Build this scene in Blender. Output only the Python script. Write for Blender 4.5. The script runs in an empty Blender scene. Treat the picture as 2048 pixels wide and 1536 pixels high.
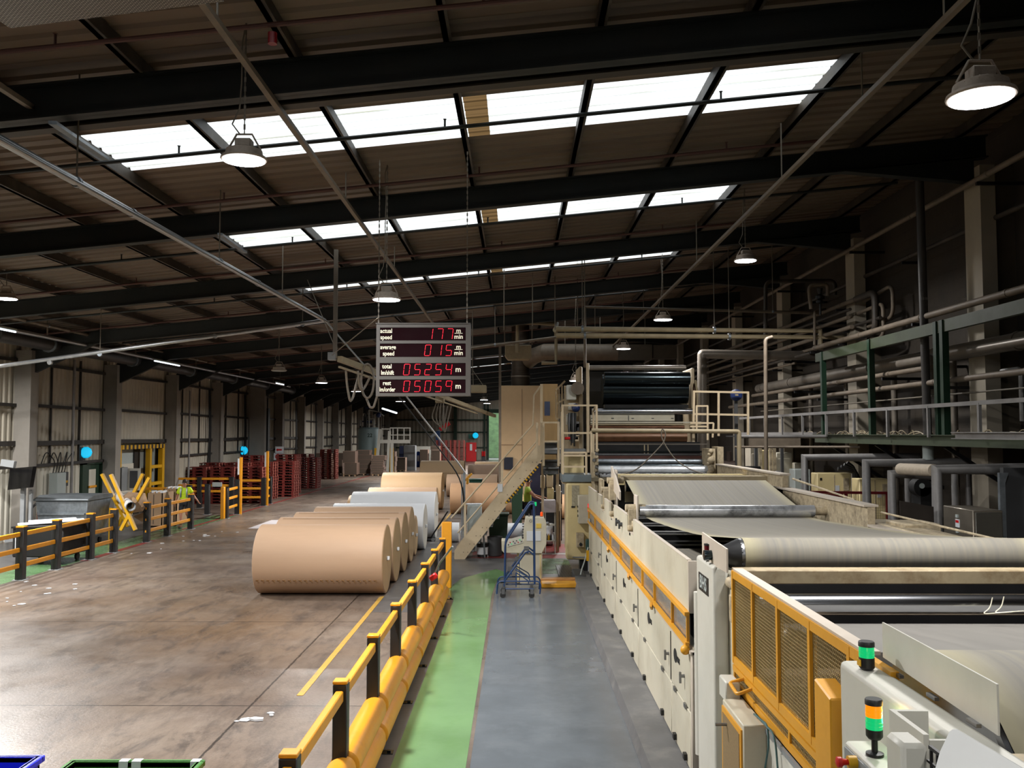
import bpy, bmesh, math, random
from math import pi, sin, cos, tan, atan, sqrt, radians as R
from mathutils import Vector as V, Matrix, Euler
S = bpy.context.scene
COL = S.collection
rnd = random.Random(7)

# ---------------------------------------------------------------- camera
FPX, H = 1800.0, 3.5
cam_d = bpy.data.cameras.new('camera')
cam = bpy.data.objects.new('camera', cam_d)
COL.objects.link(cam)
cam_d.sensor_width = 36.0
cam_d.lens = FPX * 36.0 / 2048.0
cam_d.clip_end = 400
cam.location = (0, 0, H)
cam.rotation_euler = Euler((pi/2 + atan(98/FPX), 0, atan(11/FPX)))
S.camera = cam
CM = cam.rotation_euler.to_matrix()

def ray(px, py):
    return CM @ V(((px-1024)/FPX, (768-py)/FPX, -1.0))
def P(px, py, Y):                      # point seen at a pixel, at depth Y
    d = ray(px, py); t = Y/d.y
    return V((d.x*t, Y, H + d.z*t))
def PX(px, py, X):
    d = ray(px, py); t = X/d.x
    return V((X, d.y*t, H + d.z*t))
def PZ(px, py, Z=0.0):
    d = ray(px, py); t = (Z-H)/d.z
    return V((d.x*t, d.y*t, Z))

# ---------------------------------------------------------------- light and exposure
S.view_settings.view_transform = 'Standard'
S.view_settings.look = 'None'
S.view_settings.gamma = 1.0
S.view_settings.exposure = -0.08
S.cycles.use_denoising = True
S.cycles.max_bounces = 7
S.cycles.diffuse_bounces = 4
S.cycles.glossy_bounces = 3
S.cycles.transparent_max_bounces = 8
S.cycles.caustics_reflective = False
S.cycles.caustics_refractive = False
S.cycles.sample_clamp_indirect = 4.0
W_ = bpy.data.worlds.new('overcast_sky'); S.world = W_
W_.use_nodes = True
nt = W_.node_tree; nt.nodes.clear()
wo = nt.nodes.new('ShaderNodeOutputWorld'); bg = nt.nodes.new('ShaderNodeBackground')
bg.inputs['Color'].default_value = (0.86, 0.92, 1.0, 1)
bg.inputs['Strength'].default_value = 2.2
nt.links.new(bg.outputs[0], wo.inputs[0])
LAMP_W = 330.0

# ---------------------------------------------------------------- materials
MATS = {}
def srgb(h):
    h = h.lstrip('#'); c = [int(h[i:i+2], 16)/255 for i in (0, 2, 4)]
    return tuple((x/12.92 if x <= .04045 else ((x+.055)/1.055)**2.4) for x in c)
def mat(name, col, rough=.5, metal=0.0, var=.12, scale=4.0, bump=0.0, stain=None, stain_amt=0.0, stain_scale=2.0,
        stretch=(1, 1, 1), emit=None, estr=0.0, spec=.5, coat=0.0, rvar=.12):
    if name in MATS: return MATS[name]
    m = bpy.data.materials.new(name); m.use_nodes = True
    n = m.node_tree.nodes; L = m.node_tree.links
    b = n['Principled BSDF']
    if isinstance(col, str): col = srgb(col)
    b.inputs['Metallic'].default_value = metal
    b.inputs['Specular IOR Level'].default_value = spec
    b.inputs['Coat Weight'].default_value = coat
    tc = n.new('ShaderNodeTexCoord'); mp = n.new('ShaderNodeMapping')
    mp.inputs['Scale'].default_value = stretch
    L.new(tc.outputs['Object'], mp.inputs['Vector'])
    nz = n.new('ShaderNodeTexNoise'); nz.inputs['Scale'].default_value = scale
    nz.inputs['Detail'].default_value = 6; nz.inputs['Roughness'].default_value = .6
    L.new(mp.outputs[0], nz.inputs['Vector'])
    ramp = n.new('ShaderNodeMapRange')
    ramp.inputs['From Min'].default_value = .3; ramp.inputs['From Max'].default_value = .7
    ramp.inputs['To Min'].default_value = 1-var; ramp.inputs['To Max'].default_value = 1+var*.6
    L.new(nz.outputs['Fac'], ramp.inputs['Value'])
    mul = n.new('ShaderNodeVectorMath'); mul.operation = 'SCALE'
    mul.inputs[0].default_value = col
    L.new(ramp.outputs[0], mul.inputs['Scale'])
    out = mul.outputs[0]
    if stain is not None and stain_amt > 0:
        if isinstance(stain, str): stain = srgb(stain)
        n2 = n.new('ShaderNodeTexNoise'); n2.inputs['Scale'].default_value = stain_scale
        n2.inputs['Detail'].default_value = 8; n2.inputs['Roughness'].default_value = .68
        L.new(mp.outputs[0], n2.inputs['Vector'])
        r2 = n.new('ShaderNodeMapRange'); r2.inputs['From Min'].default_value = .48
        r2.inputs['From Max'].default_value = .72; r2.inputs['To Max'].default_value = stain_amt
        L.new(n2.outputs['Fac'], r2.inputs['Value'])
        mx = n.new('ShaderNodeMix'); mx.data_type = 'RGBA'
        L.new(r2.outputs[0], mx.inputs['Factor']); L.new(out, mx.inputs['A'])
        mx.inputs['B'].default_value = (*stain, 1)
        out = mx.outputs['Result']
    L.new(out, b.inputs['Base Color'])
    rr = n.new('ShaderNodeMapRange')
    rr.inputs['To Min'].default_value = max(.02, rough-rvar*rough*2); rr.inputs['To Max'].default_value = min(1, rough+rvar)
    L.new(nz.outputs['Fac'], rr.inputs['Value']); L.new(rr.outputs[0], b.inputs['Roughness'])
    if bump > 0:
        bp = n.new('ShaderNodeBump'); bp.inputs['Strength'].default_value = bump
        bp.inputs['Distance'].default_value = .02
        L.new(nz.outputs['Fac'], bp.inputs['Height']); L.new(bp.outputs[0], b.inputs['Normal'])
    if emit is not None:
        if isinstance(emit, str): emit = srgb(emit)
        b.inputs['Emission Color'].default_value = (*emit, 1)
        b.inputs['Emission Strength'].default_value = estr
    MATS[name] = m
    return m

M_cream   = mat('cream_paint', '#c3bdaa', .42, var=.06, scale=2.5, stain='#8d8066', stain_amt=.35, stain_scale=1.6)
M_cream2  = mat('yellowed_cream_paint', '#d9c795', .45, var=.06, stain='#9d8a5c', stain_amt=.35)
M_beige   = mat('beige_machine_paint', '#c6b496', .5, var=.07, stain='#a3875c', stain_amt=.35, stain_scale=2.2)
M_creamed = mat('cream_panel_edge', '#bdb2a4', .5, var=.08)
M_dirty   = mat('dusty_cream_casting', '#b3a488', .75, var=.3, scale=14, bump=.4, stain='#4a4032', stain_amt=.7, stain_scale=6)
M_white   = mat('off_white_paint', '#c6c4ba', .45, var=.05, stain='#8f8b7c', stain_amt=.25)
M_yellow  = mat('safety_yellow_plastic', '#dc9418', .42, var=.06, stain='#a86d10', stain_amt=.3, stain_scale=3)
M_yellow2 = mat('yellow_steel_paint', '#d99a26', .42, var=.08, stain='#8c6420', stain_amt=.3)
M_yellow3 = mat('bright_yellow_paint', '#cc9a0a', .45, var=.08, stain='#8c6a00', stain_amt=.3)
M_black   = mat('black_plastic', '#151517', .45, var=.15)
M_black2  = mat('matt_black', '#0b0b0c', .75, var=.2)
M_chrome  = mat('chrome', '#c9ccd2', .14, 1.0, var=.05, scale=3, stretch=(.2, 8, 8))
M_steel   = mat('brushed_steel', '#8f9092', .33, 1.0, var=.15, scale=6)
M_dsteel  = mat('dark_blued_steel', '#3b4448', .17, .92, var=.2, scale=3, stretch=(.1, 5, 5))
M_galv    = mat('galvanised_steel', '#8e969d', .42, .75, var=.25, scale=9, stain='#5a6066', stain_amt=.4)
M_duct    = mat('grey_insulated_duct', '#8b8988', .5, .25, var=.12, scale=3, stain='#5c554f', stain_amt=.4)
M_pipe    = mat('dusty_tan_pipe', '#74685a', .6, .1, var=.2, scale=5, stain='#4d4234', stain_amt=.5)
M_pipe2   = mat('dirty_silver_pipe', '#857d73', .4, .4, var=.2, scale=4, stain='#4f463c', stain_amt=.6)
M_pipe3   = mat('cream_pipe', '#9c8e72', .55, .0, var=.2, scale=8, stain='#6d5f45', stain_amt=.5)
M_redpipe = mat('red_brown_pipe', '#4e2e26', .6, .1, var=.2)
M_rafter  = mat('dark_green_steel', '#0f1615', .55, .0, var=.25, scale=3, stain='#2a2520', stain_amt=.5)
M_purlin  = mat('dusty_dark_purlin', '#3a342e', .55, .15, var=.3, scale=3, stain='#6f6253', stain_amt=.45, stain_scale=1.2)
M_gsteel  = mat('green_walkway_steel', '#39432f', .55, .0, var=.2, stain='#25281f', stain_amt=.5)
M_gdark   = mat('dark_green_paint', '#12301f', .5, var=.2)
M_kraft   = mat('kraft_paper', '#b3957a', .62, var=.05, scale=1.2, stain='#a4866a', stain_amt=.5, stain_scale=.8, stretch=(.3, 2, 2))
M_kraft2  = mat('pale_kraft_paper', '#ccab84', .62, var=.05, scale=1.2)
M_kraftend= mat('kraft_roll_end', '#b89a72', .7, var=.1, scale=3)
M_kraftd  = mat('kraft_seam', '#7c5c38', .8, var=.1)
M_wpaper  = mat('white_paper', '#d3d6da', .55, var=.04, scale=1.2)
M_wend    = mat('white_roll_end', '#b9b5ab', .7, var=.08, scale=3)
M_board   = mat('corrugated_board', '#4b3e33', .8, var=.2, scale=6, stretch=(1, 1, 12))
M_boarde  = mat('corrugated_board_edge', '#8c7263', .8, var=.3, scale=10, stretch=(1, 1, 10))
M_carton  = mat('brown_carton', '#9a7f63', .75, var=.12, scale=3)
M_red     = mat('pallet_red', '#6d1f16', .7, var=.3, scale=7, stain='#2f0f0b', stain_amt=.4)
M_redb    = mat('pallet_red_ends', '#b06a5c', .7, var=.2, scale=7)
M_signred = mat('signal_red', '#c00d12', .4, var=.05)
M_dred    = mat('dark_red_rail', '#5c0c12', .45, var=.1)
M_conc    = mat('column_concrete', '#8d8880', .8, var=.12, scale=1.5, stain='#5f5a52', stain_amt=.35, stain_scale=.7)
M_conc2   = mat('beige_column_edge', '#a39a8a', .8, var=.1, scale=2)
M_clad    = mat('white_wall_cladding', '#b5ae9e', .5, .1, var=.1, scale=.8, stain='#756a58', stain_amt=.35, stain_scale=.6)
M_clad2   = mat('bright_liner_sheet', '#cfcbbd', .5, .1, var=.08, scale=.8)
M_girt    = mat('dark_girt', '#2a2622', .7, var=.3)
M_cable   = mat('cable', '#6b6357', .6)
M_cableb  = mat('black_cable', '#101010', .6)
M_rope    = mat('aluminium_tube', '#a4a6a8', .35, .8)
M_blue    = mat('blue_steel_paint', '#15335c', .38, var=.1)
M_bluep   = mat('blue_plastic', '#1c2bd0', .35, var=.05)
M_blued   = mat('blue_enamel', '#1b2d5e', .35, var=.05)
M_greenp  = mat('green_plastic', '#3f7a33', .4, var=.08)
M_dgreen  = mat('dark_green_plastic', '#16321f', .45, var=.1)
M_grey    = mat('grey_enamel', '#85888a', .45, var=.08, stain='#5f6163', stain_amt=.2)
M_lgrey   = mat('light_grey_enamel', '#a9b2b0', .45, var=.06)
M_dgrey   = mat('dark_grey', '#3b3c3e', .6, var=.15)
M_tread   = mat('grey_tread_plate', '#66696a', .6, .2, var=.15)
M_rubber  = mat('rubber', '#161616', .8)
M_frame   = mat('display_frame', '#423d38', .5, .0, var=.08)
M_screen  = mat('dark_red_display_window', '#190409', .9, var=.05, spec=.1)
M_led     = mat('red_led', '#ff1030', .4, var=0, emit='#ff1436', estr=1.05)
M_letter  = mat('pale_lettering', '#dcd6bf', .5, var=0, emit='#dcd6bf', estr=.25)
M_lamp    = mat('lamp_diffuser', '#ffffff', .4, var=0, emit='#f4f8ff', estr=14)
M_tubeL   = mat('fluorescent_tube', '#ffffff', .4, var=0, emit='#eaf4ff', estr=3)
M_lampb   = mat('dusty_lamp_housing', '#a39588', .6, .2, var=.2, scale=20)
M_ggl     = mat('green_signal_lens', '#0c7a50', .15, var=0, emit='#08e080', estr=.65)
M_agl     = mat('amber_signal_lens', '#c06500', .15, var=0, emit='#ff8c08', estr=1.0)
M_rgl     = mat('dark_red_lens', '#5c0a18', .15, var=0)
M_ogl     = mat('orange_beacon_lens', '#e0480c', .2, var=0, emit='#ff5410', estr=.35)
M_cyan    = mat('cyan_light', '#10a8d0', .3, var=0, emit='#10c0f0', estr=.9)
M_skin    = mat('skin', '#b27b62', .5, var=.05)
M_hair    = mat('dark_hair', '#2a1d16', .7)
M_hivis   = mat('hi_vis_yellow', '#c8e80e', .6, var=.05)
M_hivis2  = mat('faded_hi_vis', '#9fb640', .7, var=.08)
M_reflect = mat('reflective_tape', '#6c7478', .3, .3)
M_cloth   = mat('dark_shorts', '#22252b', .8)
M_shoe    = mat('brown_boot', '#5e452c', .7)
M_paper   = mat('notice_paper', '#c9ccd0', .6, var=.03)
M_hedge   = mat('hedge_leaves', '#4a6b3c', .8, var=.5, scale=6)

# ---------------------------------------------------------------- mesh helpers
WL = {}                                   # world origin of each empty / part
def tag(o, label=None, cat=None, group=None, kind=None):
    if label: o['label'] = label
    if cat: o['category'] = cat
    if group: o['group'] = group
    if kind: o['kind'] = kind
    return o
def thing(name, label, cat, loc=(0, 0, 0), group=None):
    o = bpy.data.objects.new(name, None); COL.objects.link(o)
    o.location = loc; o.empty_display_size = .1; WL[o.name] = V(loc)
    return tag(o, label, cat, group)
def basis(d, up=V((0, 0, 1))):
    d = V(d).normalized()
    if abs(d.dot(up)) > .98: up = V((0, 1, 0)) if abs(d.y) < .9 else V((1, 0, 0))
    x = d.cross(up).normalized(); y = x.cross(d).normalized()
    return x, y, d
def fillet(pts, r, n=5):
    pts = [V(p) for p in pts]; out = [pts[0]]
    for i in range(1, len(pts)-1):
        a, b, c = pts[i-1], pts[i], pts[i+1]
        u = (a-b); w = (c-b)
        rr = min(r, u.length*.45, w.length*.45)
        p0 = b + u.normalized()*rr; p1 = b + w.normalized()*rr
        for k in range(n+1):
            t = k/n
            out.append(p0*(1-t)**2 + b*2*t*(1-t) + p1*t*t)
    out.append(pts[-1]); return out
class MB:
    def __init__(s): s.v = []; s.f = []; s.mi = []; s.m = 0
    def add(s, vs, fs):
        o = len(s.v); s.v += [tuple(x) for x in vs]
        s.f += [tuple(i+o for i in f) for f in fs]; s.mi += [s.m]*len(fs); return s
    def box(s, x0, x1, y0, y1, z0, z1):
        if x0 > x1: x0, x1 = x1, x0
        if y0 > y1: y0, y1 = y1, y0
        if z0 > z1: z0, z1 = z1, z0
        return s.add([(x0,y0,z0),(x1,y0,z0),(x1,y1,z0),(x0,y1,z0),(x0,y0,z1),(x1,y0,z1),(x1,y1,z1),(x0,y1,z1)],
              [(0,3,2,1),(4,5,6,7),(0,1,5,4),(1,2,6,5),(2,3,7,6),(3,0,4,7)])
    def obox(s, c, size, M):
        c = V(c); hx, hy, hz = [q/2 for q in size]
        vs = [c + M @ V(q) for q in [(-hx,-hy,-hz),(hx,-hy,-hz),(hx,hy,-hz),(-hx,hy,-hz),(-hx,-hy,hz),(hx,-hy,hz),(hx,hy,hz),(-hx,hy,hz)]]
        return s.add(vs, [(0,3,2,1),(4,5,6,7),(0,1,5,4),(1,2,6,5),(2,3,7,6),(3,0,4,7)])
    def bar(s, p0, p1, w, h, up=V((0, 0, 1))):
        p0, p1 = V(p0), V(p1); x, y, d = basis(p1-p0, up)
        if abs(d.z) > .7: w *= 1.04; h *= 1.04
        vs = []
        for p in (p0, p1):
            for a, b in ((-1,-1),(1,-1),(1,1),(-1,1)): vs.append(p + x*a*w/2 + y*b*h/2)
        return s.add(vs, [(3,2,1,0),(4,5,6,7),(0,1,5,4),(1,2,6,5),(2,3,7,6),(3,0,4,7)])
    def tube(s, pts, r, n=8, cap=True):
        pts = [V(p) for p in pts]; N = len(pts)
        rs = r if isinstance(r, (list, tuple)) else [r]*N
        t0 = (pts[1]-pts[0]).normalized(); x, y, _ = basis(t0)
        vs = []
        for i, p in enumerate(pts):
            if i == 0: t = t0; sc = 1
            elif i == N-1: t = (pts[i]-pts[i-1]).normalized(); sc = 1
            else:
                a = (pts[i]-pts[i-1]).normalized(); b = (pts[i+1]-pts[i]).normalized()
                t = (a+b); t = t.normalized() if t.length > 1e-6 else a
            x = (x - t*x.dot(t))
            x = x.normalized() if x.length > 1e-6 else basis(t)[0]
            y = t.cross(x).normalized()
            for k in range(n):
                a_ = 2*pi*k/n; vs.append(p + (x*cos(a_) + y*sin(a_))*rs[i])
        fs = []
        for i in range(N-1):
            for k in range(n):
                k2 = (k+1) % n; fs.append((i*n+k, i*n+k2, (i+1)*n+k2, (i+1)*n+k))
        if cap: fs.append(tuple(range(n-1, -1, -1))); fs.append(tuple((N-1)*n+k for k in range(n)))
        return s.add(vs, fs)
    def cyl(s, p0, p1, r, n=16, r2=None, cap=True):
        return s.tube([p0, p1], [r, r if r2 is None else r2], n, cap)
    def lathe(s, prof, c, axis=(0, 0, 1), n=24):
        x, y, d = basis(axis); c = V(c); vs = []
        for (r, h) in prof:
            for k in range(n):
                a = 2*pi*k/n; vs.append(c + d*h + (x*cos(a)+y*sin(a))*r)
        fs = []
        for i in range(len(prof)-1):
            for k in range(n):
                k2 = (k+1) % n; fs.append((i*n+k, i*n+k2, (i+1)*n+k2, (i+1)*n+k))
        fs.append(tuple(range(n-1, -1, -1))); fs.append(tuple((len(prof)-1)*n+k for k in range(n)))
        return s.add(vs, fs)
    def prism(s, poly, a, b, axis='x'):
        """poly of 2-D points extruded a..b along axis; x:(y,z) y:(x,z) z:(x,y)"""
        def mk(p, t): return {'x': (t, p[0], p[1]), 'y': (p[0], t, p[1]), 'z': (p[0], p[1], t)}[axis]
        n = len(poly); vs = [mk(p, a) for p in poly] + [mk(p, b) for p in poly]
        fs = [tuple(range(n)), tuple(range(2*n-1, n-1, -1))]
        for i in range(n): j = (i+1) % n; fs.append((i, j, n+j, n+i))
        return s.add(vs, fs)
    def strip(s, path, w0, w1):
        """belt: path of (y,z) swept across x from w0 to w1"""
        n = len(path); vs = [(w0, y, z) for y, z in path] + [(w1, y, z) for y, z in path]
        return s.add(vs, [(i, i+1, n+i+1, n+i) for i in range(n-1)])
    def sphere(s, c, r, n=12, sq=(1, 1, 1)):
        c = V(c); vs = []; m = n//2
        for i in range(1, m):
            t = pi*i/m
            for k in range(n):
                a = 2*pi*k/n; vs.append(c + V((r*sin(t)*cos(a)*sq[0], r*sin(t)*sin(a)*sq[1], r*cos(t)*sq[2])))
        vs.append(c+V((0,0,r*sq[2]))); vs.append(c-V((0,0,r*sq[2]))); fs = []
        for i in range(m-2):
            for k in range(n):
                k2 = (k+1) % n; fs.append((i*n+k, (i+1)*n+k, (i+1)*n+k2, i*n+k2))
        T = len(vs)-2
        for k in range(n):
            k2 = (k+1) % n; fs.append((T, k, k2)); fs.append((T+1, (m-2)*n+k2, (m-2)*n+k))
        return s.add(vs, fs)
    def build(s, name, mats, parent=None, smooth=True, bevel=0.0, seg=1, label=None, cat=None, group=None, kind=None):
        if not isinstance(mats, (list, tuple)): mats = [mats]
        if parent is not None: org = WL[parent.name]
        else:
            xs = [p[0] for p in s.v]; ys = [p[1] for p in s.v]; zs = [p[2] for p in s.v]
            org = V(((min(xs)+max(xs))/2, (min(ys)+max(ys))/2, min(zs)))
            if kind == 'structure': org = V((0, 0, 0))
        me = bpy.data.meshes.new(name)
        me.from_pydata([(p[0]-org.x, p[1]-org.y, p[2]-org.z) for p in s.v], [], s.f)
        for m in mats: me.materials.append(m)
        if len(mats) > 1: me.polygons.foreach_set('material_index', s.mi)
        bm = bmesh.new(); bm.from_mesh(me); bmesh.ops.recalc_face_normals(bm, faces=bm.faces); bm.to_mesh(me); bm.free()
        if smooth:
            me.shade_smooth(); me.set_sharp_from_angle(angle=R(38))
        o = bpy.data.objects.new(name, me); COL.objects.link(o)
        if parent is not None: o.parent = parent
        else: o.location = org
        WL[o.name] = org
        if bevel:
            b = o.modifiers.new('bevel', 'BEVEL'); b.width = bevel; b.segments = seg; b.limit_method = 'ANGLE'
            b.angle_limit = R(40)
        tag(o, label, cat, group, kind)
        return o
def text(body, size, c, xdir, updir, m, parent, name='lettering', ext=.002, align='CENTER', squeeze=1.0):
    cu = bpy.data.curves.new(name, 'FONT'); cu.body = body; cu.size = size; cu.extrude = ext; cu.offset = size*.018
    cu.align_x = align; cu.align_y = 'CENTER'; cu.resolution_u = 3
    cu.materials.append(m)
    tmp = bpy.data.objects.new('tmp', cu)
    me = bpy.data.meshes.new_from_object(tmp); bpy.data.objects.remove(tmp)
    o = bpy.data.objects.new(name, me); COL.objects.link(o)
    x = V(xdir).normalized(); y = V(updir).normalized(); z = x.cross(y)
    M3 = Matrix((x, y, z)).transposed()
    org = WL[parent.name] if parent else V((0, 0, 0))
    o.parent = parent
    me.transform(M3.to_4x4() @ Matrix.Diagonal((squeeze, 1, 1, 1))); o.location = V(c)-org
    WL[o.name] = V(c)
    return o
def copy_tree(o, parent=None):
    c = o.copy(); COL.objects.link(c)
    if parent is not None: c.parent = parent
    for ch in list(o.children): copy_tree(ch, c)
    return c
def dup(o, loc, rz=None, label=None, group=None):
    c = copy_tree(o); c.location = loc
    if rz is not None: c.rotation_euler = (0, 0, rz)
    if label: c['label'] = label
    if group: c['group'] = group
    return c
def rail_frame(posts, z0, z1, levels, r, m, name='guard_rail'):
    mb = MB()
    return mb

# ---------------------------------------------------------------- floor
XL, XR, YB, YF = -16.5, 9.3, -8.3, 117.7
BAYS = [10.6 + 6.3*k for k in range(-3, 18)]
def zr(x): return 7.82 + .1*x              # underside of a rafter
fm = bpy.data.materials.new('worn_concrete_floor'); fm.use_nodes = True
n = fm.node_tree.nodes; L = fm.node_tree.links; b = n['Principled BSDF']
tc = n.new('ShaderNodeTexCoord')
def noise(scale, det, rot, st, lo, hi, rough=.6, dist=0):
    mp = n.new('ShaderNodeMapping'); mp.inputs['Rotation'].default_value = (0, 0, rot); mp.inputs['Scale'].default_value = st
    L.new(tc.outputs['Object'], mp.inputs['Vector'])
    z = n.new('ShaderNodeTexNoise'); z.inputs['Scale'].default_value = scale; z.inputs['Detail'].default_value = det
    z.inputs['Roughness'].default_value = rough; z.inputs['Distortion'].default_value = dist
    L.new(mp.outputs[0], z.inputs['Vector'])
    r = n.new('ShaderNodeMapRange'); r.inputs['From Min'].default_value = lo; r.inputs['From Max'].default_value = hi
    L.new(z.outputs['Fac'], r.inputs['Value']); return r.outputs[0]
def mix(a, bcol, f):
    x = n.new('ShaderNodeMix'); x.data_type = 'RGBA'
    if isinstance(a, str): x.inputs['A'].default_value = (*srgb(a), 1)
    else: L.new(a, x.inputs['A'])
    if isinstance(bcol, str): x.inputs['B'].default_value = (*srgb(bcol), 1)
    else: L.new(bcol, x.inputs['B'])
    L.new(f, x.inputs['Factor']); return x.outputs['Result']
def mathn(op, a, b_=None):
    x = n.new('ShaderNodeMath'); x.operation = op
    for i, q in enumerate((a, b_)):
        if q is None: continue
        if isinstance(q, (int, float)): x.inputs[i].default_value = q
        else: L.new(q, x.inputs[i])
    return x.outputs[0]
c0 = mix('#594c43', '#75695e', noise(.35, 4, 0, (1, 1, 1), .35, .65))
c0 = mix(c0, '#6d563f', mathn('MULTIPLY', noise(.16, 3, .6, (1, 1, 1), .5, .68), .7))
m1 = noise(1.9, 9, .5, (1.5, .45, 1), .5, .66, .78, .5)
m2 = noise(1.5, 9, -.35, (1.6, .4, 1), .5, .68, .78, .6)
c0 = mix(c0, '#3f3936', mathn('MULTIPLY', m1, .8))
c0 = mix(c0, '#443b35', mathn('MULTIPLY', m2, .65))
c0 = mix(c0, '#2e2824', mathn('MULTIPLY', noise(11, 8, .9, (1.3, .5, 1), .5, .75, .8), .45))
c0 = mix(c0, '#897d72', mathn('MULTIPLY', noise(2.8, 10, .2, (1.4, .6, 1), .52, .74, .88, .4), .6))
sx = n.new('ShaderNodeSeparateXYZ'); L.new(tc.outputs['Object'], sx.inputs[0])
def joint(sock, off, per, w):
    a = mathn('ADD', sock, -off); a = mathn('DIVIDE', a, per); a = mathn('FRACT', mathn('ADD', a, 50.5))
    a = mathn('ABSOLUTE', mathn('ADD', a, -.5)); a = mathn('MULTIPLY', a, per)
    return mathn('LESS_THAN', a, w)
wob = mathn('MULTIPLY', noise(9, 3, 0, (1, 1, 1), .3, .7), .02)
jj = mathn('MAXIMUM', joint(sx.outputs['Y'], 16.9, 5.15, .014), joint(mathn('ADD', sx.outputs['X'], wob), -3.42, 20.6, .016))
c0 = mix(c0, '#221c18', mathn('MULTIPLY', jj, .85))
L.new(c0, b.inputs['Base Color'])
rg = n.new('ShaderNodeMapRange'); L.new(noise(.7, 6, .3, (1, 1, 1), .3, .7), rg.inputs['Value'])
rg.inputs['To Min'].default_value = .24; rg.inputs['To Max'].default_value = .5
L.new(rg.outputs[0], b.inputs['Roughness'])
bp = n.new('ShaderNodeBump'); bp.inputs['Strength'].default_value = .12; bp.inputs['Distance'].default_value = .01
L.new(noise(25, 4, 0, (1, 1, 1), .3, .7), bp.inputs['Height']); L.new(bp.outputs[0], b.inputs['Normal'])
MB().box(XL-.3, XR+.4, YB-.3, YF+.3, -.2, 0).build('floor', fm, kind='structure', smooth=False)
def paint(x0, x1, y0, y1, m, t=.003, poly=None):
    mb = MB()
    if poly: mb.prism(poly, .0005, t, 'z')
    else: mb.box(x0, x1, y0, y1, .0005, t)
    return mb.build('floor_marking', m, kind='structure', smooth=False)
F_grey = mat('grey_floor_paint', '#5a6066', .17, var=.12, scale=1.5, stain='#787d82', stain_amt=.35, stain_scale=1.2, bump=.04)
F_grey2 = mat('dark_grey_floor_paint', '#5d5c5c', .33, var=.25, scale=2.5, stain='#3c3a38', stain_amt=.5, bump=.05)
F_green = mat('green_floor_paint', '#66885a', .12, var=.1, scale=1.2, stain='#4f7438', stain_amt=.45, stain_scale=.9, bump=.04)
F_green2 = mat('worn_green_floor_paint', '#4e6e48', .24, var=.25, scale=2, stain='#474b48', stain_amt=.8, stain_scale=1.1)
F_red = mat('red_floor_paint', '#7b2f2c', .35, var=.15, stain='#4c3430', stain_amt=.5)
F_yel = mat('worn_yellow_floor_line', '#b8913a', .5, var=.2, scale=9, stain='#7d6c55', stain_amt=.9, stain_scale=9)
F_wht = mat('white_floor_line', '#9d9c99', .45, var=.15, stain='#6f6c69', stain_amt=.5)
paint(-1.95, -1.3, -4, 21.5, F_grey2)
paint(0, 0, 0, 0, F_green, .0035, [(-1.32, -4), (-.52, -4), (-.56, 19.6), (-.5, 21.4), (-.2, 22.6), (-.55, 23.4), (-1.35, 21.9), (-1.6, 20.2), (-1.34, 19.0)])
paint(-.5, 1.3, -4, 21.1, F_grey, .0032)
paint(-1.9, 4.6, 21.1, 25.4, F_grey2, .0028)
paint(.15, 1.4, 22.6, 25.3, F_green2, .0038)
paint(-1.3, 1.5, 25.4, 28.6, F_red, .0036)
paint(-.2, 1.45, 26.2, 26.45, F_wht, .0044)
paint(-2.85, -1.95, 17.8, 44, F_grey2, .0025)
paint(-2.95, -2.86, 12.2, 19.5, F_yel, .0046)
paint(-2.95, -2.88, 33, 60, F_yel, .0046)
for yy in (28.9, 30.4, 32.2, 34.0, 36.4, 39.2): paint(-2.8, -2.2, yy-.09, yy+.09, F_wht, .005)
paint(-12.9, -11.95, -2, 38.5, F_green2, .003)
paint(-12.0, -11.78, 24.8, 29.5, F_red, .0042)
paint(-12.25, -12.08, 32.8, 95, F_red, .0042)
paint(-9.9, -7.3, 33.2, 36.4, mat('painted_floor_reflection', '#b3aeb0', .3, var=.05), .003)  # pale patch paints light reflected by the floor into its colour
paint(-16.3, -12.95, -2, 34.5, mat('dark_side_aisle', '#4b4b4d', .3, var=.2, stain='#6d6a68', stain_amt=.5), .0022)

# ---------------------------------------------------------------- walls
def corr_wall(name, axis, a0, a1, const, z0, z1, pitch, depth, m, out=1, top=None):
    """trapezoid-ribbed sheet standing on z0"""
    pts = []; a = a0
    while a < a1:
        for t, d in ((0, 0), (.35, 0), (.5, depth), (.85, depth)):
            if a+pitch*t <= a1: pts.append((a+pitch*t, d))
        a += pitch
    pts.append((a1, 0)); vs = []; n_ = len(pts)
    for zz in (0, 1):
        for (p, d) in pts:
            z = z0 if zz == 0 else (z1 if top is None else top(p))
            vs.append((p, const+d*out, z) if axis == 'x' else (const+d*out, p, z))
    return MB().add(vs, [(i, i+1, n_+i+1, n_+i) for i in range(n_-1)]).build(name, m, kind='structure', smooth=False)
def split_clad(y0, y1, z0, z1, m=M_clad): return corr_wall('wall_left', 'y', y0, y1, XL, z0, z1, .3, .045, m)
DY0, DY1 = 54.95, 58.2                      # tall sliding door bay
split_clad(YB, 33.9, 2.35, 6.95); split_clad(YB, 33.9, 0, 2.35, M_clad2)
split_clad(33.9, 35.7, 2.42, 6.95)
split_clad(35.7, 36.6, 0, 6.95); split_clad(36.6, 41.5, 3.05, 6.95)
split_clad(41.5, YF, 0, 6.95)
MB().box(XL-.35, XL-.25, YB-.3, YF+.3, 0, 7.2).build('wall_left', M_grey, kind='structure', smooth=False)
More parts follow.
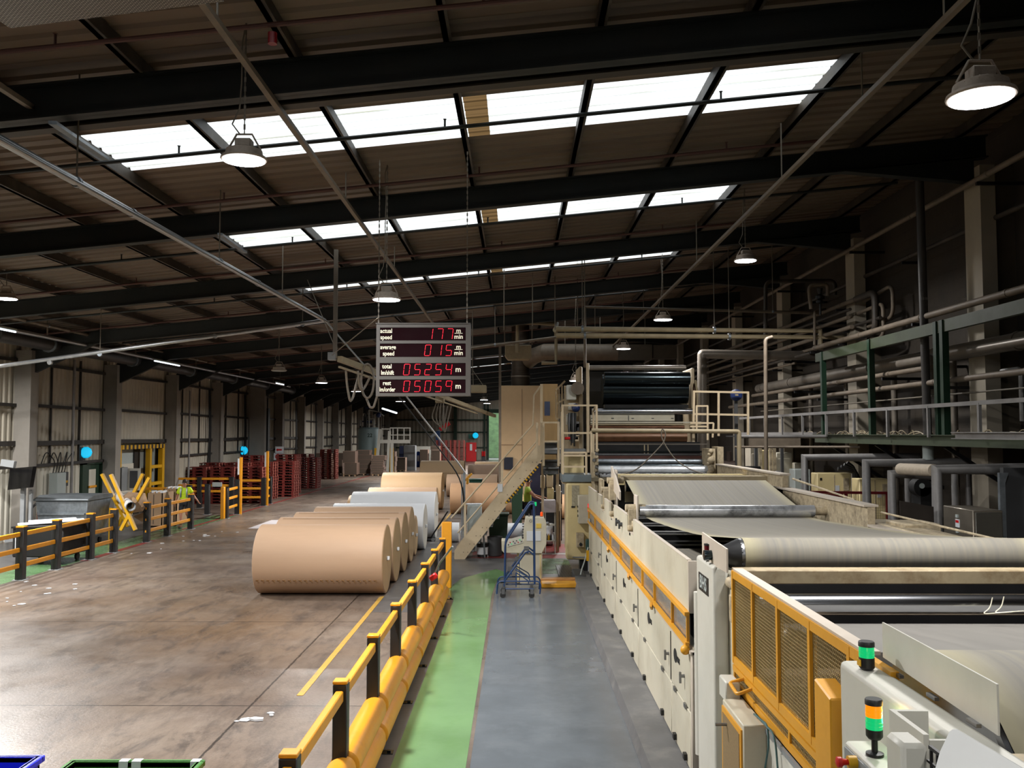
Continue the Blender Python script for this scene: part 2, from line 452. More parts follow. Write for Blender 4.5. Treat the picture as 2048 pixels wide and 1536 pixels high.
# right block wall
bw = mat('sooty_block_wall', '#3b342c', .9, var=.25, scale=1.2, stain='#1c1814', stain_amt=.6, stain_scale=.5)
bt = bw.node_tree; bb = bt.nodes['Principled BSDF']
br = bt.nodes.new('ShaderNodeTexBrick'); br.inputs['Scale'].default_value = 1.0
br.inputs['Brick Width'].default_value = .46; br.inputs['Row Height'].default_value = .225; br.inputs['Mortar Size'].default_value = .012
mpn = bt.nodes.new('ShaderNodeMapping'); mpn.inputs['Rotation'].default_value = (pi/2, 0, pi/2)
tcn = bt.nodes.new('ShaderNodeTexCoord'); sep = bt.nodes.new('ShaderNodeSeparateXYZ'); cmb = bt.nodes.new('ShaderNodeCombineXYZ')
bt.links.new(tcn.outputs['Object'], sep.inputs[0]); bt.links.new(sep.outputs['Y'], cmb.inputs['X']); bt.links.new(sep.outputs['Z'], cmb.inputs['Y'])
bt.links.new(cmb.outputs[0], br.inputs['Vector'])
bpn = bt.nodes.new('ShaderNodeBump'); bpn.inputs['Strength'].default_value = .8; bpn.inputs['Distance'].default_value = .01; bpn.invert = True
bt.links.new(br.outputs['Fac'], bpn.inputs['Height']); bt.links.new(bpn.outputs[0], bb.inputs['Normal'])
MB().box(XR, XR+.3, YB-.3, YF+.3, 0, 9.6).build('wall_right', bw, kind='structure', smooth=False)
MB().box(XL-.3, XR+.3, YB-.3, YB, 0, 9.6).build('wall_near', bw, kind='structure', smooth=False)
# far wall with the open dock door
DX0, DX1, DZ = -3.75, -1.0, 6.1
top = lambda x: 8.6 + .1*x
corr_wall('wall_far', 'x', XL, DX0, YF, 0, 0, .5, -.05, M_clad, top=top)
corr_wall('wall_far', 'x', DX0, DX1, YF, DZ, 0, .5, -.05, M_clad, top=top)
corr_wall('wall_far', 'x', DX1, XR, YF, 0, 0, .5, -.05, M_clad, top=top)
m_ = MB()
for x in (DX0-.55, DX0-.1, DX1+.1): m_.box(x-.12, x+.12, YF-.4, YF-.06, 0, 8.0)
m_.box(DX0-.6, DX1+.2, YF-.4, YF-.06, DZ, DZ+.5)
for z in (1.6, 3.6, 5.2): m_.box(XL+.2, DX0-.1, YF-.2, YF-.06, z-.08, z+.08)
m_.box(-8.3, -7.9, YF-.6, YF-.06, 0, 7.6)
m_.build('trim_far', M_gdark, kind='structure', smooth=False)
MB().box(-30, 30, YF+.4, YF+60, -.25, -.05).build('ground', mat('yard_ground', '#8f9488', .9, var=.2), kind='structure', smooth=False)

# columns
for k, y in enumerate(BAYS):
    MB().box(XL+.1, XL+.62, y-.28, y+.22, 0, 6.2).box(XL+.6, XL+.64, y-.3, y+.1, 0, 6.2).build('column', M_conc, kind='structure', smooth=False)
    mb = MB(); mb.box(8.62, 8.9, y-.3, y+.3, 0, 8.5); mb.m = 1
    mb.box(8.9, XR, y-.2, y+.2, 0, 8.5)
    mb.m = 0; mb.build('column', [M_conc2, mat('sooty_column', '#5b5244', .85, var=.25, stain='#2c261f', stain_amt=.6)], kind='structure', smooth=False)
# girts on the left wall
for i in range(len(BAYS)-1):
    y0, y1 = BAYS[i]+.25, BAYS[i+1]-.3
    mb = MB()
    for z, h in ((4.42, .1), (3.15, .16), (2.4, .1), (5.85, .1)):
        if abs(y0-35.8) < 1 and z == 2.4: continue
        sag = rnd.uniform(-.04, .04)
        mb.bar((XL+.14, y0, z+sag), (XL+.14, y1, z-sag), .1, h)
    for t in (.32, .7):
        yy = y0+(y1-y0)*t+rnd.uniform(-.3, .3)
        if not (abs(y0-35.8) < 1): mb.box(XL+.06, XL+.12, yy-.03, yy+.03, 2.4, 6.2)
    mb.build('girt', M_girt, kind='structure', smooth=False)

# ---------------------------------------------------------------- roof
SKY = (-6.385, 4.685)
def roof_sheet():
    rm = mat('brown_roof_liner', '#716355', .55, .0, var=.28, scale=1.1, stain='#5c4534', stain_amt=.6, stain_scale=.5, stretch=(.25, 1.5, 1))
    mb = MB(); pitch = .34
    y = YB
    def prof(y0, y1):
        pts = []; a = math.floor(y0/pitch)*pitch
        while a <= y1+pitch:
            for t, d in ((0, 0), (.55, 0), (.66, .04), (.89, .04)):
                q = a+pitch*t
                if y0 <= q <= y1: pts.append((q, d))
            a += pitch
        return [(y0, 0)]+pts+[(y1, 0)]
    def seg(x0, x1, y0, y1, mbx):
        p = prof(y0, y1); n_ = len(p); vs = []
        for x in (x0, x1):
            for (q, d) in p: vs.append((x, q, 8.47+.1*x+d))
        mbx.add(vs, [(i, i+1, n_+i+1, n_+i) for i in range(n_-1)])
    for i in range(len(BAYS)-1):
        c = (BAYS[i]+BAYS[i+1])/2
        a0, a1 = c-.88, c+.88
        seg(XL-.1, XR+.1, BAYS[i], a0, mb); seg(XL-.1, XR+.1, a1, BAYS[i+1], mb)
        seg(XL-.1, SKY[0], a0, a1, mb); seg(SKY[1], XR+.1, a0, a1, mb)
        sk = MB(); seg(SKY[0], -.8, a0, a1, sk); seg(-.45, SKY[1], a0, a1, sk)
        sk.m = 1; seg(-.8, -.45, a0, a1, sk)
        sk.build('window_%d' % (i+1), [M_sky, M_skyt], kind='structure', smooth=False)
    mb.build('roof', rm, kind='structure', smooth=False)
def skymat(name, col, tr):
    m = bpy.data.materials.new(name); m.use_nodes = True; nn = m.node_tree.nodes; ll = m.node_tree.links
    nn.clear(); o = nn.new('ShaderNodeOutputMaterial'); a = nn.new('ShaderNodeBsdfTransparent'); t = nn.new('ShaderNodeBsdfTranslucent')
    x = nn.new('ShaderNodeMixShader'); x.inputs[0].default_value = tr
    nz = nn.new('ShaderNodeTexNoise'); nz.inputs['Scale'].default_value = 2.2; nz.inputs['Detail'].default_value = 6
    mpz = nn.new('ShaderNodeMapping'); mpz.inputs['Scale'].default_value = (.3, 3, 1)
    tc_ = nn.new('ShaderNodeTexCoord'); ll.new(tc_.outputs['Object'], mpz.inputs['Vector']); ll.new(mpz.outputs[0], nz.inputs['Vector'])
    cr = nn.new('ShaderNodeMix'); cr.data_type = 'RGBA'; cr.inputs['A'].default_value = (*col, 1)
    cr.inputs['B'].default_value = (col[0]*.62, col[1]*.6, col[2]*.48, 1)
    mr = nn.new('ShaderNodeMapRange'); mr.inputs['From Min'].default_value = .5; mr.inputs['From Max'].default_value = .75
    ll.new(nz.outputs['Fac'], mr.inputs['Value']); ll.new(mr.outputs[0], cr.inputs['Factor'])
    sp = nn.new('ShaderNodeSeparateXYZ'); ll.new(tc_.outputs['Object'], sp.inputs[0])
    m1 = nn.new('ShaderNodeMath'); m1.operation = 'DIVIDE'; m1.inputs[1].default_value = .17; ll.new(sp.outputs['Y'], m1.inputs[0])
    m2 = nn.new('ShaderNodeMath'); m2.operation = 'FRACT'; ll.new(m1.outputs[0], m2.inputs[0])
    m3 = nn.new('ShaderNodeMapRange'); m3.inputs['From Min'].default_value = .0; m3.inputs['From Max'].default_value = .5; m3.inputs['To Min'].default_value = .72; m3.inputs['To Max'].default_value = 1.0  # stripes put the shading of the corrugation ribs into the sheet colour
    ll.new(m2.outputs[0], m3.inputs['Value']); vs = nn.new('ShaderNodeVectorMath'); vs.operation = 'SCALE'; ll.new(cr.outputs['Result'], vs.inputs[0]); ll.new(m3.outputs[0], vs.inputs['Scale'])
    ll.new(vs.outputs[0], a.inputs['Color']); ll.new(vs.outputs[0], t.inputs['Color'])
    ll.new(a.outputs[0], x.inputs[1]); ll.new(t.outputs[0], x.inputs[2]); ll.new(x.outputs[0], o.inputs['Surface'])
    return m
M_sky = skymat('translucent_rooflight', (.9, .9, .86), .45)
M_skyt = skymat('tan_rooflight_patch', (.13, .075, .03), .5)
roof_sheet()
PURL = [-.85+1.845*k for k in range(-8, 6)]
for i, x in enumerate(PURL):
    z = 8.25+.1*x
    mb = MB(); mb.box(x-.035, x+.035, YB, YF, z, z+.2); mb.box(x-.035, x+.07, YB, YF, z, z+.02)
    mb.build('purlin', M_purlin, kind='structure', smooth=False)
for k, y in enumerate(BAYS[1:-1]):
    mb = MB()
    def slope(x0, x1, dz0, dz1, w):
        mb.add([(x0, y-w, zr(x0)+dz0), (x0, y+w, zr(x0)+dz0), (x0, y+w, zr(x0)+dz1), (x0, y-w, zr(x0)+dz1),
                (x1, y-w, zr(x1)+dz0), (x1, y+w, zr(x1)+dz0), (x1, y+w, zr(x1)+dz1), (x1, y-w, zr(x1)+dz1)],
               [(0,1,2,3),(4,7,6,5),(0,4,5,1),(1,5,6,2),(2,6,7,3),(3,7,4,0)])
    slope(XL+.5, 8.9, 0, .43, .012); slope(XL+.5, 8.9, 0, .025, .1); slope(XL+.5, 8.9, .405, .43, .1)
    mb.add([(XL+.5, y-.08, zr(XL)-.75), (XL+.5, y+.08, zr(XL)-.75), (XL+2.6, y-.08, zr(XL+2.6)), (XL+2.6, y+.08, zr(XL+2.6)), (XL+.5, y-.08, zr(XL)+.1), (XL+.5, y+.08, zr(XL)+.1)],
           [(0, 1, 3, 2), (0, 2, 4), (1, 5, 3), (0, 4, 5, 1)])
    mb.add([(8.62, y-.1, zr(8.6)-.45), (8.62, y+.1, zr(8.6)-.45), (6.2, y-.1, zr(6.2)), (6.2, y+.1, zr(6.2)), (8.62, y-.1, zr(8.6)+.1), (8.62, y+.1, zr(8.6)+.1)],
           [(0, 2, 3, 1), (0, 4, 2), (1, 3, 5), (0, 1, 5, 4)])
    mb.build('rafter_beam', M_rafter, kind='structure', smooth=False)
    if abs(y-10.6) < .1:
        mb = MB(); y += .42; slope(XL+.5, 8.9, .05, .3, .012); slope(XL+.5, 8.9, .03, .055, .09); slope(XL+.5, 8.9, .3, .32, .09)
        mb.build('rafter_beam', mat('grey_brown_beam', '#37322c', .6, var=.25), kind='structure', smooth=False)

# ---------------------------------------------------------------- high-bay lamps
def roofz(x): return 8.48+.1*x
def make_lamp(loc, dia=.5, on=True, label='', chain=None, power=1.35, ring=False, shade=False):
    x, y, z = loc
    t = thing('high_bay_lamp', label, 'ceiling lamp', loc, 'high bay lamps hanging from the roof')
    r = dia/2
    mb = MB(); mb.lathe([(r, 0), (r*1.03, .012), (r*1.0, .032), (r*.84, .045), (r*.8, .11), (r*.6, .13), (r*.2, .135)], (x, y, z+.004), n=28)
    for a in range(12):
        q = a*pi/6; mb.bar((x+cos(q)*r*.78, y+sin(q)*r*.78, z+.08), (x+cos(q)*r*.35, y+sin(q)*r*.35, z+.14), .008, .04)
    mb.build('housing', M_lampb, t)
    MB().cyl((x, y, z-.006), (x, y, z+.006), r*.93, 28).build('diffuser', M_lamp if on else M_lgrey, t)
    mb = MB(); mb.box(x-.09, x+.09, y-.07, y+.07, z+.13, z+.24)
    mb.build('driver_box', M_lampb, t, bevel=.01)
    top = chain if chain is not None else roofz(x)
    mb = MB(); mb.tube([(x-r*.75, y, z+.12), (x-r*.35, y, z+.3), (x+r*.35, y, z+.3), (x+r*.75, y, z+.12)], .012, 6)
    mb.build('bracket', M_lampb, t)
    mb = MB(); k = 0; zz = z+.3
    while zz < top:
        mb.bar((x, y, zz), (x, y, min(top, zz+.06)), .022 if k % 2 else .006, .006 if k % 2 else .022); zz += .055; k += 1
    mb.build('chain', M_cable, t, smooth=False)
    pts = [(x-.05, y, z+.3), (x-.14, y, z+.42), (x-.06, y, z+.6)]
    q = z+.9
    while q < top: pts.append((x+rnd.uniform(-.045, .03), y, q)); q += .45
    pts.append((x, y, top)); MB().tube(pts, .009, 6).build('power_cable', M_cable, t)
    if on:
        ld = bpy.data.lights.new('lamp_light', 'AREA'); ld.shape = 'DISK'; ld.size = dia*.9; ld.energy = LAMP_W*power
        ld.color = (1.0, .975, .945); ld.spread = R(170)
        lo = bpy.data.objects.new('lamp_light', ld); COL.objects.link(lo); lo.parent = t; lo.location = (0, 0, -.012)
    return t
LP = [  # pixel, pixel, depth, label, on
 (1962, 197, 6.9, 'nearest high bay lamp, large at the upper right on a chain', 1),
 (488, 321, 10.0, 'high bay lamp with a driver box in front of the nearest rooflight strip', 1),
 (773, 600, 15.7, 'high bay lamp just above the red digit display board', 1),
 (1491, 522, 20.0, 'high bay lamp hanging at the lower end of the long sloping rail', 1),
 (1326, 640, 27.0, 'high bay lamp above the dark cylinder rolls', 1),
 (1247, 698, 30.5, 'high bay lamp beside the round ventilation duct', 1),
 (382, 698, 41.0, 'high bay lamp over the left aisle below the crossing pipes', 1),
 (643, 766, 37.0, 'high bay lamp left of the hose festoon', 1),
 (712, 783, 46.0, 'high bay lamp behind the hanging hose loops', 1),
 (12, 598, 20.6, 'high bay lamp cut by the left picture edge', 1),
 (1098, 878, 0, '', 0)]
for (px, py, Y, lab, on) in LP[:10]:
    p = P(px, py, Y); make_lamp(p, .57 if Y == 27.0 else .5, True, lab, chain=None, power=3.6 if px < 400 else (2.6 if px < 720 else (.9 if px > 1200 else 1.35)))
p = P(558, 742, 30.0); make_lamp(p, .5, False, 'unlit high bay lamp between the left pipes and the hose festoon')
for (px, py, Y, lab) in ((968, 800, 85, 'small far high bay lamp left of the beige tower cabinet, upper one'), (974, 807, 93, 'small far high bay lamp left of the beige tower cabinet, lower one'),
        (801, 803, 69, 'small far high bay lamp under the display board'), (1152, 762, 33, 'high bay lamp behind the rail of the upper platform')):
    make_lamp(P(px, py, Y), .5 if Y < 50 else .75, True, lab, power=1.1 if Y < 50 else (3 if Y < 80 else 5))
# rows going on behind the camera; unseen left-wall and far-end lamps added for light
for (x, y, z, lab) in ((3.4, -1.5, 6.2, 'near the machine'), (-3.0, -2.5, 6.5, 'near the walkway'), (-8.5, 1.0, 6.4, 'over the open floor'),
                       (-14.0, 0.0, 6.2, 'by the left wall'), (-8.8, 5.2, 6.7, 'left of the view'), (-11.5, 13.5, 6.3, 'added over the left aisle for fill light'), (2.6, 102.0, 7.2, 'added unseen behind the beige enclosure to light the far wall'), (-15.2, 18.5, 5.9, 'added to light the left wall, nearer one'), (-15.4, 24.6, 5.8, 'added to light the left wall, farther one')):
    make_lamp((x, y, z), .5, True, ('high bay lamp ' if y > 100 else 'high bay lamp outside the view ')+lab, power=.62 if x > 0 and y < 50 else (.65 if x > -4 and y < 50 else 5 if y > 100 else (.38 if y < 8 and x > -12 else .75 if y < 17 else (1.1 if y < 20 else 1.7))))
for (px, py, Y, ln, lab) in ((560, 768, 46, 1.5, 'by the left duct'), (335, 727, 36, 2.6, 'under the crossing pipes'), (0, 658, 24, 1.5, 'at the left picture edge')):
    p = P(px, py, Y); t = thing('fluorescent_light', 'long fluorescent light hanging '+lab, 'ceiling lamp', p, 'fluorescent lights on the left')
    MB().box(p.x-.05, p.x+.05, p.y-ln/2, p.y+ln/2, p.z+.03, p.z+.08).build('housing', M_lgrey, t)
    MB().cyl((p.x, p.y-ln/2, p.z), (p.x, p.y+ln/2, p.z), .022, 8).build('tube', M_tubeL, t)
    MB().box(p.x-.005, p.x+.005, p.y-.005, p.y+.005, p.z+.08, zr(p.x)+.43).build('hanger', M_cable, t)
p = P(790, 822, 80); t = thing('fluorescent_light', 'bright twin fluorescent light above the far white platform', 'ceiling lamp', p)
MB().bar(P(765, 817, 80), P(793, 826, 76), .12, .12).build('tube', M_tubeL, t)

# ---------------------------------------------------------------- overhead rails, pipes, rods
def pipe(name, pts, r, m, label, cat='pipe', group=None, rods=None, joints=None, fr=None, n=10):
    pts = [V(p) for p in pts]
    path = fillet(pts, fr, 5) if fr else pts
    t = thing(name, label, cat, pts[0], group)
    MB().tube(path, r, n).build('run', m, t)
    if rods:
        for (q, top) in rods:
            q = V(q); mb = MB().cyl((q.x, q.y, q.z+r*.5), (q.x, q.y, top), .012, 6)
            mb.build('hanger_rod', M_cable, t)
            MB().lathe([(r*1.25, -.03), (r*1.25, .03)], q, (pts[1]-pts[0]), 12).build('clamp', M_galv, t)
    if joints:
        for q in joints: MB().lathe([(r*1.2, -.04), (r*1.2, .04)], q, (pts[1]-pts[0]), 12).build('coupling', m, t)
    return t
def at(a, b, t): return V(a)*(1-t)+V(b)*t
# sloping lighting trunking rails
def trunk(name, a, b, label, rods):
    a, b = V(a), V(b); t = thing(name, label, 'cable trunking', a)
    MB().bar(a, b, .07, .06).build('run', M_pipe, t, smooth=False)
    for q in rods:
        p = at(a, b, q); MB().cyl((p.x, p.y, p.z), (p.x, p.y, zr(p.x)+.43), .012, 6).build('hanger_rod', M_cable, t)
    return t
trunk('lighting_trunking', P(1950, -20, 8.6), P(1225, 693, 40), 'long straight trunking rail sloping down from the upper right', (.02, .09, .2, .42, .7))
trunk('lighting_trunking', P(380, -30, 7.85), P(872, 655, 32.3), 'long straight trunking rail running from the top left behind the display', (.03, .13, .3, .55))
trunk('lighting_trunking', P(-20, 160, 9), P(110, 245, 11.8), 'short trunking rail beside the leftmost rooflight edge', (.8,))
a, b = P(105, 245, 10.2), P(212, 318, 12.5)
MB().bar(a, b, .09, .04).build('perforated_bracket_strut', M_galv, label='bright perforated steel strut at the left end of the near rooflight', cat='bracket')
a, b = P(440, 468, 16.2), P(490, 505, 19.0)
MB().bar(a, b, .09, .04).build('perforated_bracket_strut', M_galv, label='perforated steel strut at the left end of the second rooflight', cat='bracket')
a, b = P(-20, 26, 6.6), P(420, -30, 6.4)
mb = MB().bar(a, b, .45, .03); mb.bar(a+V((0, -.22, .04)), b+V((0, -.22, .04)), .02, .09)
tr = mat('perforated_tray', '#9a968e', .4, .7, var=.2)
tn = tr.node_tree; vo = tn.nodes.new('ShaderNodeTexBrick'); vo.inputs['Scale'].default_value = 14; vo.inputs['Color1'].default_value = (.02, .02, .02, 1); vo.inputs['Color2'].default_value = (.02, .02, .02, 1)
vo.inputs['Mortar'].default_value = (.38, .37, .34, 1); vo.inputs['Mortar Size'].default_value = .035
tcx = tn.nodes.new('ShaderNodeTexCoord'); tn.links.new(tcx.outputs['Object'], vo.inputs['Vector']); tn.links.new(vo.outputs['Color'], tn.nodes['Principled BSDF'].inputs['Base Color'])
mb.build('cable_tray', tr, label='perforated steel cable tray cut by the top left corner', cat='cable tray', smooth=False)
# grey air pipe pair from the left, with the cross run
A, B = P(-30, 262, 9.0), P(650, 641, 24.7)
pipe('air_pipe', [A, B, P(-40, 738, 24.7)], .055, M_rope, 'silver air pipe running from the left edge and turning back at the display', rods=[(at(A, B, .12), 8.0), (at(A, B, .45), 7.9), (at(A, B, .72), 7.8), (P(605, 648, 24.7), 7.6), (P(200, 708, 24.7), 7.0)],
     joints=[at(A, B, .22), at(A, B, .6), P(430, 672, 24.7), P(100, 725, 24.7)])
A2, B2 = A+V((.1, 0, -.06)), B+V((.1, 0, -.06)); pipe('air_pipe', [A2, B2], .03, M_rope, 'thinner silver pipe clipped beside the long air pipe')
pipe('support_tube', [B, P(757, 763, 24.7), P(812, 792, 24.9)], .022, M_rope, 'thin bright tube dropping from the pipe corner behind the display')
pipe('support_tube', [P(812, 792, 24.9), P(918, 928, 25.6), P(930, 945, 25.6)], .022, M_rope, 'thin bright tube slanting from the display down to the grey post')
pipe('dark_cable', [P(795, 790, 25.6), P(880, 900, 25.8), P(925, 960, 26.0), P(931, 1075, 26.2)], .02, M_cableb, 'black cable hanging from the display down to the grey post', 'cable', fr=1)
# sprinkler pipes under the roof, parallel with the rafters
for i, yy in enumerate(BAYS[1:12]):
    for (off, r_, m, nm) in ((2.55, .032, M_rafter, 'dark'), (5.1, .028, M_redpipe, 'red brown')):
        x0, x1 = XL+.7, 8.3 if nm == 'dark' else 5.4
        y = yy+off; z0, z1 = roofz(x0)-.35, roofz(x1)-.35
        where = ['over the nearest bay', 'over the first rooflight bay', 'over the second rooflight bay', 'over the third rooflight bay'][i] if i < 4 else 'far down the roof'
        t = thing('sprinkler_pipe', '%s sprinkler pipe under the roof %s' % (nm, where), 'sprinkler pipe', (x0, y, z0), 'sprinkler pipes under the roof')
        MB().cyl((x0, y, z0), (x1, y, z1), r_, 8).build('run', m, t)
        if i < 5:
            for q in range(4):
                x = -9+q*4.1+rnd.uniform(-.5, .5); z = roofz(x)-.35
                MB().cyl((x, y, z+.02), (x, y, z+.14), .016, 6).lathe([(.012, .13), (.03, .14)], (x, y, z), n=8).build('sprinkler_head', m, t)
# dark trunking under near rafter
pipe('red_alarm', [P(545, 66, 9.4), P(545, 88, 9.4)], .05, mat('alarm_red', '#7c0c18', .35, var=.05), 'small red alarm sounder hanging under the roof', 'alarm')
# big left services: purlin-like ducts running away on the far left
for i, (px, py, r_, m, lab) in enumerate(((-20, 562, .05, M_pipe2, 'highest left pipe'), (-20, 590, .07, M_pipe2, 'second left pipe'), (-20, 625, .05, M_pipe, 'third left pipe'),
        (-10, 668, .22, mat('grey_round_duct', '#3c3b3a', .5, .3, var=.15), 'thick dark left duct'))):
    a = P(px, py, 24.0 if i < 3 else 26); d = V((a.x, 0, a.z)); b = V((a.x, 70 if i < 3 else 62, a.z))
    pipe('service_pipe', [a, b], r_, m, lab+' running under the roof beside the left wall', rods=[((a.x, a.y+6.3*q+3, a.z), zr(a.x)) for q in range(0, 6)])
a = P(0, 655, 24.5); pipe('service_pipe', [a, (a.x, 56, a.z)], .06, M_rope, 'bright silver pipe on top of the thick dark left duct')
# hanging pole, jib rail and hose festoon
pl = P(670, 716, 20.0)
t = thing('festoon_rail', 'dusty hose festoon rail hanging from a pole, passing behind the display', 'crane rail', pl)
MB().box(pl.x-.045, pl.x+.045, pl.y-.03, pl.y+.03, pl.z, zr(pl.x)+.2).build('pole', M_pipe2, t)
MB().box(pl.x-.14, pl.x+.02, pl.y-.12, pl.y+.1, pl.z-.05, pl.z+.12).build('end_box', M_grey, t)
e = P(990, 832, 40.0)
mb = MB().bar(pl+V((.1, 0, -.02)), e, .1, .13)
mb.bar(pl+V((.1, 0, -.2)), at(pl, e, .8)+V((0, 0, -.16)), .05, .04); mb.build('rail', M_pipe3, t, smooth=False)
for (x0, x1, dep) in ((692, 708, 72), (716, 732, 50)):
    pts = [P(x0, 742, 20.6), P(x0+2, 770, 20.7), P(x0+8, 742+dep-10, 20.8), P(x0+14, 742+dep-18, 21), P(x1+9, 752, 21)]
    MB().tube(fillet(pts, 2, 6), .028, 8).build('hose', M_pipe2, t)
pts = [P(735+17*cos(a)*.75, 762+34*sin(a), 21.5) for a in [k*pi/10 for k in range(21)]]
MB().tube(pts, .028, 8).build('hose', M_pipe2, t)
MB().tube(fillet([P(733, 797, 21.8), P(740, 815, 21.8), P(747, 815, 21.8), P(755, 790, 21.8)], 1, 6), .028, 8).build('hose', M_pipe2, t)
c = P(880, 800, 30); mb = MB().box(c.x-.15, c.x+.15, c.y-.15, c.y+.15, c.z-.1, c.z+.1)
mb.build('trolley', M_pipe3, t, bevel=.02)
for q in range(4):
    MB().tube(fillet([c+V((-.1+.07*q, 0, -.05)), c+V((-.3+.14*q, 0, -.6)), c+V((.05*q, 0, -.9-.1*q)), c+V((.12*q, .1, -.2))], .4, 5), .022, 6).build('hanging_cable', M_cable, t)
# thin stay wires
for (a, b, lab) in (((757, 635, 16), (662, 712, 20), 'left of the display'), ((615, 560, 22), (672, 700, 20.5), 'slanting to the festoon pole')):
    MB().tube([P(*a), P(*b)], .01, 5).build('stay_wire', M_cable, label='thin stay wire '+lab, cat='wire')
for (x, y0, y1, Y, lab) in ((934, 420, 645, 14.08, 'right display'), (757, 400, 645, 14.08, 'left display')):
    mb = MB(); a, b = P(x, y0, Y), P(x, y1+8, Y); zz = b.z; k = 0
    while zz < zr(a.x)+.2:
        mb.bar((b.x, Y, zz), (b.x, Y, zz+.05), .02 if k % 2 else .006, .006 if k % 2 else .02); zz += .045; k += 1
    mb.build('hanging_chain', M_cable, label='chain holding the %s corner from the roof' % lab, cat='chain', smooth=False)

# ---------------------------------------------------------------- LED display board
YD = 14.0
a, b = P(753, 648, YD), P(938, 792, YD)
W0, W1, Z1, Z0 = a.x, b.x, a.z, b.z
t = thing('display_board', 'hanging production display board with four rows of red LED digits', 'display board', ((W0+W1)/2, YD, Z0))
def dx(px): return P(px, 700, YD).x
def dz(py): return P(800, py, YD).z
mb = MB(); rows = [(655, 681), (687, 714), (726, 752), (759, 786)]
mb.box(W0, W1, YD+.02, YD+.2, Z0, Z1)
ys = [648]+[q for r_ in rows for q in r_]+[792]
for i in range(0, len(ys), 2): mb.box(W0, W1, YD, YD+.03, dz(ys[i+1]), dz(ys[i]))
mb.box(W0-.001, dx(759.5)+.001, YD-.002, YD+.031, Z0-.001, Z1+.001); mb.box(dx(931.5)-.001, W1+.001, YD-.002, YD+.031, Z0-.001, Z1+.001)
mb.build('frame', M_frame, t, smooth=False)
mb = MB().box(W1-.01, W1+.02, YD-.01, YD+.2, Z0, Z1+.01); mb.box(W0-.01, W1+.02, YD-.02, YD+.2, Z1, Z1+.015); mb.build('edge_strip', M_frame, t)
SEG = {'0': 'abcdef', '1': 'bc', '2': 'abged', '4': 'fgbc', '5': 'afgcd', '7': 'abc', '9': 'abfgc'}
def digit(mb, ch, cx, cz, w, h):
    sl = .12
    pt = {'tl': (-w/2, h/2), 'tr': (w/2, h/2), 'ml': (-w/2, 0), 'mr': (w/2, 0), 'bl': (-w/2, -h/2), 'br': (w/2, -h/2)}
    ends = {'a': ('tl', 'tr'), 'b': ('tr', 'mr'), 'c': ('mr', 'br'), 'd': ('bl', 'br'), 'e': ('ml', 'bl'), 'f': ('tl', 'ml'), 'g': ('ml', 'mr')}
    for s_ in SEG[ch]:
        (x0, z0), (x1, z1) = pt[ends[s_][0]], pt[ends[s_][1]]
        x0 += z0*sl; x1 += z1*sl
        for k in range(4):
            t0, t1 = .06+.88*k/4, .06+.88*(k+.78)/4
            mb.bar((cx+x0+(x1-x0)*t0, YD+.012, cz+z0+(z1-z0)*t0), (cx+x0+(x1-x0)*t1, YD+.012, cz+z0+(z1-z0)*t1), .0075, .0075)
vals = [('177', [859, 879.5, 899.5], ('actual', 'speed')), ('015', [855.5, 877, 897.5], ('average', 'speed')),
        ('05254', [813.5, 835, 856, 877, 897.5], ('total', 'lm/shift')), ('05059', [813.5, 835, 856, 877, 897.5], ('rest', 'lm/order'))]
for (r0, r1), (s_, xs, words) in zip(rows, vals):
    scr = MB().box(dx(759.5), dx(931.5), YD+.015, YD+.024, dz(r1), dz(r0)).build('display_window', M_screen, t, smooth=False)
    zc = dz((r0+r1)/2)
    for ch, x in zip(s_, xs):
        mb = MB(); digit(mb, ch, dx(x), zc, .088, .168); mb.build('digit', M_led, scr, smooth=False)
    lx = 774 if words[0] != 'actual' else 772
    text(words[0], .095, (dx(lx+(0 if words[0] != 'average' else 2)), YD+.011, zc+.048), (1, 0, 0), (0, 0, 1), M_letter, scr, squeeze=.85)
    text(words[1], .095, (dx(lx+(3 if words[0] == 'average' else 0)+(1 if '/' in words[1] else 0)), YD+.011, zc-.052), (1, 0, 0), (0, 0, 1), M_letter, scr, squeeze=.82 if '/' not in words[1] else .72)
    if len(s_) == 3:
        text('m', .1, (dx(917), YD+.011, zc+.052), (1, 0, 0), (0, 0, 1), M_letter, scr)
        text('min', .1, (dx(917), YD+.011, zc-.044), (1, 0, 0), (0, 0, 1), M_letter, scr, squeeze=.95)
        MB().box(dx(909), dx(925), YD+.009, YD+.014, zc+.008, zc+.016).build('fraction_bar', M_letter, scr)
    else: text('m', .12, (dx(916.5), YD+.011, zc), (1, 0, 0), (0, 0, 1), M_letter, scr)

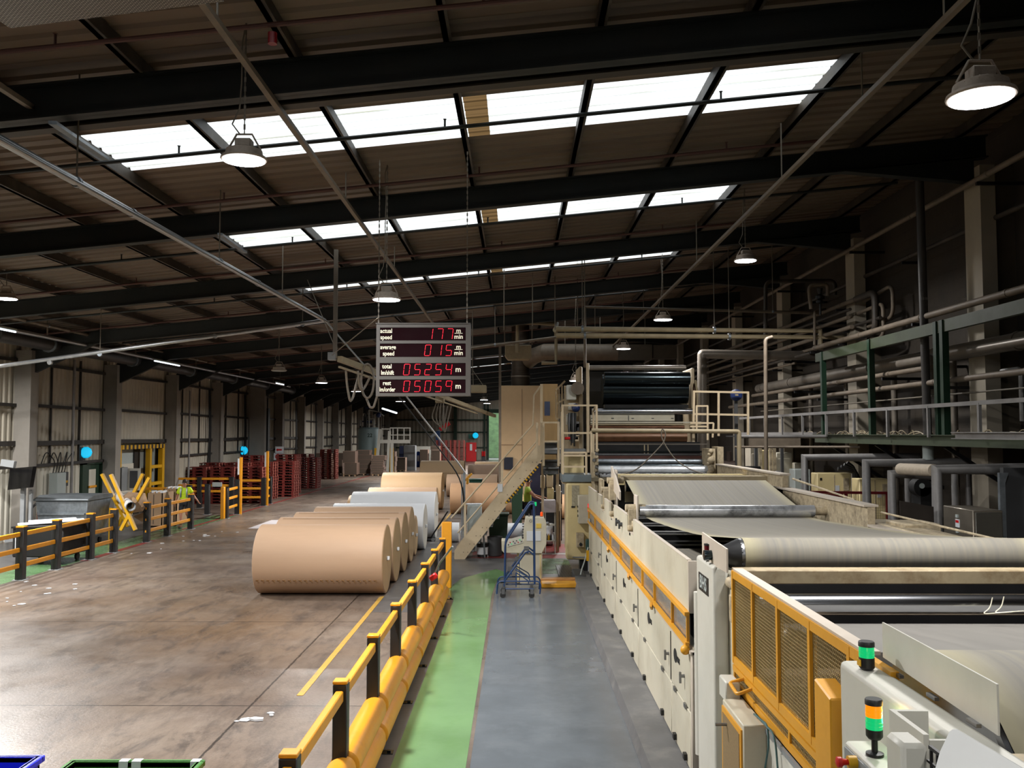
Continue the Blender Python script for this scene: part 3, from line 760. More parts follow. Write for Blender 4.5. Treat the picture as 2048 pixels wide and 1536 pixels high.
# ================================================================ corrugator (double facer) in the right foreground
SX = 1.72
def yz(px, z_or_y): pass
M_belt = mat('machine_belt_felt', '#b0a896', .8, var=.1, scale=1.2, stretch=(9, .25, .25), stain='#8e8878', stain_amt=.6, stain_scale=1.0)
def beltmat():
    """woven belt: stripes run along the belt (constant in x)"""
    m = M_belt; nn = m.node_tree.nodes; ll = m.node_tree.links; b_ = nn['Principled BSDF']
    wv = nn.new('ShaderNodeTexNoise'); wv.noise_dimensions = '1D'; wv.inputs['Scale'].default_value = 22; wv.inputs['Detail'].default_value = 8
    tc_ = nn.new('ShaderNodeTexCoord'); sp = nn.new('ShaderNodeSeparateXYZ'); ll.new(tc_.outputs['Object'], sp.inputs[0]); ll.new(sp.outputs['X'], wv.inputs['W'])
    mr = nn.new('ShaderNodeMapRange'); mr.inputs['From Min'].default_value = .3; mr.inputs['From Max'].default_value = .7
    ll.new(wv.outputs['Fac'], mr.inputs['Value'])
    mx = nn.new('ShaderNodeMix'); mx.data_type = 'RGBA'; mx.inputs['A'].default_value = (*srgb('#7c7871'), 1); mx.inputs['B'].default_value = (*srgb('#878275'), 1)
    ll.new(mr.outputs[0], mx.inputs['Factor'])
    # pale yellow edges
    sb_ = nn.new('ShaderNodeMath'); sb_.operation = 'SUBTRACT'; sb_.inputs[1].default_value = 1.6; ll.new(sp.outputs['X'], sb_.inputs[0])
    ab = nn.new('ShaderNodeMath'); ab.operation = 'ABSOLUTE'; ll.new(sb_.outputs[0], ab.inputs[0])
    ed = nn.new('ShaderNodeMapRange'); ed.inputs['From Min'].default_value = 1.1; ed.inputs['From Max'].default_value = 1.24; ll.new(ab.outputs[0], ed.inputs['Value'])
    sc_ = nn.new('ShaderNodeMath'); sc_.operation = 'MULTIPLY'; sc_.inputs[1].default_value = .8; ll.new(ed.outputs[0], sc_.inputs[0])
    mx2 = nn.new('ShaderNodeMix'); mx2.data_type = 'RGBA'; ll.new(mx.outputs['Result'], mx2.inputs['A']); mx2.inputs['B'].default_value = (*srgb('#a59d80'), 1)
    ll.new(sc_.outputs[0], mx2.inputs['Factor']); ll.new(mx2.outputs['Result'], b_.inputs['Base Color'])
beltmat()
BX0, BX1 = 2.02, 4.62
# curb
MB().prism([(1.3, 0), (1.34, .14), (SX+.25, .14), (SX+.25, 0)], 3.2, 21.6, 'y').build('machine_plinth', mat('plinth_concrete', '#5e5e5f', .55, var=.2, scale=3, stain='#8a8782', stain_amt=.4, stain_scale=2.5),
     label='long raised dark grey plinth under the cream machine beside the walkway', cat='plinth', smooth=False)

T = thing('corrugating_machine', 'long cream corrugating machine with wide moving belt on the right', 'machine', (SX, 15, 0))
# lower cabinet body with doors
MB().box(SX+.03, SX+.12, 9.1, 22.0, .14, 1.36).build('lower_frame', M_cream, T)
edges = [9.12, 10.25, 13.0, 15.8, 18.6, 21.9]
for i in range(5):
    y0, y1 = edges[i]+.012, edges[i+1]-.012
    d = MB().box(SX, SX+.03, y0, y1, .73, 1.3).build('upper_door', M_cream, T, bevel=.006)
    yy = y0+.12 if i else y0+.3
    mb = MB().cyl((SX-.045, yy, 1.0), (SX, yy, 1.0), .018, 10); mb.bar((SX-.045, yy, .93), (SX-.045, yy, 1.04), .02, .03)
    mb.build('handle', M_steel, d)
    f = MB().box(SX, SX+.03, y0, y1, .15, .715).build('lower_flap', M_cream, T, bevel=.006)
    for t in (.2, .75):
        yh = y0+(y1-y0)*t; mb = MB().box(SX-.02, SX, yh-.05, yh+.05, .70, .745); mb.build('hinge', M_steel, f)
        MB().box(SX-.035, SX, yh-.04, yh+.04, .19, .25).build('catch', M_black, f)
    if i in (0, 1, 2, 3):
        yc = y0+(y1-y0)*(.62 if i else .75)
        pl = MB().prism([(yc+.1*cos(a), 1.08+.075*sin(a)) for a in [k*pi/9 for k in range(18)]], SX-.004, SX, 'x').build('badge', M_black2, d, smooth=False)
        text('BHS', .085, (SX-.004, yc-.2, 1.07), (0, -1, 0), (0, 0, 1), M_black, pl)
    if i: MB().box(SX-.006, SX+.002, y0-.02, y0, .75, 1.28).build('door_gap', M_black2, d)
MB().box(SX+.0, SX+.16, 9.04, 9.12, .15, 1.34).build('end_post', M_creamed, T, bevel=.01)
MB().box(SX-.01, SX+.1, 9.04, 22, 1.305, 1.335).build('ledge', M_creamed, T)
# window strip with yellow rails
wm = mat('scratched_window_strip', '#8b8680', .18, .2, var=.3, scale=3, stretch=(1, .6, 6))
MB().box(SX+.01, SX+.02, 9.2, 21.8, 1.38, 1.66).build('window_strip', wm, T, smooth=False)
wy = [9.2, 10.1, 11.4, 12.5, 13.7, 15.1, 16.8, 18.4, 20.1, 21.8]
mb = MB().bar((SX-.02, 9.15, 1.685), (SX-.02, 21.8, 1.685), .05, .04); mb.build('top_rail', M_yellow2, T, smooth=False)
mb = MB().bar((SX-.02, 9.15, 1.385), (SX-.02, 21.8, 1.385), .04, .04); mb.build('bottom_rail', M_yellow2, T, smooth=False)
for k, y in enumerate(wy): MB().box(SX-.02, SX+.01, y-.015, y+.015, 1.38, 1.68).build('mullion', M_yellow2, T)
for y in (11.4, 13.7, 16.8): MB().bar((SX-.06, y-.05, 1.37), (SX-.03, y+.06, 1.31), .03, .06).build('rail_bracket', M_yellow2, T)
MB().sphere((SX-.04, 9.16, 1.33), .05, 12).build('rail_end_roller', M_yellow2, T)
# upper side panels (notched skyline)
def side(y0, y1, ztop, z0=1.71, name='side_panel', thick=.035):
    MB().prism([(y0, z0), (y1, z0), (y1, ztop), (y0, ztop)], SX, SX+thick, 'x').build(name, M_cream, T, smooth=False)
    MB().box(SX-.004, SX+thick+.004, y0, y1, ztop, ztop+.012).build('panel_cap', M_creamed, T)
side(9.2, 12.7, 2.21); side(12.71, 13.5, 2.21)
side(13.5, 14.25, 1.98); side(14.25, 16.2, 2.21); side(16.2, 17.0, 1.94); side(17.0, 17.95, 2.2); side(17.95, 18.7, 1.93); side(18.7, 19.4, 2.2)
side(19.4, 19.9, 2.0); side(19.9, 22.0, 2.2)
MB().box(SX, SX+.1, 9.16, 9.2, 1.69, 2.21).build('panel_end', M_creamed, T)
# mounted hardware in the notches
for k, (y, z) in enumerate(((13.9, 2.02), (16.6, 2.0), (18.3, 2.0))):
    mb = MB().box(SX+.05, SX+.18, y-.2, y+.2, z-.35, z+.12); mb.cyl((SX-.03, y+.05, z+.02), (SX+.22, y+.05, z+.02), .05, 12)
    mb.box(SX-.0, SX+.05, y-.08, y+.1, z-.1, z-.03); mb.build('bearing_block', M_dirty, T, bevel=.012)
for y in (14.9, 15.35):
    mb = MB().cyl((SX-.06, y, 2.0), (SX, y, 2.0), .035, 10).bar((SX-.05, y, 1.93), (SX-.05, y, 2.06), .03, .03); mb.build('clamp_lever', M_dgrey, T)
# roller mounts
def mount(y, z, px_w=.24):
    mb = MB(); mb.box(SX+.14, SX+.18, y-.1, y+.2, z-.5, z+.25); mb.m = 1
    mb.box(SX+.02, SX+.14, y-.08, y+.12, z-.32, z+.04); mb.cyl((SX-.02, y, z+.05), (SX+.3, y, z+.05), .06, 14)
    mb.build('roller_mount', [M_creamed, M_dirty], T, bevel=.008)
mount(14.3, 2.27); mount(17.2, 2.55); mount(18.4, 2.3)
MB().prism([(17.6, 2.45), (17.6, 2.86), (16.9, 2.7), (16.2, 2.45), (16.2, 2.3)], SX+.1, SX+.13, 'x').build('guard_plate', M_creamed, T, smooth=False)
MB().box(SX+.08, SX+.16, 19.6, 20.1, 1.7, 2.5).build('bearing_block', M_dirty, T, bevel=.02)
# dark interior: cross beams and steam plates seen between panel and belt
MB().box(SX+.2, BX1+.3, 8.9, 22, .9, 1.25).build('heating_bed', M_black, T, smooth=False)
for k in range(17):
    y = 9.2+k*.75; MB().box(SX+.1, BX1+.25, y, y+.22, 1.55+.03*(k % 2), 1.68+.03*(k % 2)).build('cross_slat', M_black if k % 2 else M_dgrey, T)
MB().box(BX1+.12, BX1+.16, 7.8, 22, 1.2, 2.1).build('inner_wall', M_dgrey, T, smooth=False)
# belt
top_path = [(17.05, 2.2), (17.1, 2.5), (17.0, 2.6), (16.86, 2.62), (14.45, 2.2), (14.3, 2.175), (13.6, 2.185), (12.7, 2.225), (11.9, 2.262), (11.2, 2.30), (10.6, 2.335), (10.1, 2.37), (9.4, 2.43), (8.8, 2.49), (8.35, 2.535)]
arc = [(8.2-.155*sin(a), 2.40+.155*cos(a)) for a in [k*pi/12 for k in range(-1, 14)]]
ret = [(8.6, 2.2), (9.6, 1.95), (13, 1.85)]
MB().strip(top_path+arc+ret, BX0, BX1).build('belt', M_belt, T)
dr = MB().cyl((BX0-.03, 8.2, 2.40), (BX1+.03, 8.2, 2.40), .15, 28).build('tail_drum', M_steel, T)
MB().lathe([(.05, -.22), (.06, -.2), (.15, -.01), (.15, 0)], (BX0-.02, 8.2, 2.40), (1, 0, 0), 24).build('drum_cone', M_black, dr)
MB().cyl((BX0-.34, 8.2, 2.4), (BX0-.15, 8.2, 2.4), .045, 12).build('shaft', M_dsteel, dr)
# pressing roller with worn cover
wr = mat('worn_chrome_roller', '#d5d8dc', .2, .6, var=.1, stain='#262524', stain_amt=1.0, stain_scale=2.2, spec=.8)
MB().cyl((BX0-.1, 14.3, 2.275), (BX1+.05, 14.3, 2.275), .09, 24).build('pressing_roller', wr, T)
MB().cyl((BX1+.05, 14.3, 2.275), (BX1+.3, 14.3, 2.275), .07, 14).build('roller_shaft', M_dirty, T)
MB().cyl((BX0, 16.95, 2.5), (BX1, 16.95, 2.5), .1, 20).build('head_roller', M_dsteel, T)
# right-hand rails
for (a, b, z0, z1, m, nm) in (((4.86, 17.2), (4.86, 12.6), 2.1, 2.47, M_dirty, 'far_side_frame'), ((4.9, 12.6), (4.9, 9.0), 1.9, 2.2, M_dirty, 'far_side_frame'), ((4.86, 22), (4.86, 16.6), 2.2, 2.72, M_dirty, 'far_side_frame')):
    MB().box(a[0], a[0]+.1, b[1], a[1], z0, z1).build(nm, m, T, smooth=False)
    MB().bar((a[0]+.05, a[1], z1+.02), (a[0]+.05, b[1], z1+.02), .2, .03).build('frame_flange', M_creamed, T, smooth=False)
mb = MB().tube([(5.05, 16.6, 2.66), (5.05, 13.6, 2.5), (5.05, 13.6, 2.3)], .02, 8); mb.tube([(5.05, 12.6, 2.4), (5.05, 9.6, 2.38)], .014, 8)
mb.build('hand_line', M_dirty, T)
MB().box(5.1, 5.6, 12.0, 12.6, 0, 2.3).box(5.0, 5.4, 10.6, 13.2, 1.9, 2.25).build('drive_housing', M_dirty, T, bevel=.02)
MB().box(SX+.3, 4.9, 17.6, 17.9, 2.56, 2.66).build('back_cross_beam', M_pipe3, T)
MB().box(SX+.3, 4.9, 19.2, 19.5, 2.4, 2.62).build('back_cross_beam', M_cream2, T)
# near end column with the logo plate
mb = MB().box(SX, SX+.14, 8.02, 8.76, 0, 2.33); mb.build('end_column', M_white, T, bevel=.03, seg=3)
mb = MB().box(SX+.14, SX+.22, 7.95, 8.5, .3, 2.28).box(SX+.13, SX+.25, 7.75, 7.95, 0, 2.2); mb.build('end_casting', M_cream, T, bevel=.02)
MB().cyl((SX+.19, 7.74, 1.42), (SX+.19, 7.76, 1.42), .022, 14).build('casting_hole', M_black2, T)
MB().box(SX+.12, SX+.26, 7.7, 7.95, 1.86, 2.1).build('bracket_box', M_dirty, T, bevel=.01)
MB().cyl((SX+.14, 7.72, 2.2), (SX+.14, 7.95, 2.2), .05, 14).cyl((SX+.2, 7.7, 2.12), (SX+.2, 7.95, 2.24), .03, 10).build('tension_screw', M_dirty, T)
pl = MB().box(SX-.006, SX, 8.2, 8.62, 2.03, 2.19).build('name_plate', M_black, T)
text('BHS', .165, (SX-.007, 8.41, 2.11), (0, -1, 0), (0, 0, 1), M_lgrey, pl, squeeze=1.05)
MB().cyl((SX+.06, 8.9, .4), (SX+.06, 8.9, 1.95), .06, 14).build('grey_post', M_white, T)
MB().prism([(8.62, 2.31), (8.62, 2.56), (8.0, 2.54), (7.62, 2.53), (7.62, 2.33)], SX+.03, SX+.045, 'x').build('hinged_guard', M_creamed, T, smooth=False)
t = thing('red_beacon', 'dark red beacon lens on top of the machine end column', 'beacon', (SX+.03, 8.34, 2.335))
MB().cyl((SX+.03, 8.34, 2.335), (SX+.03, 8.34, 2.38), .04, 16).cyl((SX+.03, 8.34, 2.47), (SX+.03, 8.34, 2.485), .04, 16).build('base', M_black, t)
MB().cyl((SX+.03, 8.34, 2.38), (SX+.03, 8.34, 2.47), .037, 16).build('lens', M_rgl, t)
# cross beam, lower rollers, lower web
MB().box(SX+.1, 5.0, 7.55, 7.75, 2.25, 2.36).build('cross_beam', mat('rusty_cream_beam', '#a8987a', .6, var=.15, scale=6, stain='#6d5433', stain_amt=.75, stain_scale=5), T, bevel=.006)
MB().cyl((BX0-.1, 7.3, 2.13), (BX1+.1, 7.3, 2.13), .085, 24).build('chrome_roller', M_chrome, T)
MB().cyl((BX0-.1, 6.85, 1.98), (BX1+.1, 6.85, 1.98), .06, 20).build('idle_roller', M_steel, T)
MB().box(SX+.25, 5.0, 7.9, 8.0, .9, 2.2).build('inner_bulkhead', M_black, T, smooth=False)
MB().strip([(7.2, 2.0), (6.6, 2.08), (5.9, 2.16), (5.35, 2.22), (5.25, 1.8)], BX0, BX1+.4).build('rear_web', mat('shaded_belt_web', '#6c6964', .75, var=.12, scale=2, stretch=(6, .3, 1)), T)  # belt grey darkened so the shading difference sits in the colour
MB().strip([(4.35-.86*sin(a), 1.59+.86*cos(a)) for a in [k*pi/20 for k in range(-7, 16)]], BX0, BX1+.4).build('lower_belt', M_belt, T)
MB().lathe([(.79, 0), (.84, .0), (.855, .015), (.855, .04)], (BX0-.04, 4.35, 1.59), (1, 0, 0), 64).build('drum_rim', M_chrome, T)
MB().cyl((BX0+.02, 4.35, 1.59), (BX1, 4.35, 1.59), .83, 48).build('near_drum', M_dgrey, T)
for k in range(3): MB().strip([(7.6, 1.55-.3*k), (4.6, 1.2-.35*k)], BX0, BX1).build('return_web', mat('brown_web', '#7c6c58', .8, var=.25, scale=2), T, smooth=False)
MB().box(BX1+.6, BX1+.7, 2.5, 8.0, 0, 2.1).build('far_wall_plate', M_dgrey, T, smooth=False)
for (px, py) in ((1985, 1195), (2008, 1193)):
    q = P(px, py, 7.0)
    MB().tube(fillet([q, q+V((-.02, 0, -.08)), q+V((-.1, -.03, -.12)), q+V((.12, -.05, -.1))], .1, 5), .004, 5).build('loose_thread', M_letter, T)
# small stuff on the side
MB().box(SX-.02, SX, 21.4, 21.7, 1.32, 1.46).build('label_plate', M_lgrey, T)

# yellow mesh guard along the near side
t = thing('mesh_guard', 'long yellow framed wire mesh guard along the near machine side', 'guard', (1.76, 5.7, 1.49))
gx = 1.77
cap = MB().bar((gx+.03, 7.45, 2.385), (gx+.03, 4.64, 2.385), .08, .02).build('top_cap', M_creamed, t, smooth=False)
MB().bar((gx, 7.45, 2.35), (gx, 4.3, 2.35), .04, .06).bar((gx, 7.45, 1.665), (gx, 4.3, 1.665), .04, .06).bar((gx, 7.45, 1.60), (gx, 4.3, 1.60), .04, .045).bar((gx, 7.45, 1.475), (gx, 4.3, 1.475), .04, .05).build('frame', M_yellow2, t, smooth=False)
for y in (7.43, 6.82, 6.17, 5.5, 4.85): MB().box(gx-.0225, gx+.0225, y-.02, y+.02, 1.645, 2.372).build('upright', M_yellow2, t)
for y in (7.43, 5.95, 4.7): MB().box(gx-.015, gx+.015, y-.015, y+.015, 1.47, 1.62).build('short_upright', M_yellow2, t)
mm = mat('mesh_wire', '#a08a5c', .5, .4, var=.1)
mb = MB(); s_ = .024
y = 4.35
while y < 7.42: mb.box(gx-.002, gx+.002, y-.003, y+.003, 1.48, 2.34); y += s_
z = 1.5
while z < 2.34: mb.box(gx-.002, gx+.002, 4.3, 7.43, z-.003, z+.003); z += s_
mb.build('wire_mesh', mm, t, smooth=False)
for y in (6.95, 4.95):
    MB().tube(fillet([(gx-.02, y+.14, 1.6), (gx-.13, y+.14, 1.57), (gx-.13, y-.1, 1.55), (gx-.02, y-.1, 1.59)], .03, 4), .014, 8).build('handle', M_yellow2, t)
# lower body below the guard
t = thing('lower_machine_body', 'pale grey lower machine body with sloping panel below the yellow mesh guard', 'machine', (1.8, 5.6, 0))
MB().box(gx-.03, gx+.1, 3.4, 7.6, 0, 1.44).build('body', M_white, t, bevel=.01)
MB().box(gx-.04, gx+.02, 3.9, 7.45, 1.405, 1.44).build('top_rail', M_grey, t)
MB().prism([(6.2, 1.42), (5.2, 1.3), (4.4, .9), (4.4, .7), (6.2, .7)], gx-.045, gx-.03, 'x').build('cover_panel', M_white, t, smooth=False)
w = MB().box(gx-.06, gx-.03, 5.3, 5.75, .8, 1.12).build('mesh_window', M_yellow2, t)
for pth in (((1508, 1428), (1535, 1450), (1538, 1490), (1530, 1536)), ((1512, 1430), (1550, 1470), (1556, 1545)), ((1505, 1440), (1517, 1490), (1522, 1545))):
    MB().tube(fillet([PX(a_, b_, gx-.07) for a_, b_ in pth], .15, 5), .007, 6).build('hose', mat('teal_cable', '#3c6062', .5, var=.05), t)
# side box with mesh door
t = thing('ventilated_box', 'cream side box with yellow framed mesh door beside the machine column', 'cabinet', (1.66, 6.7, 0))
bx0, bx1, by0, by1 = 1.575, gx-.03, 6.42, 7.05
MB().box(bx0, bx1, by0, by1, .55, 1.46).build('body', M_cream, t, bevel=.008)
d = MB().box(bx0-.012, bx0, by0+.02, by1-.02, .6, 1.42).build('door_frame', M_yellow2, t)
MB().box(bx0-.016, bx0-.006, by0+.06, by1-.06, .64, 1.38).build('mesh', mat('fine_mesh', '#8c7654', .7, .2, var=.25, scale=60), d)
MB().cyl((bx0-.1, by1-.2, 1.33), (bx0, by1-.2, 1.33), .012, 8).build('handle', M_steel, d)
MB().box(bx0+.04, bx0+.14, by1+.05, by1+.2, 0, .5).build('foot', M_cream, t)
mb = MB().box(bx0+.03, bx1-.02, by1+.02, by1+.25, 1.42, 1.58); mb.build('limit_switch', M_white, t, bevel=.01)

# square yellow bollard
MB().prism([(4.95, 0), (4.95, 2.18), (4.7, 2.14), (4.7, 0)], 1.6, 1.72, 'x').build('square_bollard', M_yellow2, label='tall square yellow post in front of the mesh guard', cat='post', smooth=False, bevel=.008)
# white cabinet with first signal tower
t = thing('machine_end_cabinet', 'off-white machine end cabinet carrying the single green signal light', 'cabinet', (1.7, 3.9, 0))
MB().box(1.62, 1.78, 2.7, 4.62, 0, 2.36).build('body', M_white, t, bevel=.03, seg=3)
MB().prism([(4.5, 2.4), (4.5, 2.57), (3.44, 2.56), (3.44, 2.37)], 1.795, 1.803, 'x').build('hinged_plate', M_white, t, smooth=False)
for y in (4.3, 3.95, 3.6): MB().box(1.775, 1.795, y-.04, y+.04, 2.36, 2.375).build('hinge', M_steel, t)
MB().box(1.72, 1.95, 2.9, 3.5, 0, 2.3).build('cast_bearing', M_dirty, t, bevel=.05, seg=3)
def tower(c, lenses, label, stem=0.0, disc=False, r=.036, h=.05):
    x, y, z = c; t = thing('signal_tower', label, 'signal light', c)
    zz = z
    if disc: MB().lathe([(r, 0), (r, .012), (.014, .016)], c, n=20).build('foot', M_black, t); zz += .014
    if stem: MB().cyl((x, y, zz), (x, y, zz+stem), .013, 12).build('stem', M_black, t); zz += stem
    bh = .042 if disc else .06
    MB().lathe([(r*.7, 0), (r*.95, .012), (r*.95, bh)], (x, y, zz), n=20).build('base', M_black, t); zz += bh
    for m in lenses:
        MB().lathe([(r*.93, 0), (r*.97, h*.3), (r*.93, h*.32), (r*.97, h*.6), (r*.93, h*.62), (r*.93, h)], (x, y, zz), n=24).build('lens', m, t); zz += h
    MB().lathe([(r, 0), (r, .018), (r*.9, .024)], (x, y, zz), n=24).build('cap', M_black, t)
    return t
c1 = PX(1718, 1326, 1.685); c1.z = 2.36
tt = tower((1.685, 4.42, 2.36), [M_ggl], 'signal light with one green lens on the white cabinet', r=.038, h=.052)
MB().box(1.645, 1.65, 4.4, 4.44, 2.38, 2.41).build('sticker', M_yellow3, tt)
# control box with second tower and e-stop
t = thing('operator_box', 'grey fronted operator box with red emergency stop button at the bottom right', 'control box', (1.5, 3.8, 0))
MB().box(1.44, 1.6, 3.55, 4.05, 0, 2.15).build('body', M_white, t, bevel=.01)
MB().box(1.43, 1.44, 3.58, 4.03, 1.2, 2.13).build('door', M_grey, t)
e = PX(1703, 1524, 1.41)
MB().cyl((1.395, e.y, e.z), (1.43, e.y, e.z), .026, 18).build('collar', M_yellow3, t)
MB().lathe([(.012, 0), (.014, .02), (.022, .03), (.022, .045), (.012, .05)], (1.395, e.y, e.z), (-1, 0, 0), 18).build('stop_button', M_signred, t)
tt = tower((1.497, 3.86, 2.15), [M_ggl, M_agl], 'signal tower with amber lens above green lens on a black stem', stem=.055, disc=True, r=.036, h=.05)
for m_, col_, dz_ in ((M_ggl, (.1, 1, .6), .18), (M_agl, (1, .55, .1), .23)):
    ld = bpy.data.lights.new('lens_light', 'POINT'); ld.energy = .35; ld.color = col_; ld.shadow_soft_size = .03
    lo = bpy.data.objects.new('lens_light', ld); COL.objects.link(lo); lo.parent = tt; lo.location = (.055, 0, dz_-.03)
# posts and fence near
t = thing('channel_post', 'white steel channel post right of the amber and green signal tower', 'post', (1.52, 3.5, 0))
MB().box(1.455, 1.475, 3.3, 3.6, 0, 2.42).box(1.476, 1.6, 3.58, 3.601, 0, 2.418).box(1.476, 1.6, 3.299, 3.315, 0, 2.4).build('channel', M_white, t)
t = thing('fence_post', 'lower white fence post holding the black bar fence', 'post', (1.36, 3.2, 0))
MB().box(1.31, 1.4, 3.14, 3.28, 0, 2.44).build('channel', M_white, t, bevel=.015)
t = thing('bar_fence', 'black vertical bar fence panel at the bottom right', 'fence', (1.42, 3, 1.2))
for k in range(20): MB().bar((1.41, 3.14-.045*k, 1.0), (1.41, 3.14-.045*k, 2.42), .008, .008).build('bar', M_black, t)
MB().bar((1.415, 3.16, 2.425), (1.415, 2.2, 2.425), .012, .012).bar((1.405, 3.16, 1.1), (1.405, 2.2, 1.1), .012, .012).bar((1.405, 3.16, 2.38), (1.405, 2.2, 2.38), .008, .008).build('top_wire', M_black, t)
mb = MB()
pts = [PX(1870, 1540, 1.3), PX(1892, 1480, 1.3), PX(1902, 1458, 1.3), PX(1914, 1458, 1.3), PX(2060, 1545, 1.3)]
p0_ = P(1905, 1459, 2.75); nr_ = V((-.45, -.25, .86)).normalized()
def onp(px, py):
    d = ray(px, py); o_ = V((0, 0, H)); return o_ + d*((p0_-o_).dot(nr_)/d.dot(nr_))
pts = [onp(*q) for q in ((1855, 1600), (1864, 1560), (1880, 1503), (1899, 1463), (1905, 1459), (1913, 1459), (2110, 1575), (2110, 1640))]
n_ = len(pts); vs = [p for p in pts]+[p+V((.012, .02, -.005)) for p in pts]
mb.add(vs, [tuple(range(n_)), tuple(range(2*n_-1, n_-1, -1))]+[(i, (i+1) % n_, n_+(i+1) % n_, n_+i) for i in range(n_)])
mb.box(1.4, 1.44, 2.5, 2.54, 0, 2.45)
mb.build('lift_cover', mat('white_cover', '#d8d8d6', .4, var=.04), label='white raised sheet cover cut by the bottom right corner', cat='cover', smooth=False)

# ================================================================ paper rolls
def roll(x0, x1, Y, D, body, endm, label, plug=True, perf=False, seam=False, band=False, group='paper rolls on the floor', z0=0.0):
    r = D/2; t = thing('paper_roll', label, 'paper roll', ((x0+x1)/2, Y, z0), group)
    pr = [(r-.012, 0), (r, .012), (r, x1-x0-.012), (r-.012, x1-x0)]
    MB().lathe(pr, (x0, Y, z0+r), (1, 0, 0), 72).build('paper', body, t)
    MB().cyl((x1-.004, Y, z0+r), (x1+.004, Y, z0+r), r-.03, 56).build('end_face', endm, t)
    MB().cyl((x0-.004, Y, z0+r), (x0+.004, Y, z0+r), r-.03, 40).build('end_face', endm, t)
    MB().cyl((x1-.002, Y, z0+r), (x1+.008, Y, z0+r), .05, 16).build('core', M_black, t)
    if plug: MB().box(x1+.005, x1+.06, Y-.03, Y+.03, z0+r-.03, z0+r+.05).build('core_tag', M_wpaper, t, bevel=.008)
    if perf:
        mb = MB(); a = R(perf); n_ = 23
        for k in range(n_):
            x = x0+.1+(x1-x0-.25)*k/(n_-1); yy, zz = Y-sin(a)*(r+.001), z0+r-cos(a)*(r+.001)
            mb.bar((x-.035, yy, zz), (x+.022, yy, zz), .02, .022, up=V((0, -sin(a), -cos(a))))
            mb.bar((x+.0, yy+.0, zz), (x+.03, yy-.004, zz-.04), .02, .012, up=V((0, -sin(a), -cos(a))))
        mb.build('glue_spots', M_kraftd, t, smooth=False)
    if seam:
        a = R(seam); yy, zz = Y-sin(a)*(r+.002), z0+r+cos(a)*(r+.002)
        MB().bar((x0+.1, yy, zz), (x1-.15, yy, zz), .012, .01).build('paper_seam', M_kraftd, t, smooth=False)
    if band:
        a = R(36); yy, zz = Y-sin(a)*(r+.004), z0+r+cos(a)*(r+.004)
        mb = MB().bar((x0+.1, yy, zz), (x1-.05, yy, zz), .012, .11, up=V((0, .6, .8))); mb.build('label_strip', M_kraft2, t, smooth=False)
    return t
roll(-5.63, -2.87, 19.94, 1.49, M_kraft, M_kraftend, 'nearest large brown paper roll with a row of glue spots low on it', perf=60)
roll(-5.63, -2.86, 21.5, 1.5, M_kraft, M_kraftend, 'second brown paper roll, just behind the nearest one', seam=14)
roll(-5.63, -2.86, 23.06, 1.49, M_kraft, M_kraftend, 'third brown paper roll from the front of the row', seam=12)
roll(-5.5, -2.89, 24.75, 1.49, M_kraft, M_kraftend, 'fourth brown paper roll from the front of the row')
roll(-5.4, -2.93, 26.08, 1.13, M_kraft, M_kraftend, 'small brown paper roll end peeping out before the white rolls')
roll(-5.55, -2.79, 27.4, 1.37, M_wpaper, M_wend, 'lower white paper roll, first behind the brown rolls')
roll(-5.52, -2.73, 30.4, 1.53, M_wpaper, M_wend, 'tallest white paper roll, second behind the brown rolls')
roll(-6.2, -3.2, 33.4, 1.2, M_kraft2, M_kraftend, 'low brown paper roll peeping out left of the tall white roll')
roll(-6.0, -3.25, 36.6, 1.3, M_kraft, M_kraftend, 'brown paper roll hidden mostly behind the tall white roll')
roll(-6.2, -3.45, 41.7, 1.68, M_kraft2, M_kraftend, 'large brown paper roll with a pale label strip behind the white rolls', band=True)
roll(-3.9, -1.1, 50.0, 1.22, M_kraft, M_kraftend, 'brown paper roll behind the label strip roll, to its right')
roll(-6.3, -3.45, 59.0, 1.7, M_kraft2, M_kraftend, 'far brown paper roll with a row of glue spots near its top', perf=95)
roll(-3.3, .6, 60.5, 1.4, mat('pinkish_paper', '#c9a68c', .62, var=.05), M_kraftend, 'pinkish brown paper roll left of the beige tower cabinet')
roll(-3.2, .5, 68.0, 1.35, M_kraft2, M_kraftend, 'farthest pale roll, above the pinkish one', plug=False)
roll(-2.9, -.09, 39.4, 1.33, mat('tan_paper', '#bd9672', .62, var=.05), M_kraftend, 'big tan paper roll behind the lower end of the stairs')
roll(.0, 2.6, 37.0, 1.0, mat('peach_paper', '#c99f78', .62, var=.05), M_kraftend, 'tan paper roll behind the worker at the controls')
roll(-.36, 1.1, 28.4, .68, M_wpaper, M_wend, 'small white paper roll behind the operator console')
roll(-2.13, -1.88, 29.2, .62, M_wpaper, M_wend, 'narrow white paper roll by the foot of the stairs')

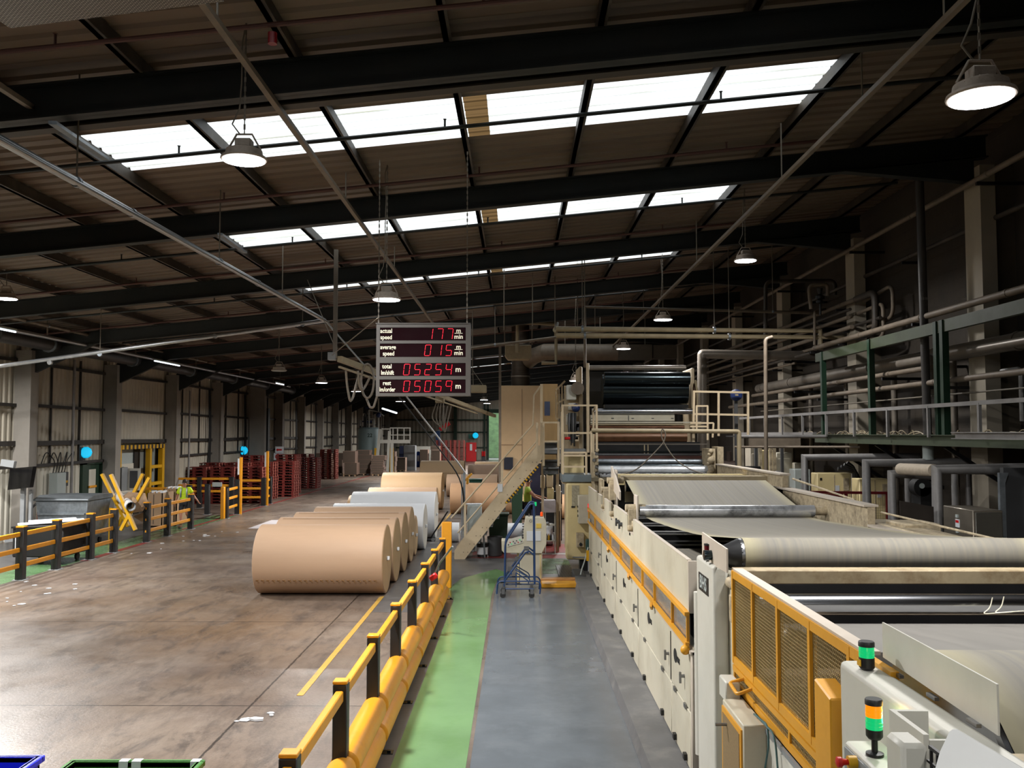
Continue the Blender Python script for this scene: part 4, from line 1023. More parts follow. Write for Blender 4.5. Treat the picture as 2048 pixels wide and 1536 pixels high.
# ================================================================ barrier between walkway and hall
bx = -1.59
PY = [6.41+1.83*k for k in range(-1, 8)]
for k, y in enumerate(PY):
    where = ['outside the picture', 'cut by the bottom edge', 'second in view', 'third in view', 'fourth in view', 'fifth in view', 'sixth in view', 'seventh in view', 'last in view'][k]
    t = thing('barrier_post', 'black barrier post with yellow cap along the walkway, '+where, 'barrier post', (bx, y, 0), 'black posts of the walkway barrier')
    MB().box(bx-.065, bx+.065, y-.065, y+.065, 0, 1.25).build('post', M_black, t, bevel=.008)
    MB().box(bx-.066, bx+.066, y-.066, y+.066, 1.25, 1.28).build('cap', M_yellow, t, bevel=.006)
    mb = MB().box(bx+.06, bx+.23, y-.07, y+.05, 0, .012); mb.box(bx+.16, bx+.2, y-.03, y+.01, .012, .03); mb.build('foot_plate', M_dsteel, t)
    if k < len(PY)-1:
        y2 = PY[k+1]; w2 = where.replace('one', 'bay')
        MB().box(bx-.035, bx+.035, y+.065, y2-.065, 1.10, 1.2).build('top_rail', M_yellow, label='yellow top rail of the walkway barrier, behind the post '+where, cat='barrier rail', group='top rails of the walkway barrier', bevel=.012, seg=2)
        for z, rr, nm in ((.50, .135, 'upper'), (.175, .135, 'lower')):
            t2 = thing('bumper_tube', '%s yellow bumper tube of the walkway barrier, behind the post %s' % (nm, where), 'bumper tube', (bx+.02, y, z-rr), 'thick bumper tubes of the walkway barrier')
            MB().lathe([(rr-.03, 0), (rr, .02), (rr, 1.66), (rr-.02, 1.69), (rr-.02, 1.78), (rr-.03, 1.79)], (bx+.03, y+.035, z), (0, 1, 0), 28).build('tube', M_yellow, t2)
MB().box(-1.72, -1.5, 20.5, 20.72, 0, 1.48).build('yellow_end_post', M_yellow, label='tall square yellow end post of the walkway barrier beside the stairs', cat='post', bevel=.012)
# mop / pallet lever leaning on barrier
t = thing('lever_tool', 'grey lever with a red head leaning over the barrier', 'tool', P(868, 1160, 15.8))
MB().tube([P(868, 1150, 15.9), P(880, 1125, 15.9), P(905, 1093, 15.7)], .018, 8).build('lever', M_steel, t)
a = P(867, 1155, 15.8); MB().bar(a+V((-.06, 0, -.03)), a+V((.06, 0, .05)), .1, .1).build('head', M_signred, t, bevel=.02)
# roll hand pusher
t = thing('roll_pusher', 'black roll pusher lever standing beside the white rolls', 'tool', PZ(855, 1085))
MB().tube([PZ(862, 1078)+V((0, 0, .05)), P(896, 1022, 29)], .025, 8).build('handle', M_black, t)
q = PZ(858, 1082); MB().box(q.x-.22, q.x+.2, q.y-.1, q.y+.1, .0, .07).build('base', M_black, t, bevel=.015)
for s_ in (-.15, .14): MB().cyl((q.x+s_, q.y-.13, .06), (q.x+s_, q.y-.09, .06), .06, 12).build('wheel', M_steel, t)

# ================================================================ left fence
def rail_post(x, y, h, label, group, cap=M_black, w=.1, m=M_black, holes=False):
    t = thing('fence_post', label, 'barrier post', (x, y, 0), group)
    MB().box(x-w, x+w, y-w, y+w, 0, h-.03).build('post', m, t, bevel=.008)
    MB().box(x-w-.004, x+w+.004, y-w-.004, y+w+.004, h-.03, h).build('cap', cap, t)
    MB().box(x-w-.05, x+w+.05, y-w-.05, y+w+.05, 0, .015).build('foot_plate', M_grey, t)
    if holes:
        for z in (.35, .72, 1.08): MB().box(x-.02, x+.02, y-w-.006, y-w+.002, z-.035, z+.035).build('end_slot', M_yellow, t)
    return t
def rails(a, b, label, group, zs=(.35, .72, 1.09), h=.11, w=.05, gap=.09, m=M_yellow):
    a, b = V((*a, 0)), V((*b, 0)); d = (b-a).normalized(); a2, b2 = a+d*gap, b-d*gap
    for z, nm in zip(zs, ('lower', 'middle', 'upper')[:len(zs)]):
        MB().bar(a2+V((0, 0, z)), b2+V((0, 0, z)), w, h).build('barrier_rail', m, label='%s yellow rail %s' % (nm, label), cat='barrier rail', group=group, bevel=.015, seg=2)
FY = [20.0, 21.6, 23.25, 25.1, 26.55]
nm = ['left of the picture edge', 'leftmost in view', 'second from the left', 'third from the left', 'beside the yellow X rack']
for k, y in enumerate(FY):
    rail_post(-11.85, y, 1.28, 'black post of the front left barrier, '+nm[k], 'posts of the left aisle barrier', cap=M_yellow, w=.09)
    if k < 4: rails((-11.85, y), (-11.85, FY[k+1]), 'of the front left barrier, after the post '+nm[k], 'rails of the left aisle barrier')
FY2 = [29.1, 30.8, 33.0]; nm2 = ['left of the walking worker', 'by the cartons', 'right in front of the walking worker']
for k, y in enumerate(FY2):
    rail_post(-11.93, y, 1.28, 'black post of the second left barrier, '+nm2[k], 'posts of the left aisle barrier', cap=M_yellow, w=.09, holes=(k == 0))
    if k < 2: rails((-11.93, y), (-11.93, FY2[k+1]), 'of the second left barrier, after the post '+nm2[k], 'rails of the left aisle barrier')
def fx(px, Y): return (px-1035)*Y/1800
M_yd = M_yellow
rail_post(fx(417, 38.9), 38.9, 1.3, 'black post standing alone behind the walking worker', 'posts of the rear barriers')
rail_post(fx(454, 37.1), 37.1, 1.27, 'black post beside the short yellow gate post', 'posts of the rear barriers')
MB().box(fx(448, 36.9)-.07, fx(448, 36.9)+.07, 36.8, 37.0, 0, 1.3).build('yellow_gate_post', M_yellow, label='short square yellow gate post before the pallet stacks', cat='post', bevel=.01)
rail_post(fx(477, 39), 39.0, 1.5, 'black post below the tall yellow sign pole, left one', 'posts of the rear barriers')
rails((fx(454, 37.1), 37.1), (fx(477, 39), 39.0), 'between the yellow gate post and the tall pole', 'rails of the rear barriers', zs=(.4, .78, 1.15))
rail_post(fx(529, 43.4), 43.4, 1.35, 'black post at the right end of the rear barrier', 'posts of the rear barriers')
rail_post(fx(541, 44.7), 44.7, 1.35, 'black post behind the right end of the rear barrier', 'posts of the rear barriers')
rails((fx(529, 43.4), 43.4), (fx(541, 44.7), 44.7), 'at the far right end of the rear barrier', 'rails of the rear barriers', zs=(.4, .8, 1.2))
rails((fx(477, 43.2), 43.3), (fx(529, 43.4), 43.4), 'in front of the pallets, right of the tall pole', 'rails of the rear barriers', zs=(.42, .84, 1.22))
for (px, y, h, lab) in ((483, 39.0, 2.45, 'left'), (536, 43.6, 2.62, 'right')):
    x = fx(px, y); t = thing('sign_pole', 'tall slim yellow pole with a white strip, %s of two before the red pallets' % lab, 'pole', (x, y, 0), 'tall yellow poles')
    MB().box(x-.05, x+.05, y-.05, y+.05, 0, h).build('pole', M_yellow, t)
    MB().box(x-.13, x-.06, y-.06, y-.04, h-.75, h-.05).build('white_strip', M_wpaper, t)
px_ = [345, 401, 465]; yy = 42.2
for k, px in enumerate(px_):
    rail_post(fx(px, yy), yy, 1.45, 'black post of the barrier against the pallets, '+('left of the worker', 'behind the worker', 'left of the tall poles')[k], 'posts of the rear barriers')
    if k < 2: rails((fx(px, yy), yy), (fx(px_[k+1], yy), yy), 'against the pallets, after the post '+('left of the worker', 'behind the worker')[k], 'rails of the rear barriers', zs=(.35, .78, 1.05, 1.36)[1:])
MB().box(fx(423, 41.9), fx(442, 41.9), 42.1, 42.16, 1.0, 1.2).build('grey_sign', M_lgrey, label='small grey plate on the barrier by the pallets', cat='sign')
rails((-16.2, 38.2), (-13.9, 38.2), 'in front of the yellow door frame', 'rails of the rear barriers', zs=(.75, 1.15))
rail_post(-13.9, 38.2, 1.3, 'black post in front of the yellow door frame', 'posts of the rear barriers')

# ================================================================ pallets
def make_pallet(w=1.2, d=1.0, h=.15, blocks=True):
    mb = MB(); x0 = -w/2; y0 = -d/2
    for k in range(5):
        y = y0+k*(d-.12)/4; mb.box(x0, -x0, y, y+.12, h-.022, h)
    for k in range(3):
        x = x0+k*(w-.14)/2; mb.box(x, x+.14, y0, y0+d, h-.044, h-.022)
        for j in range(3):
            yb = y0+j*(d-.12)/2; mb.box(x, x+.14, yb, yb+.12, .022, h-.044)
    for k in range(3):
        y = y0+k*(d-.12)/2; mb.box(x0, -x0, y, y+.12, 0, .022)
    mb.m = 1
    for j in range(3):
        yb = y0+j*(d-.12)/2
        for (u, v) in ((.02, .05),):
            mb.box(w/2, w/2+.003, yb-.02, yb+.14, 0, .02); mb.box(w/2, w/2+.003, yb-.02, yb+.14, h-.02, h)
            mb.box(w/2, w/2+.003, yb-.02, yb, 0, h); mb.box(w/2, w/2+.003, yb+.12, yb+.14, 0, h); mb.box(w/2, w/2+.003, yb+.05, yb+.07, 0, h)
    return mb.build('pallet', [M_red, M_redb], smooth=False)
proto = make_pallet(); used = [False]
def stack(x, y, n_, lab, rz=0, jitter=.015, lean=0, dz=.15):
    for k in range(n_):
        if not used[0]: o = proto; used[0] = True
        else: o = proto.copy(); COL.objects.link(o)
        o.location = (x+rnd.uniform(-jitter, jitter)+lean*k, y+rnd.uniform(-jitter, jitter), k*dz)
        o.rotation_euler = (0, 0, rz+rnd.uniform(-.01, .01))
        o['label'] = ('topmost red pallet ' if k == n_-1 else 'red pallet ')+lab; o['category'] = 'pallet'
        o['group'] = 'red pallets '+lab
stack(fx(396, 45.2), 45.2, 12, 'in the front row stack behind the walking worker')
stack(fx(452, 45.2), 45.2, 12, 'in the front row stack left of the tall poles')
stack(fx(508, 45.4), 45.4, 12, 'in the front row stack between the tall yellow poles')
stack(fx(420, 47), 47.2, 13, 'in the second row stack at the left')
stack(fx(480, 47.4), 47.4, 13, 'in the second row stack in the middle')
stack(fx(530, 48.2), 48.2, 13, 'in the second row stack behind the right pole')
stack(fx(505, 50), 50.4, 15, 'in the third row stack behind the poles')
stack(fx(574, 50.2), 50.0, 13, 'in the leaning stack with open ends right of the poles', lean=.004)
stack(fx(586, 53.5), 52.6, 15, 'in the higher stack behind the leaning one')
stack(fx(620, 57.5), 57.6, 13, 'in the next stack toward the cardboard')
stack(fx(607, 60.5), 60.6, 14, 'in the stack behind the next one toward the cardboard')
stack(fx(659, 69), 69.0, 15, 'in the last stack beside the cardboard bundles')
for k, px in enumerate((884, 902, 919)):
    stack(fx(px, 100), 100, 18, 'in the far stack by the red cabinet, '+('left', 'middle', 'right')[k])

# cardboard bundles
def bundle(px0, px1, y0, y1, Y, label, lean=.05, layers=6, pallet=True):
    """stack of corrugated sheets"""
    x0, x1 = fx(px0, Y), fx(px1, Y); z1 = H-(y0-866)*Y/1800; z0 = .14 if pallet else 0
    t = thing('cardboard_stack', label, 'cardboard stack', ((x0+x1)/2, Y+.6, 0), 'stacks of corrugated sheets')
    mb = MB(); hh = (z1-z0)/layers
    sh = [rnd.uniform(-lean, lean) for _ in range(layers+1)]
    for k in range(layers):
        za, zb = z0+k*hh, z0+(k+1)*hh-.02; s_ = sh[k]
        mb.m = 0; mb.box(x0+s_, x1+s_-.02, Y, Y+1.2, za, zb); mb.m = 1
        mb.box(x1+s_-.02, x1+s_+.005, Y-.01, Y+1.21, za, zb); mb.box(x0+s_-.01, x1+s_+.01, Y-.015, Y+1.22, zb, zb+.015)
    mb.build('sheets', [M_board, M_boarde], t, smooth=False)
    if pallet: MB().box(x0, x1, Y+.02, Y+1.15, .1, .14).box(x0, x0+.1, Y, Y+1.1, 0, .1).box(x1-.1, x1, Y, Y+1.1, 0, .1).box((x0+x1)/2-.05, (x0+x1)/2+.05, Y, Y+1.1, 0, .1).build('pallet_base', M_carton, t, smooth=False)
bundle(634, 661, 906, 0, 71, 'flat topped cardboard stack behind the last red pallets', layers=3)
bundle(664, 686, 906, 0, 76, 'cardboard stack peeping out between pallets and bundles', layers=3)
bundle(687, 712, 902, 0, 73, 'tall smooth cardboard stack, leftmost of the bundles', layers=2, lean=.12)
bundle(714, 742, 900, 0, 75, 'ragged cardboard stack second from the left', layers=5, lean=.1)
bundle(745, 770, 911, 0, 74, 'cardboard stack with a bent top in the middle of the bundles', layers=8, lean=.16)
bundle(772, 791, 903, 0, 79, 'cardboard stack fourth from the left, set back', layers=4)
bundle(793, 811, 915, 0, 82, 'low cardboard stack in front of the grey cabinet', layers=1, lean=0)
bundle(840, 856, 899, 0, 92, 'dark cardboard stack right of the blue cylinder', layers=1, lean=.02)
bundle(862, 880, 892, 0, 96, 'high dark cardboard stack before the far red pallets', layers=5)
bundle(864, 880, 900, 0, 92, 'dark cardboard stack, right one behind the far rolls', layers=1, lean=.02)

# ================================================================ left wall items
# exit door with green frame
t = thing('door_1', None, None, (XL, 34.8, 0)); t['kind'] = 'structure'
MB().box(XL+.02, XL+.14, 33.9, 34.25, 0, 2.42).box(XL+.02, XL+.14, 35.5, 35.68, 0, 2.42).box(XL+.02, XL+.14, 33.9, 35.68, 2.3, 2.42).build('door_frame', M_gdark, t)
MB().box(XL+.02, XL+.06, 34.25, 35.5, 0, 2.3).build('door_leaf', M_gdark, t)
MB().box(XL+.06, XL+.07, 34.55, 35.1, .5, 2.1).build('door_window', M_clad2, t)
for z in (1.0, 1.4): MB().box(XL+.08, XL+.12, 34.5, 35.1, z, z+.08).build('push_bar', M_yellow, t)
# yellow framed opening
t = thing('door_2', None, None, (XL, 39, 0)); t['kind'] = 'structure'
mb = MB()
mb.box(XL+.1, XL+.3, 36.6, 36.85, 1.6, 3.0).box(XL+.1, XL+.3, 41.1, 41.35, 0, 3.0).box(XL+.1, XL+.3, 39.7, 39.9, 0, 3.0)
mb.box(XL+.1, XL+.3, 36.6, 36.8, 0, .9)
for z in (.35, 1.25, 2.0): mb.box(XL+.12, XL+.28, 39.9, 41.1, z-.07, z+.07)
mb.build('yellow_frame', M_yellow3, t)
hz = MB(); 
for k in range(22): hz.m = k % 2; hz.box(XL+.1, XL+.32, 36.85+.195*k, 36.85+.195*(k+1), 2.82, 3.0)
hz.build('hazard_strip', [M_yellow3, M_black], t, smooth=False)
MB().box(XL-.2, XL-.16, 36.6, 41.4, 0, 3.1).build('office_wall', M_lgrey, t, smooth=False)
MB().box(XL-.14, XL-.08, 36.9, 38.9, 0, 2.2).build('white_shutter_door', M_clad2, t)
for k in range(8): MB().box(XL-.08, XL-.07, 37.0, 38.8, .3+.22*k, .32+.22*k).build('shutter_slat', M_grey, t)
MB().box(XL-.08, XL-.06, 37.3, 37.9, 1.95, 2.08).build('door_sign', M_gdark, t)
MB().box(XL-.14, XL-.1, 39.0, 39.6, 0, 3.0).box(XL-.14, XL-.1, 40.1, 40.9, 0, 3.0).build('dark_opening', M_black, t)
t = thing('wall_cabinet', 'grey wall cabinet with an open white framed door beside the yellow frame', 'cabinet', (XL+.3, 36.9, 1.0))
MB().box(XL+.15, XL+.5, 36.45, 37.0, 1.15, 2.1).build('body', M_grey, t, bevel=.01)
MB().bar((XL+.5, 37.0, 1.6), (XL+1.0, 37.05, 1.6), .03, .9).build('door', M_white, t); MB().bar((XL+.6, 36.97, 1.6), (XL+.9, 37.0, 1.6), .03, .7).build('door_window', M_dgrey, t)
# tall sliding door
t = thing('door_3', None, None, (XL, 56.5, 0)); t['kind'] = 'structure'
MB().box(XL+.1, XL+.2, DY0, DY1, 0, 4.9).build('door_leaf', mat('pale_blue_door', '#8e9db0', .5, .1, var=.1), t)
MB().box(XL+.1, XL+.4, DY0-.15, DY0, 0, 5.1).box(XL+.1, XL+.5, DY1-.5, DY1-.1, 0, 5.1).build('door_frame', M_black, t)
# signs on column
for (px, py, w_, h_, lab, m2) in ((559, 900, .5, .42, 'white sign with a red arrow on the wide column', 1), (556, 913, .5, .42, 'white prohibition sign with a red ring on the wide column', 2)):
    q = P(px, py, 54.3); t = thing('wall_sign', lab, 'sign', q)
    MB().box(q.x-w_/2, q.x+w_/2, 54.28, 54.32, q.z-h_/2, q.z+h_/2).build('plate', M_wpaper, t)
    if m2 == 1: MB().box(q.x-.1, q.x+.15, 54.26, 54.28, q.z-.03, q.z+.06).prism([(q.x-.1, q.z-.08), (q.x-.1, q.z+.1), (q.x-.2, q.z+.01)], 54.26, 54.28, 'y').build('arrow', M_signred, t, smooth=False)
    else:
        MB().tube([(q.x+.14*cos(a), 54.27, q.z+.14*sin(a)) for a in [k*pi/8 for k in range(17)]], .022, 6).bar((q.x-.1, 54.27, q.z+.1), (q.x+.1, 54.27, q.z-.1), .02, .035).build('prohibition_ring', M_signred, t)
MB().box(XL+.3, XL+1.2, 54.34, 54.8, 0, 6.3).build('column', M_conc, kind='structure', smooth=False)
# fly killer / cyan lamps
for (px, py, Y, s_, lab) in ((172, 905, 33.9, .42, 'glowing cyan wall lamp above the green exit door'), (487, 901, 53.6, .5, 'glowing cyan wall lamp above the tall yellow pole')):
    q = P(px, py, Y); t = thing('insect_lamp', lab, 'wall lamp', q)
    MB().box(q.x-.25, q.x-.12, q.y-.18, q.y+.2, q.z-.3, q.z+.2).build('housing', M_black, t)
    MB().lathe([(s_*.42, -.08), (s_*.52, 0), (s_*.42, .08)], q, (.35, -1, 0), 10).build('glow_panel', M_cyan, t)
# electrical boxes on the wall
t = thing('electrical_box', 'grey electrical box with cables on the left wall by the silver bin', 'electrical box', (XL+.2, 31.7, 1.4))
MB().box(XL+.12, XL+.42, 31.5, 32.1, 1.35, 2.1).build('body', M_lgrey, t, bevel=.01)
MB().box(XL+.12, XL+.3, 32.2, 32.5, 1.6, 2.1).build('isolator', M_dgrey, t); MB().box(XL+.3, XL+.31, 32.25, 32.45, 1.72, 1.8).build('yellow_label', M_yellow3, t)
for k in range(5):
    y = 31.6+.2*k; MB().tube(fillet([(XL+.2, y, 2.1), (XL+.25, y+.05, 2.5), (XL+.2, y-.5+.3*k, 2.9), (XL+.15, y-.7+.35*k, 2.45)], .3, 5), .018, 6).build('cable', M_cableb, t)
    if k % 2 == 0: MB().tube(fillet([(XL+.2, y, 1.35), (XL+.3, y+.1, .9), (XL+.2, y+.1, .3)], .2, 4), .03, 6).build('conduit', M_dgrey, t)
for (y, r_, z1, lab) in ((32.9, .05, 6.2, 'thin grey downpipe beside the electrical box'), (44.6, .05, 5.6, 'downpipe behind the red pallets'), (61.5, .06, 5.2, 'downpipe right of the tall blue door')):
    MB().cyl((XL+.22, y, 0), (XL+.22, y, z1), r_, 10).build('downpipe', M_duct, label=lab, cat='pipe')
for k, y in enumerate((47.4, 53.6, 66, 72.5)):
    mb = MB()
    for j in range(3): mb.tube(fillet([(XL+.2, y+.1*j, 5.8), (XL+.25, y+.15*j, 3.5), (XL+.2, y-.1+.2*j, 1.2)], .5, 4), .03, 6)
    mb.build('cable_bundle', M_cableb, label='black cables hanging down the left wall, '+('behind the pallets', 'left of the tall blue door', 'before the cardboard stacks', 'near the far tank')[k], cat='cable')
# screen on a stand
q = P(42, 957, 27.0)
t = thing('monitor_stand', 'large black tilted screen on a grey stand at the left edge', 'monitor', (q.x, q.y, 0))
s0, s1, s2, s3 = P(20, 937, 27), P(66, 933, 26.8), P(59, 975, 26.8), P(15, 980, 27)
MB().add([s0, s1, s2, s3]+[p+V((.05, .12, 0)) for p in (s0, s1, s2, s3)], [(0, 1, 2, 3), (7, 6, 5, 4), (0, 4, 5, 1), (1, 5, 6, 2), (2, 6, 7, 3), (3, 7, 4, 0)]).build('screen', mat('glossy_black_screen', '#08080a', .08, var=.05), t, smooth=False)
MB().box(q.x-.06, q.x+.06, q.y+.1, q.y+.2, 0, 2.0).box(q.x+.2, q.x+.28, q.y+.1, q.y+.2, 0, 1.8).bar((q.x-.5, q.y+.15, .25), (q.x+.7, q.y+.15, .45), .08, .08).build('stand', M_grey, t)
MB().bar(P(4, 925, 27.2), P(30, 929, 27.2), .15, .2).build('arm', M_grey, t)
c = P(3, 1050, 22.5); MB().box(c.x-1.2, PZ(14, 1110).x, 22.6, 23.2, 0, 2.0).build('grey_partition', M_white, label='pale grey upright panel cut by the left picture edge', cat='partition', bevel=.01)
# leaning boards in front of wall
for k in range(7):
    a = P(84+4.2*k, 1020, 27.8+.1*k); a.z = .05
    MB().bar(a, a+V((rnd.uniform(-.1, .1), .6, 1.3+rnd.uniform(-.1, .25))), .05, .03).build('leaning_slat', M_wpaper if k % 3 else M_signred, label='narrow slat leaning behind the black cart under the screen', cat='slat', group='slats leaning behind the black cart')
# black cart with white boards on top
t = thing('black_cart', 'black tilt cart with flat white boards on top behind the left barrier', 'cart', (-12.9, 24, 0))
cx0, cx1 = fx(16, 23.6), fx(112, 23.6)
MB().box(cx0, cx0+1.35, 23.9, 25.3, .22, 1.0).build('tub', M_black2, t, bevel=.03)
MB().box(cx0-.02, cx0+1.37, 23.87, 25.33, .98, 1.03).build('rim', M_black, t)
for x in (cx0+.15, cx0+1.15):
    for y in (24.0, 25.1): MB().cyl((x-.03, y, .1), (x+.03, y, .1), .1, 14).build('wheel', M_rubber, t)
MB().box(cx0+.1, cx0+.35, 23.86, 23.9, .45, .85).build('torn_label', M_wpaper, t)
MB().bar((cx0+.02, 24.1, 1.06), (cx0+1.42, 24.9, 1.12), .3, .05).bar((cx0+.2, 24.3, 1.12), (cx0+1.2, 24.9, 1.15), .2, .05).build('white_boards', M_wpaper, label='flat white boards lying on the black cart', cat='boards', bevel=.01)
# galvanised bin
t = thing('waste_container', 'large galvanised waste container with a ribbed front on castors', 'waste container', (-14.3, 30, 0))
x0, x1 = fx(75, 29.2), fx(186, 27.8)
gx0, gx1, gy0, gy1 = -14.75, -13.15, 27.6, 29.2
mb = MB(); bz, tz_ = .28, 1.42
mb.add([(gx0+.1, gy0+.1, bz), (gx1-.1, gy0+.1, bz), (gx1-.1, gy1-.1, bz), (gx0+.1, gy1-.1, bz), (gx0, gy0, tz_), (gx1, gy0, tz_), (gx1, gy1, tz_), (gx0, gy1, tz_)], [(0,3,2,1),(4,5,6,7),(0,1,5,4),(1,2,6,5),(2,3,7,6),(3,0,4,7)])
mb.build('body', M_galv, t, bevel=.02)
mb = MB()
for z in (.55, .8, 1.0): mb.box(gx0+.08, gx1-.08, gy0-.03, gy0+.05, z, z+.05)
mb.build('ribs', M_galv, t)
MB().prism([(gy0-.06, tz_), (gy1+.06, tz_), (gy1, tz_+.14), (gy0+.3, tz_+.16), (gy0-.06, tz_+.06)], gx0-.05, gx1+.05, 'x').build('lid', mat('dark_galvanised', '#6c7276', .5, .6, var=.25), t, smooth=False, bevel=.015)
MB().box(gx0-.06, gx0+.02, gy0+.2, gy0+.6, .8, 1.05).build('stencil', mat('brown_stencil', '#6a4436', .7), t)
MB().tube(fillet([(gx0-.1, gy0-.02, .5), (gx0-.1, gy0-.02, 1.25), (gx0+.1, gy0+.1, 1.4)], .15, 4), .035, 8).build('side_bar', M_black, t)
for x in (gx0+.25, gx1-.25):
    for y in (gy0+.2, gy1-.2):
        w = MB().box(x-.04, x+.04, y-.05, y+.05, .16, .3).build('castor', M_steel, t); MB().cyl((x-.025, y, .1), (x+.025, y, .1), .1, 14).build('wheel', M_rubber, w)
MB().box(gx1+.03, gx1+.12, gy0+1.4, gy0+1.5, 0, 1.1).build('yellow_black_post', M_yellow3, label='slim yellow post right of the galvanised container', cat='post')

# yellow X rack with carton and white cylinder
t = thing('yellow_cross_rack', 'bright yellow crossed-beam rack holding cardboard and a white core tube', 'rack', (-11.8, 29.5, 0))
for (a, b, Yd, nmx) in (((209, 948), (264, 1056), 29.6, 0), ((226, 950), (252, 1012), 28.4, 1), ((288, 948), (258, 1000), 29.6, 2), ((300, 957), (241, 1058), 28.4, 3), ((208, 948), (272, 1058), 29.6, 4)):
    pass
for Yd in (28.3, 29.7):
    o_ = 0 if Yd < 29 else -14
    qa, qb, qc, qd = ((222, 949), (271, 1060), (299, 955), (242, 1060)) if Yd < 29 else ((204, 948), (257, 1053), (286, 948), (236, 1052))
    MB().bar(P(*qa, Yd), P(*qb, Yd), .085, .12, up=V((0, 1, 0))).build('cross_beam', M_yellow3, t)
    MB().bar(P(*qc, Yd+.13), P(*qd, Yd+.13), .085, .12, up=V((0, 1, 0))).build('cross_beam', M_yellow3, t)
MB().bar(P(257, 1022, 28.3), P(252, 1018, 29.8), .06, .06).build('tie_bar', M_yellow3, t)
q = P(262, 1013, 28.0); q2 = P(237, 992, 30.2)
t2 = thing('core_tube', 'thick white core tube lying in the yellow cross rack', 'tube', q)
MB().tube([q, q2], [.145, .145], 24, cap=False).tube([q, q2], [.125, .125], 24, cap=False).build('shell', M_wpaper, t2)
MB().cyl(q+V((.02, .3, 0)), q+V((0, .33, 0)), .12, 16).build('crumpled_paper', M_carton, t2)
mb = MB(); a, b = P(270, 1002, 28.0), P(262, 990, 30)
MB().tube([a, b], .06, 14).build('brown_core', M_carton, label='thin brown core beside the white tube in the rack', cat='tube')
def sheet(pts, th=.02, name='cardboard_sheet', m=M_carton, label='', group=None):
    pts = [V(p) for p in pts]; n_ = len(pts); off = V((0, th, -th*.5))
    return MB().add(pts+[p+off for p in pts], [tuple(range(n_)), tuple(range(2*n_-1, n_-1, -1))]+[(i, (i+1) % n_, n_+(i+1) % n_, n_+i) for i in range(n_)]).build(name, m, label=label, cat='cardboard', group=group, smooth=False)
sheet([P(243, 995, 28.6), P(256, 984, 29.5), P(290, 986, 29.6), P(296, 1005, 29.2), P(285, 1022, 28.8), P(262, 1026, 28.5)], label='folded brown cardboard sheet lying in the yellow rack')
sheet([P(240, 1003, 28.4), P(253, 1014, 28.4), P(262, 1028, 28.4), P(246, 1024, 28.5)], label='small brown cardboard flap left of the white tube')
sheet([P(266, 1033, 30.2), P(300, 1020, 30.5), P(300, 1035, 30.3), P(283, 1043, 30.2)], label='loose cardboard sheet under the yellow rack')
# cartons (gaylords)
for (x0, x1, y0, y1, h_, lab) in ((fx(296, 32.8), fx(327, 32.8), 32.8, 33.9, 1.32, 'big brown carton right of the yellow rack'), (fx(329, 34), fx(356, 34), 34.0, 35.1, 1.4, 'big brown carton behind the barrier beside the worker')):
    t = thing('carton', lab, 'carton', ((x0+x1)/2, (y0+y1)/2, 0))
    mb = MB()
    for (a, b, c_, d_) in ((x0, x1, y0, y0+.03), (x0, x1, y1-.03, y1), (x0, x0+.03, y0, y1), (x1-.03, x1, y0, y1)): mb.box(a, b, c_, d_, .1, h_)
    mb.box(x0, x1, y0, y1, .1, .14); mb.build('box', M_carton, t, smooth=False)
    MB().box(x0, x1, y0, y1, 0, .1).build('base_pallet', M_board, t)
    for k in range(6): MB().box(x0+.05+(x1-x0-.1)*k/6, x0+(x1-x0)*(k+.7)/6, y0+.1, y0+.5, h_-.1, h_+.04+.03*(k % 2)).build('sheet_top', M_wpaper if k % 2 else M_kraft2, t)
    MB().box((x0+x1)/2-.05, (x0+x1)/2-.02, y0-.005, y0, .2, h_-.05).build('flap_line', M_board, t)
# scraps of paper on the floor
for k in range(34):
    px, py = [(378, 1072), (120, 1180), (40, 1205), (60, 1175), (510, 1440), (300, 1098), (440, 1060), (360, 1075)][k % 8]
    q = PZ(px+rnd.uniform(-40, 40), py+rnd.uniform(-14, 14)); s_ = rnd.uniform(.02, .05)*(1.6 if k < 8 else 1)
    a = rnd.uniform(0, 3); mb = MB()
    mb.prism([(q.x+s_*cos(a+j*1.2)*(1+.4*(j % 2)), q.y+s_*sin(a+j*1.2)) for j in range(5)], .005, .014, 'z')
    mb.build('paper_scrap', M_letter if k == 999 else M_wpaper, label='small pale paper scrap on the hall floor left of the rolls', cat='paper scrap', group='paper scraps on the floor', smooth=False)
q = PZ(511, 1441); MB().prism([(q.x-.09, q.y), (q.x-.03, q.y+.05), (q.x+.09, q.y+.03), (q.x+.1, q.y-.03), (q.x, q.y-.05)], .005, .03, 'z').build('paper_scrap', M_wpaper, label='larger white scrap on the floor left of the barrier near the bottom', cat='paper scrap', smooth=False)

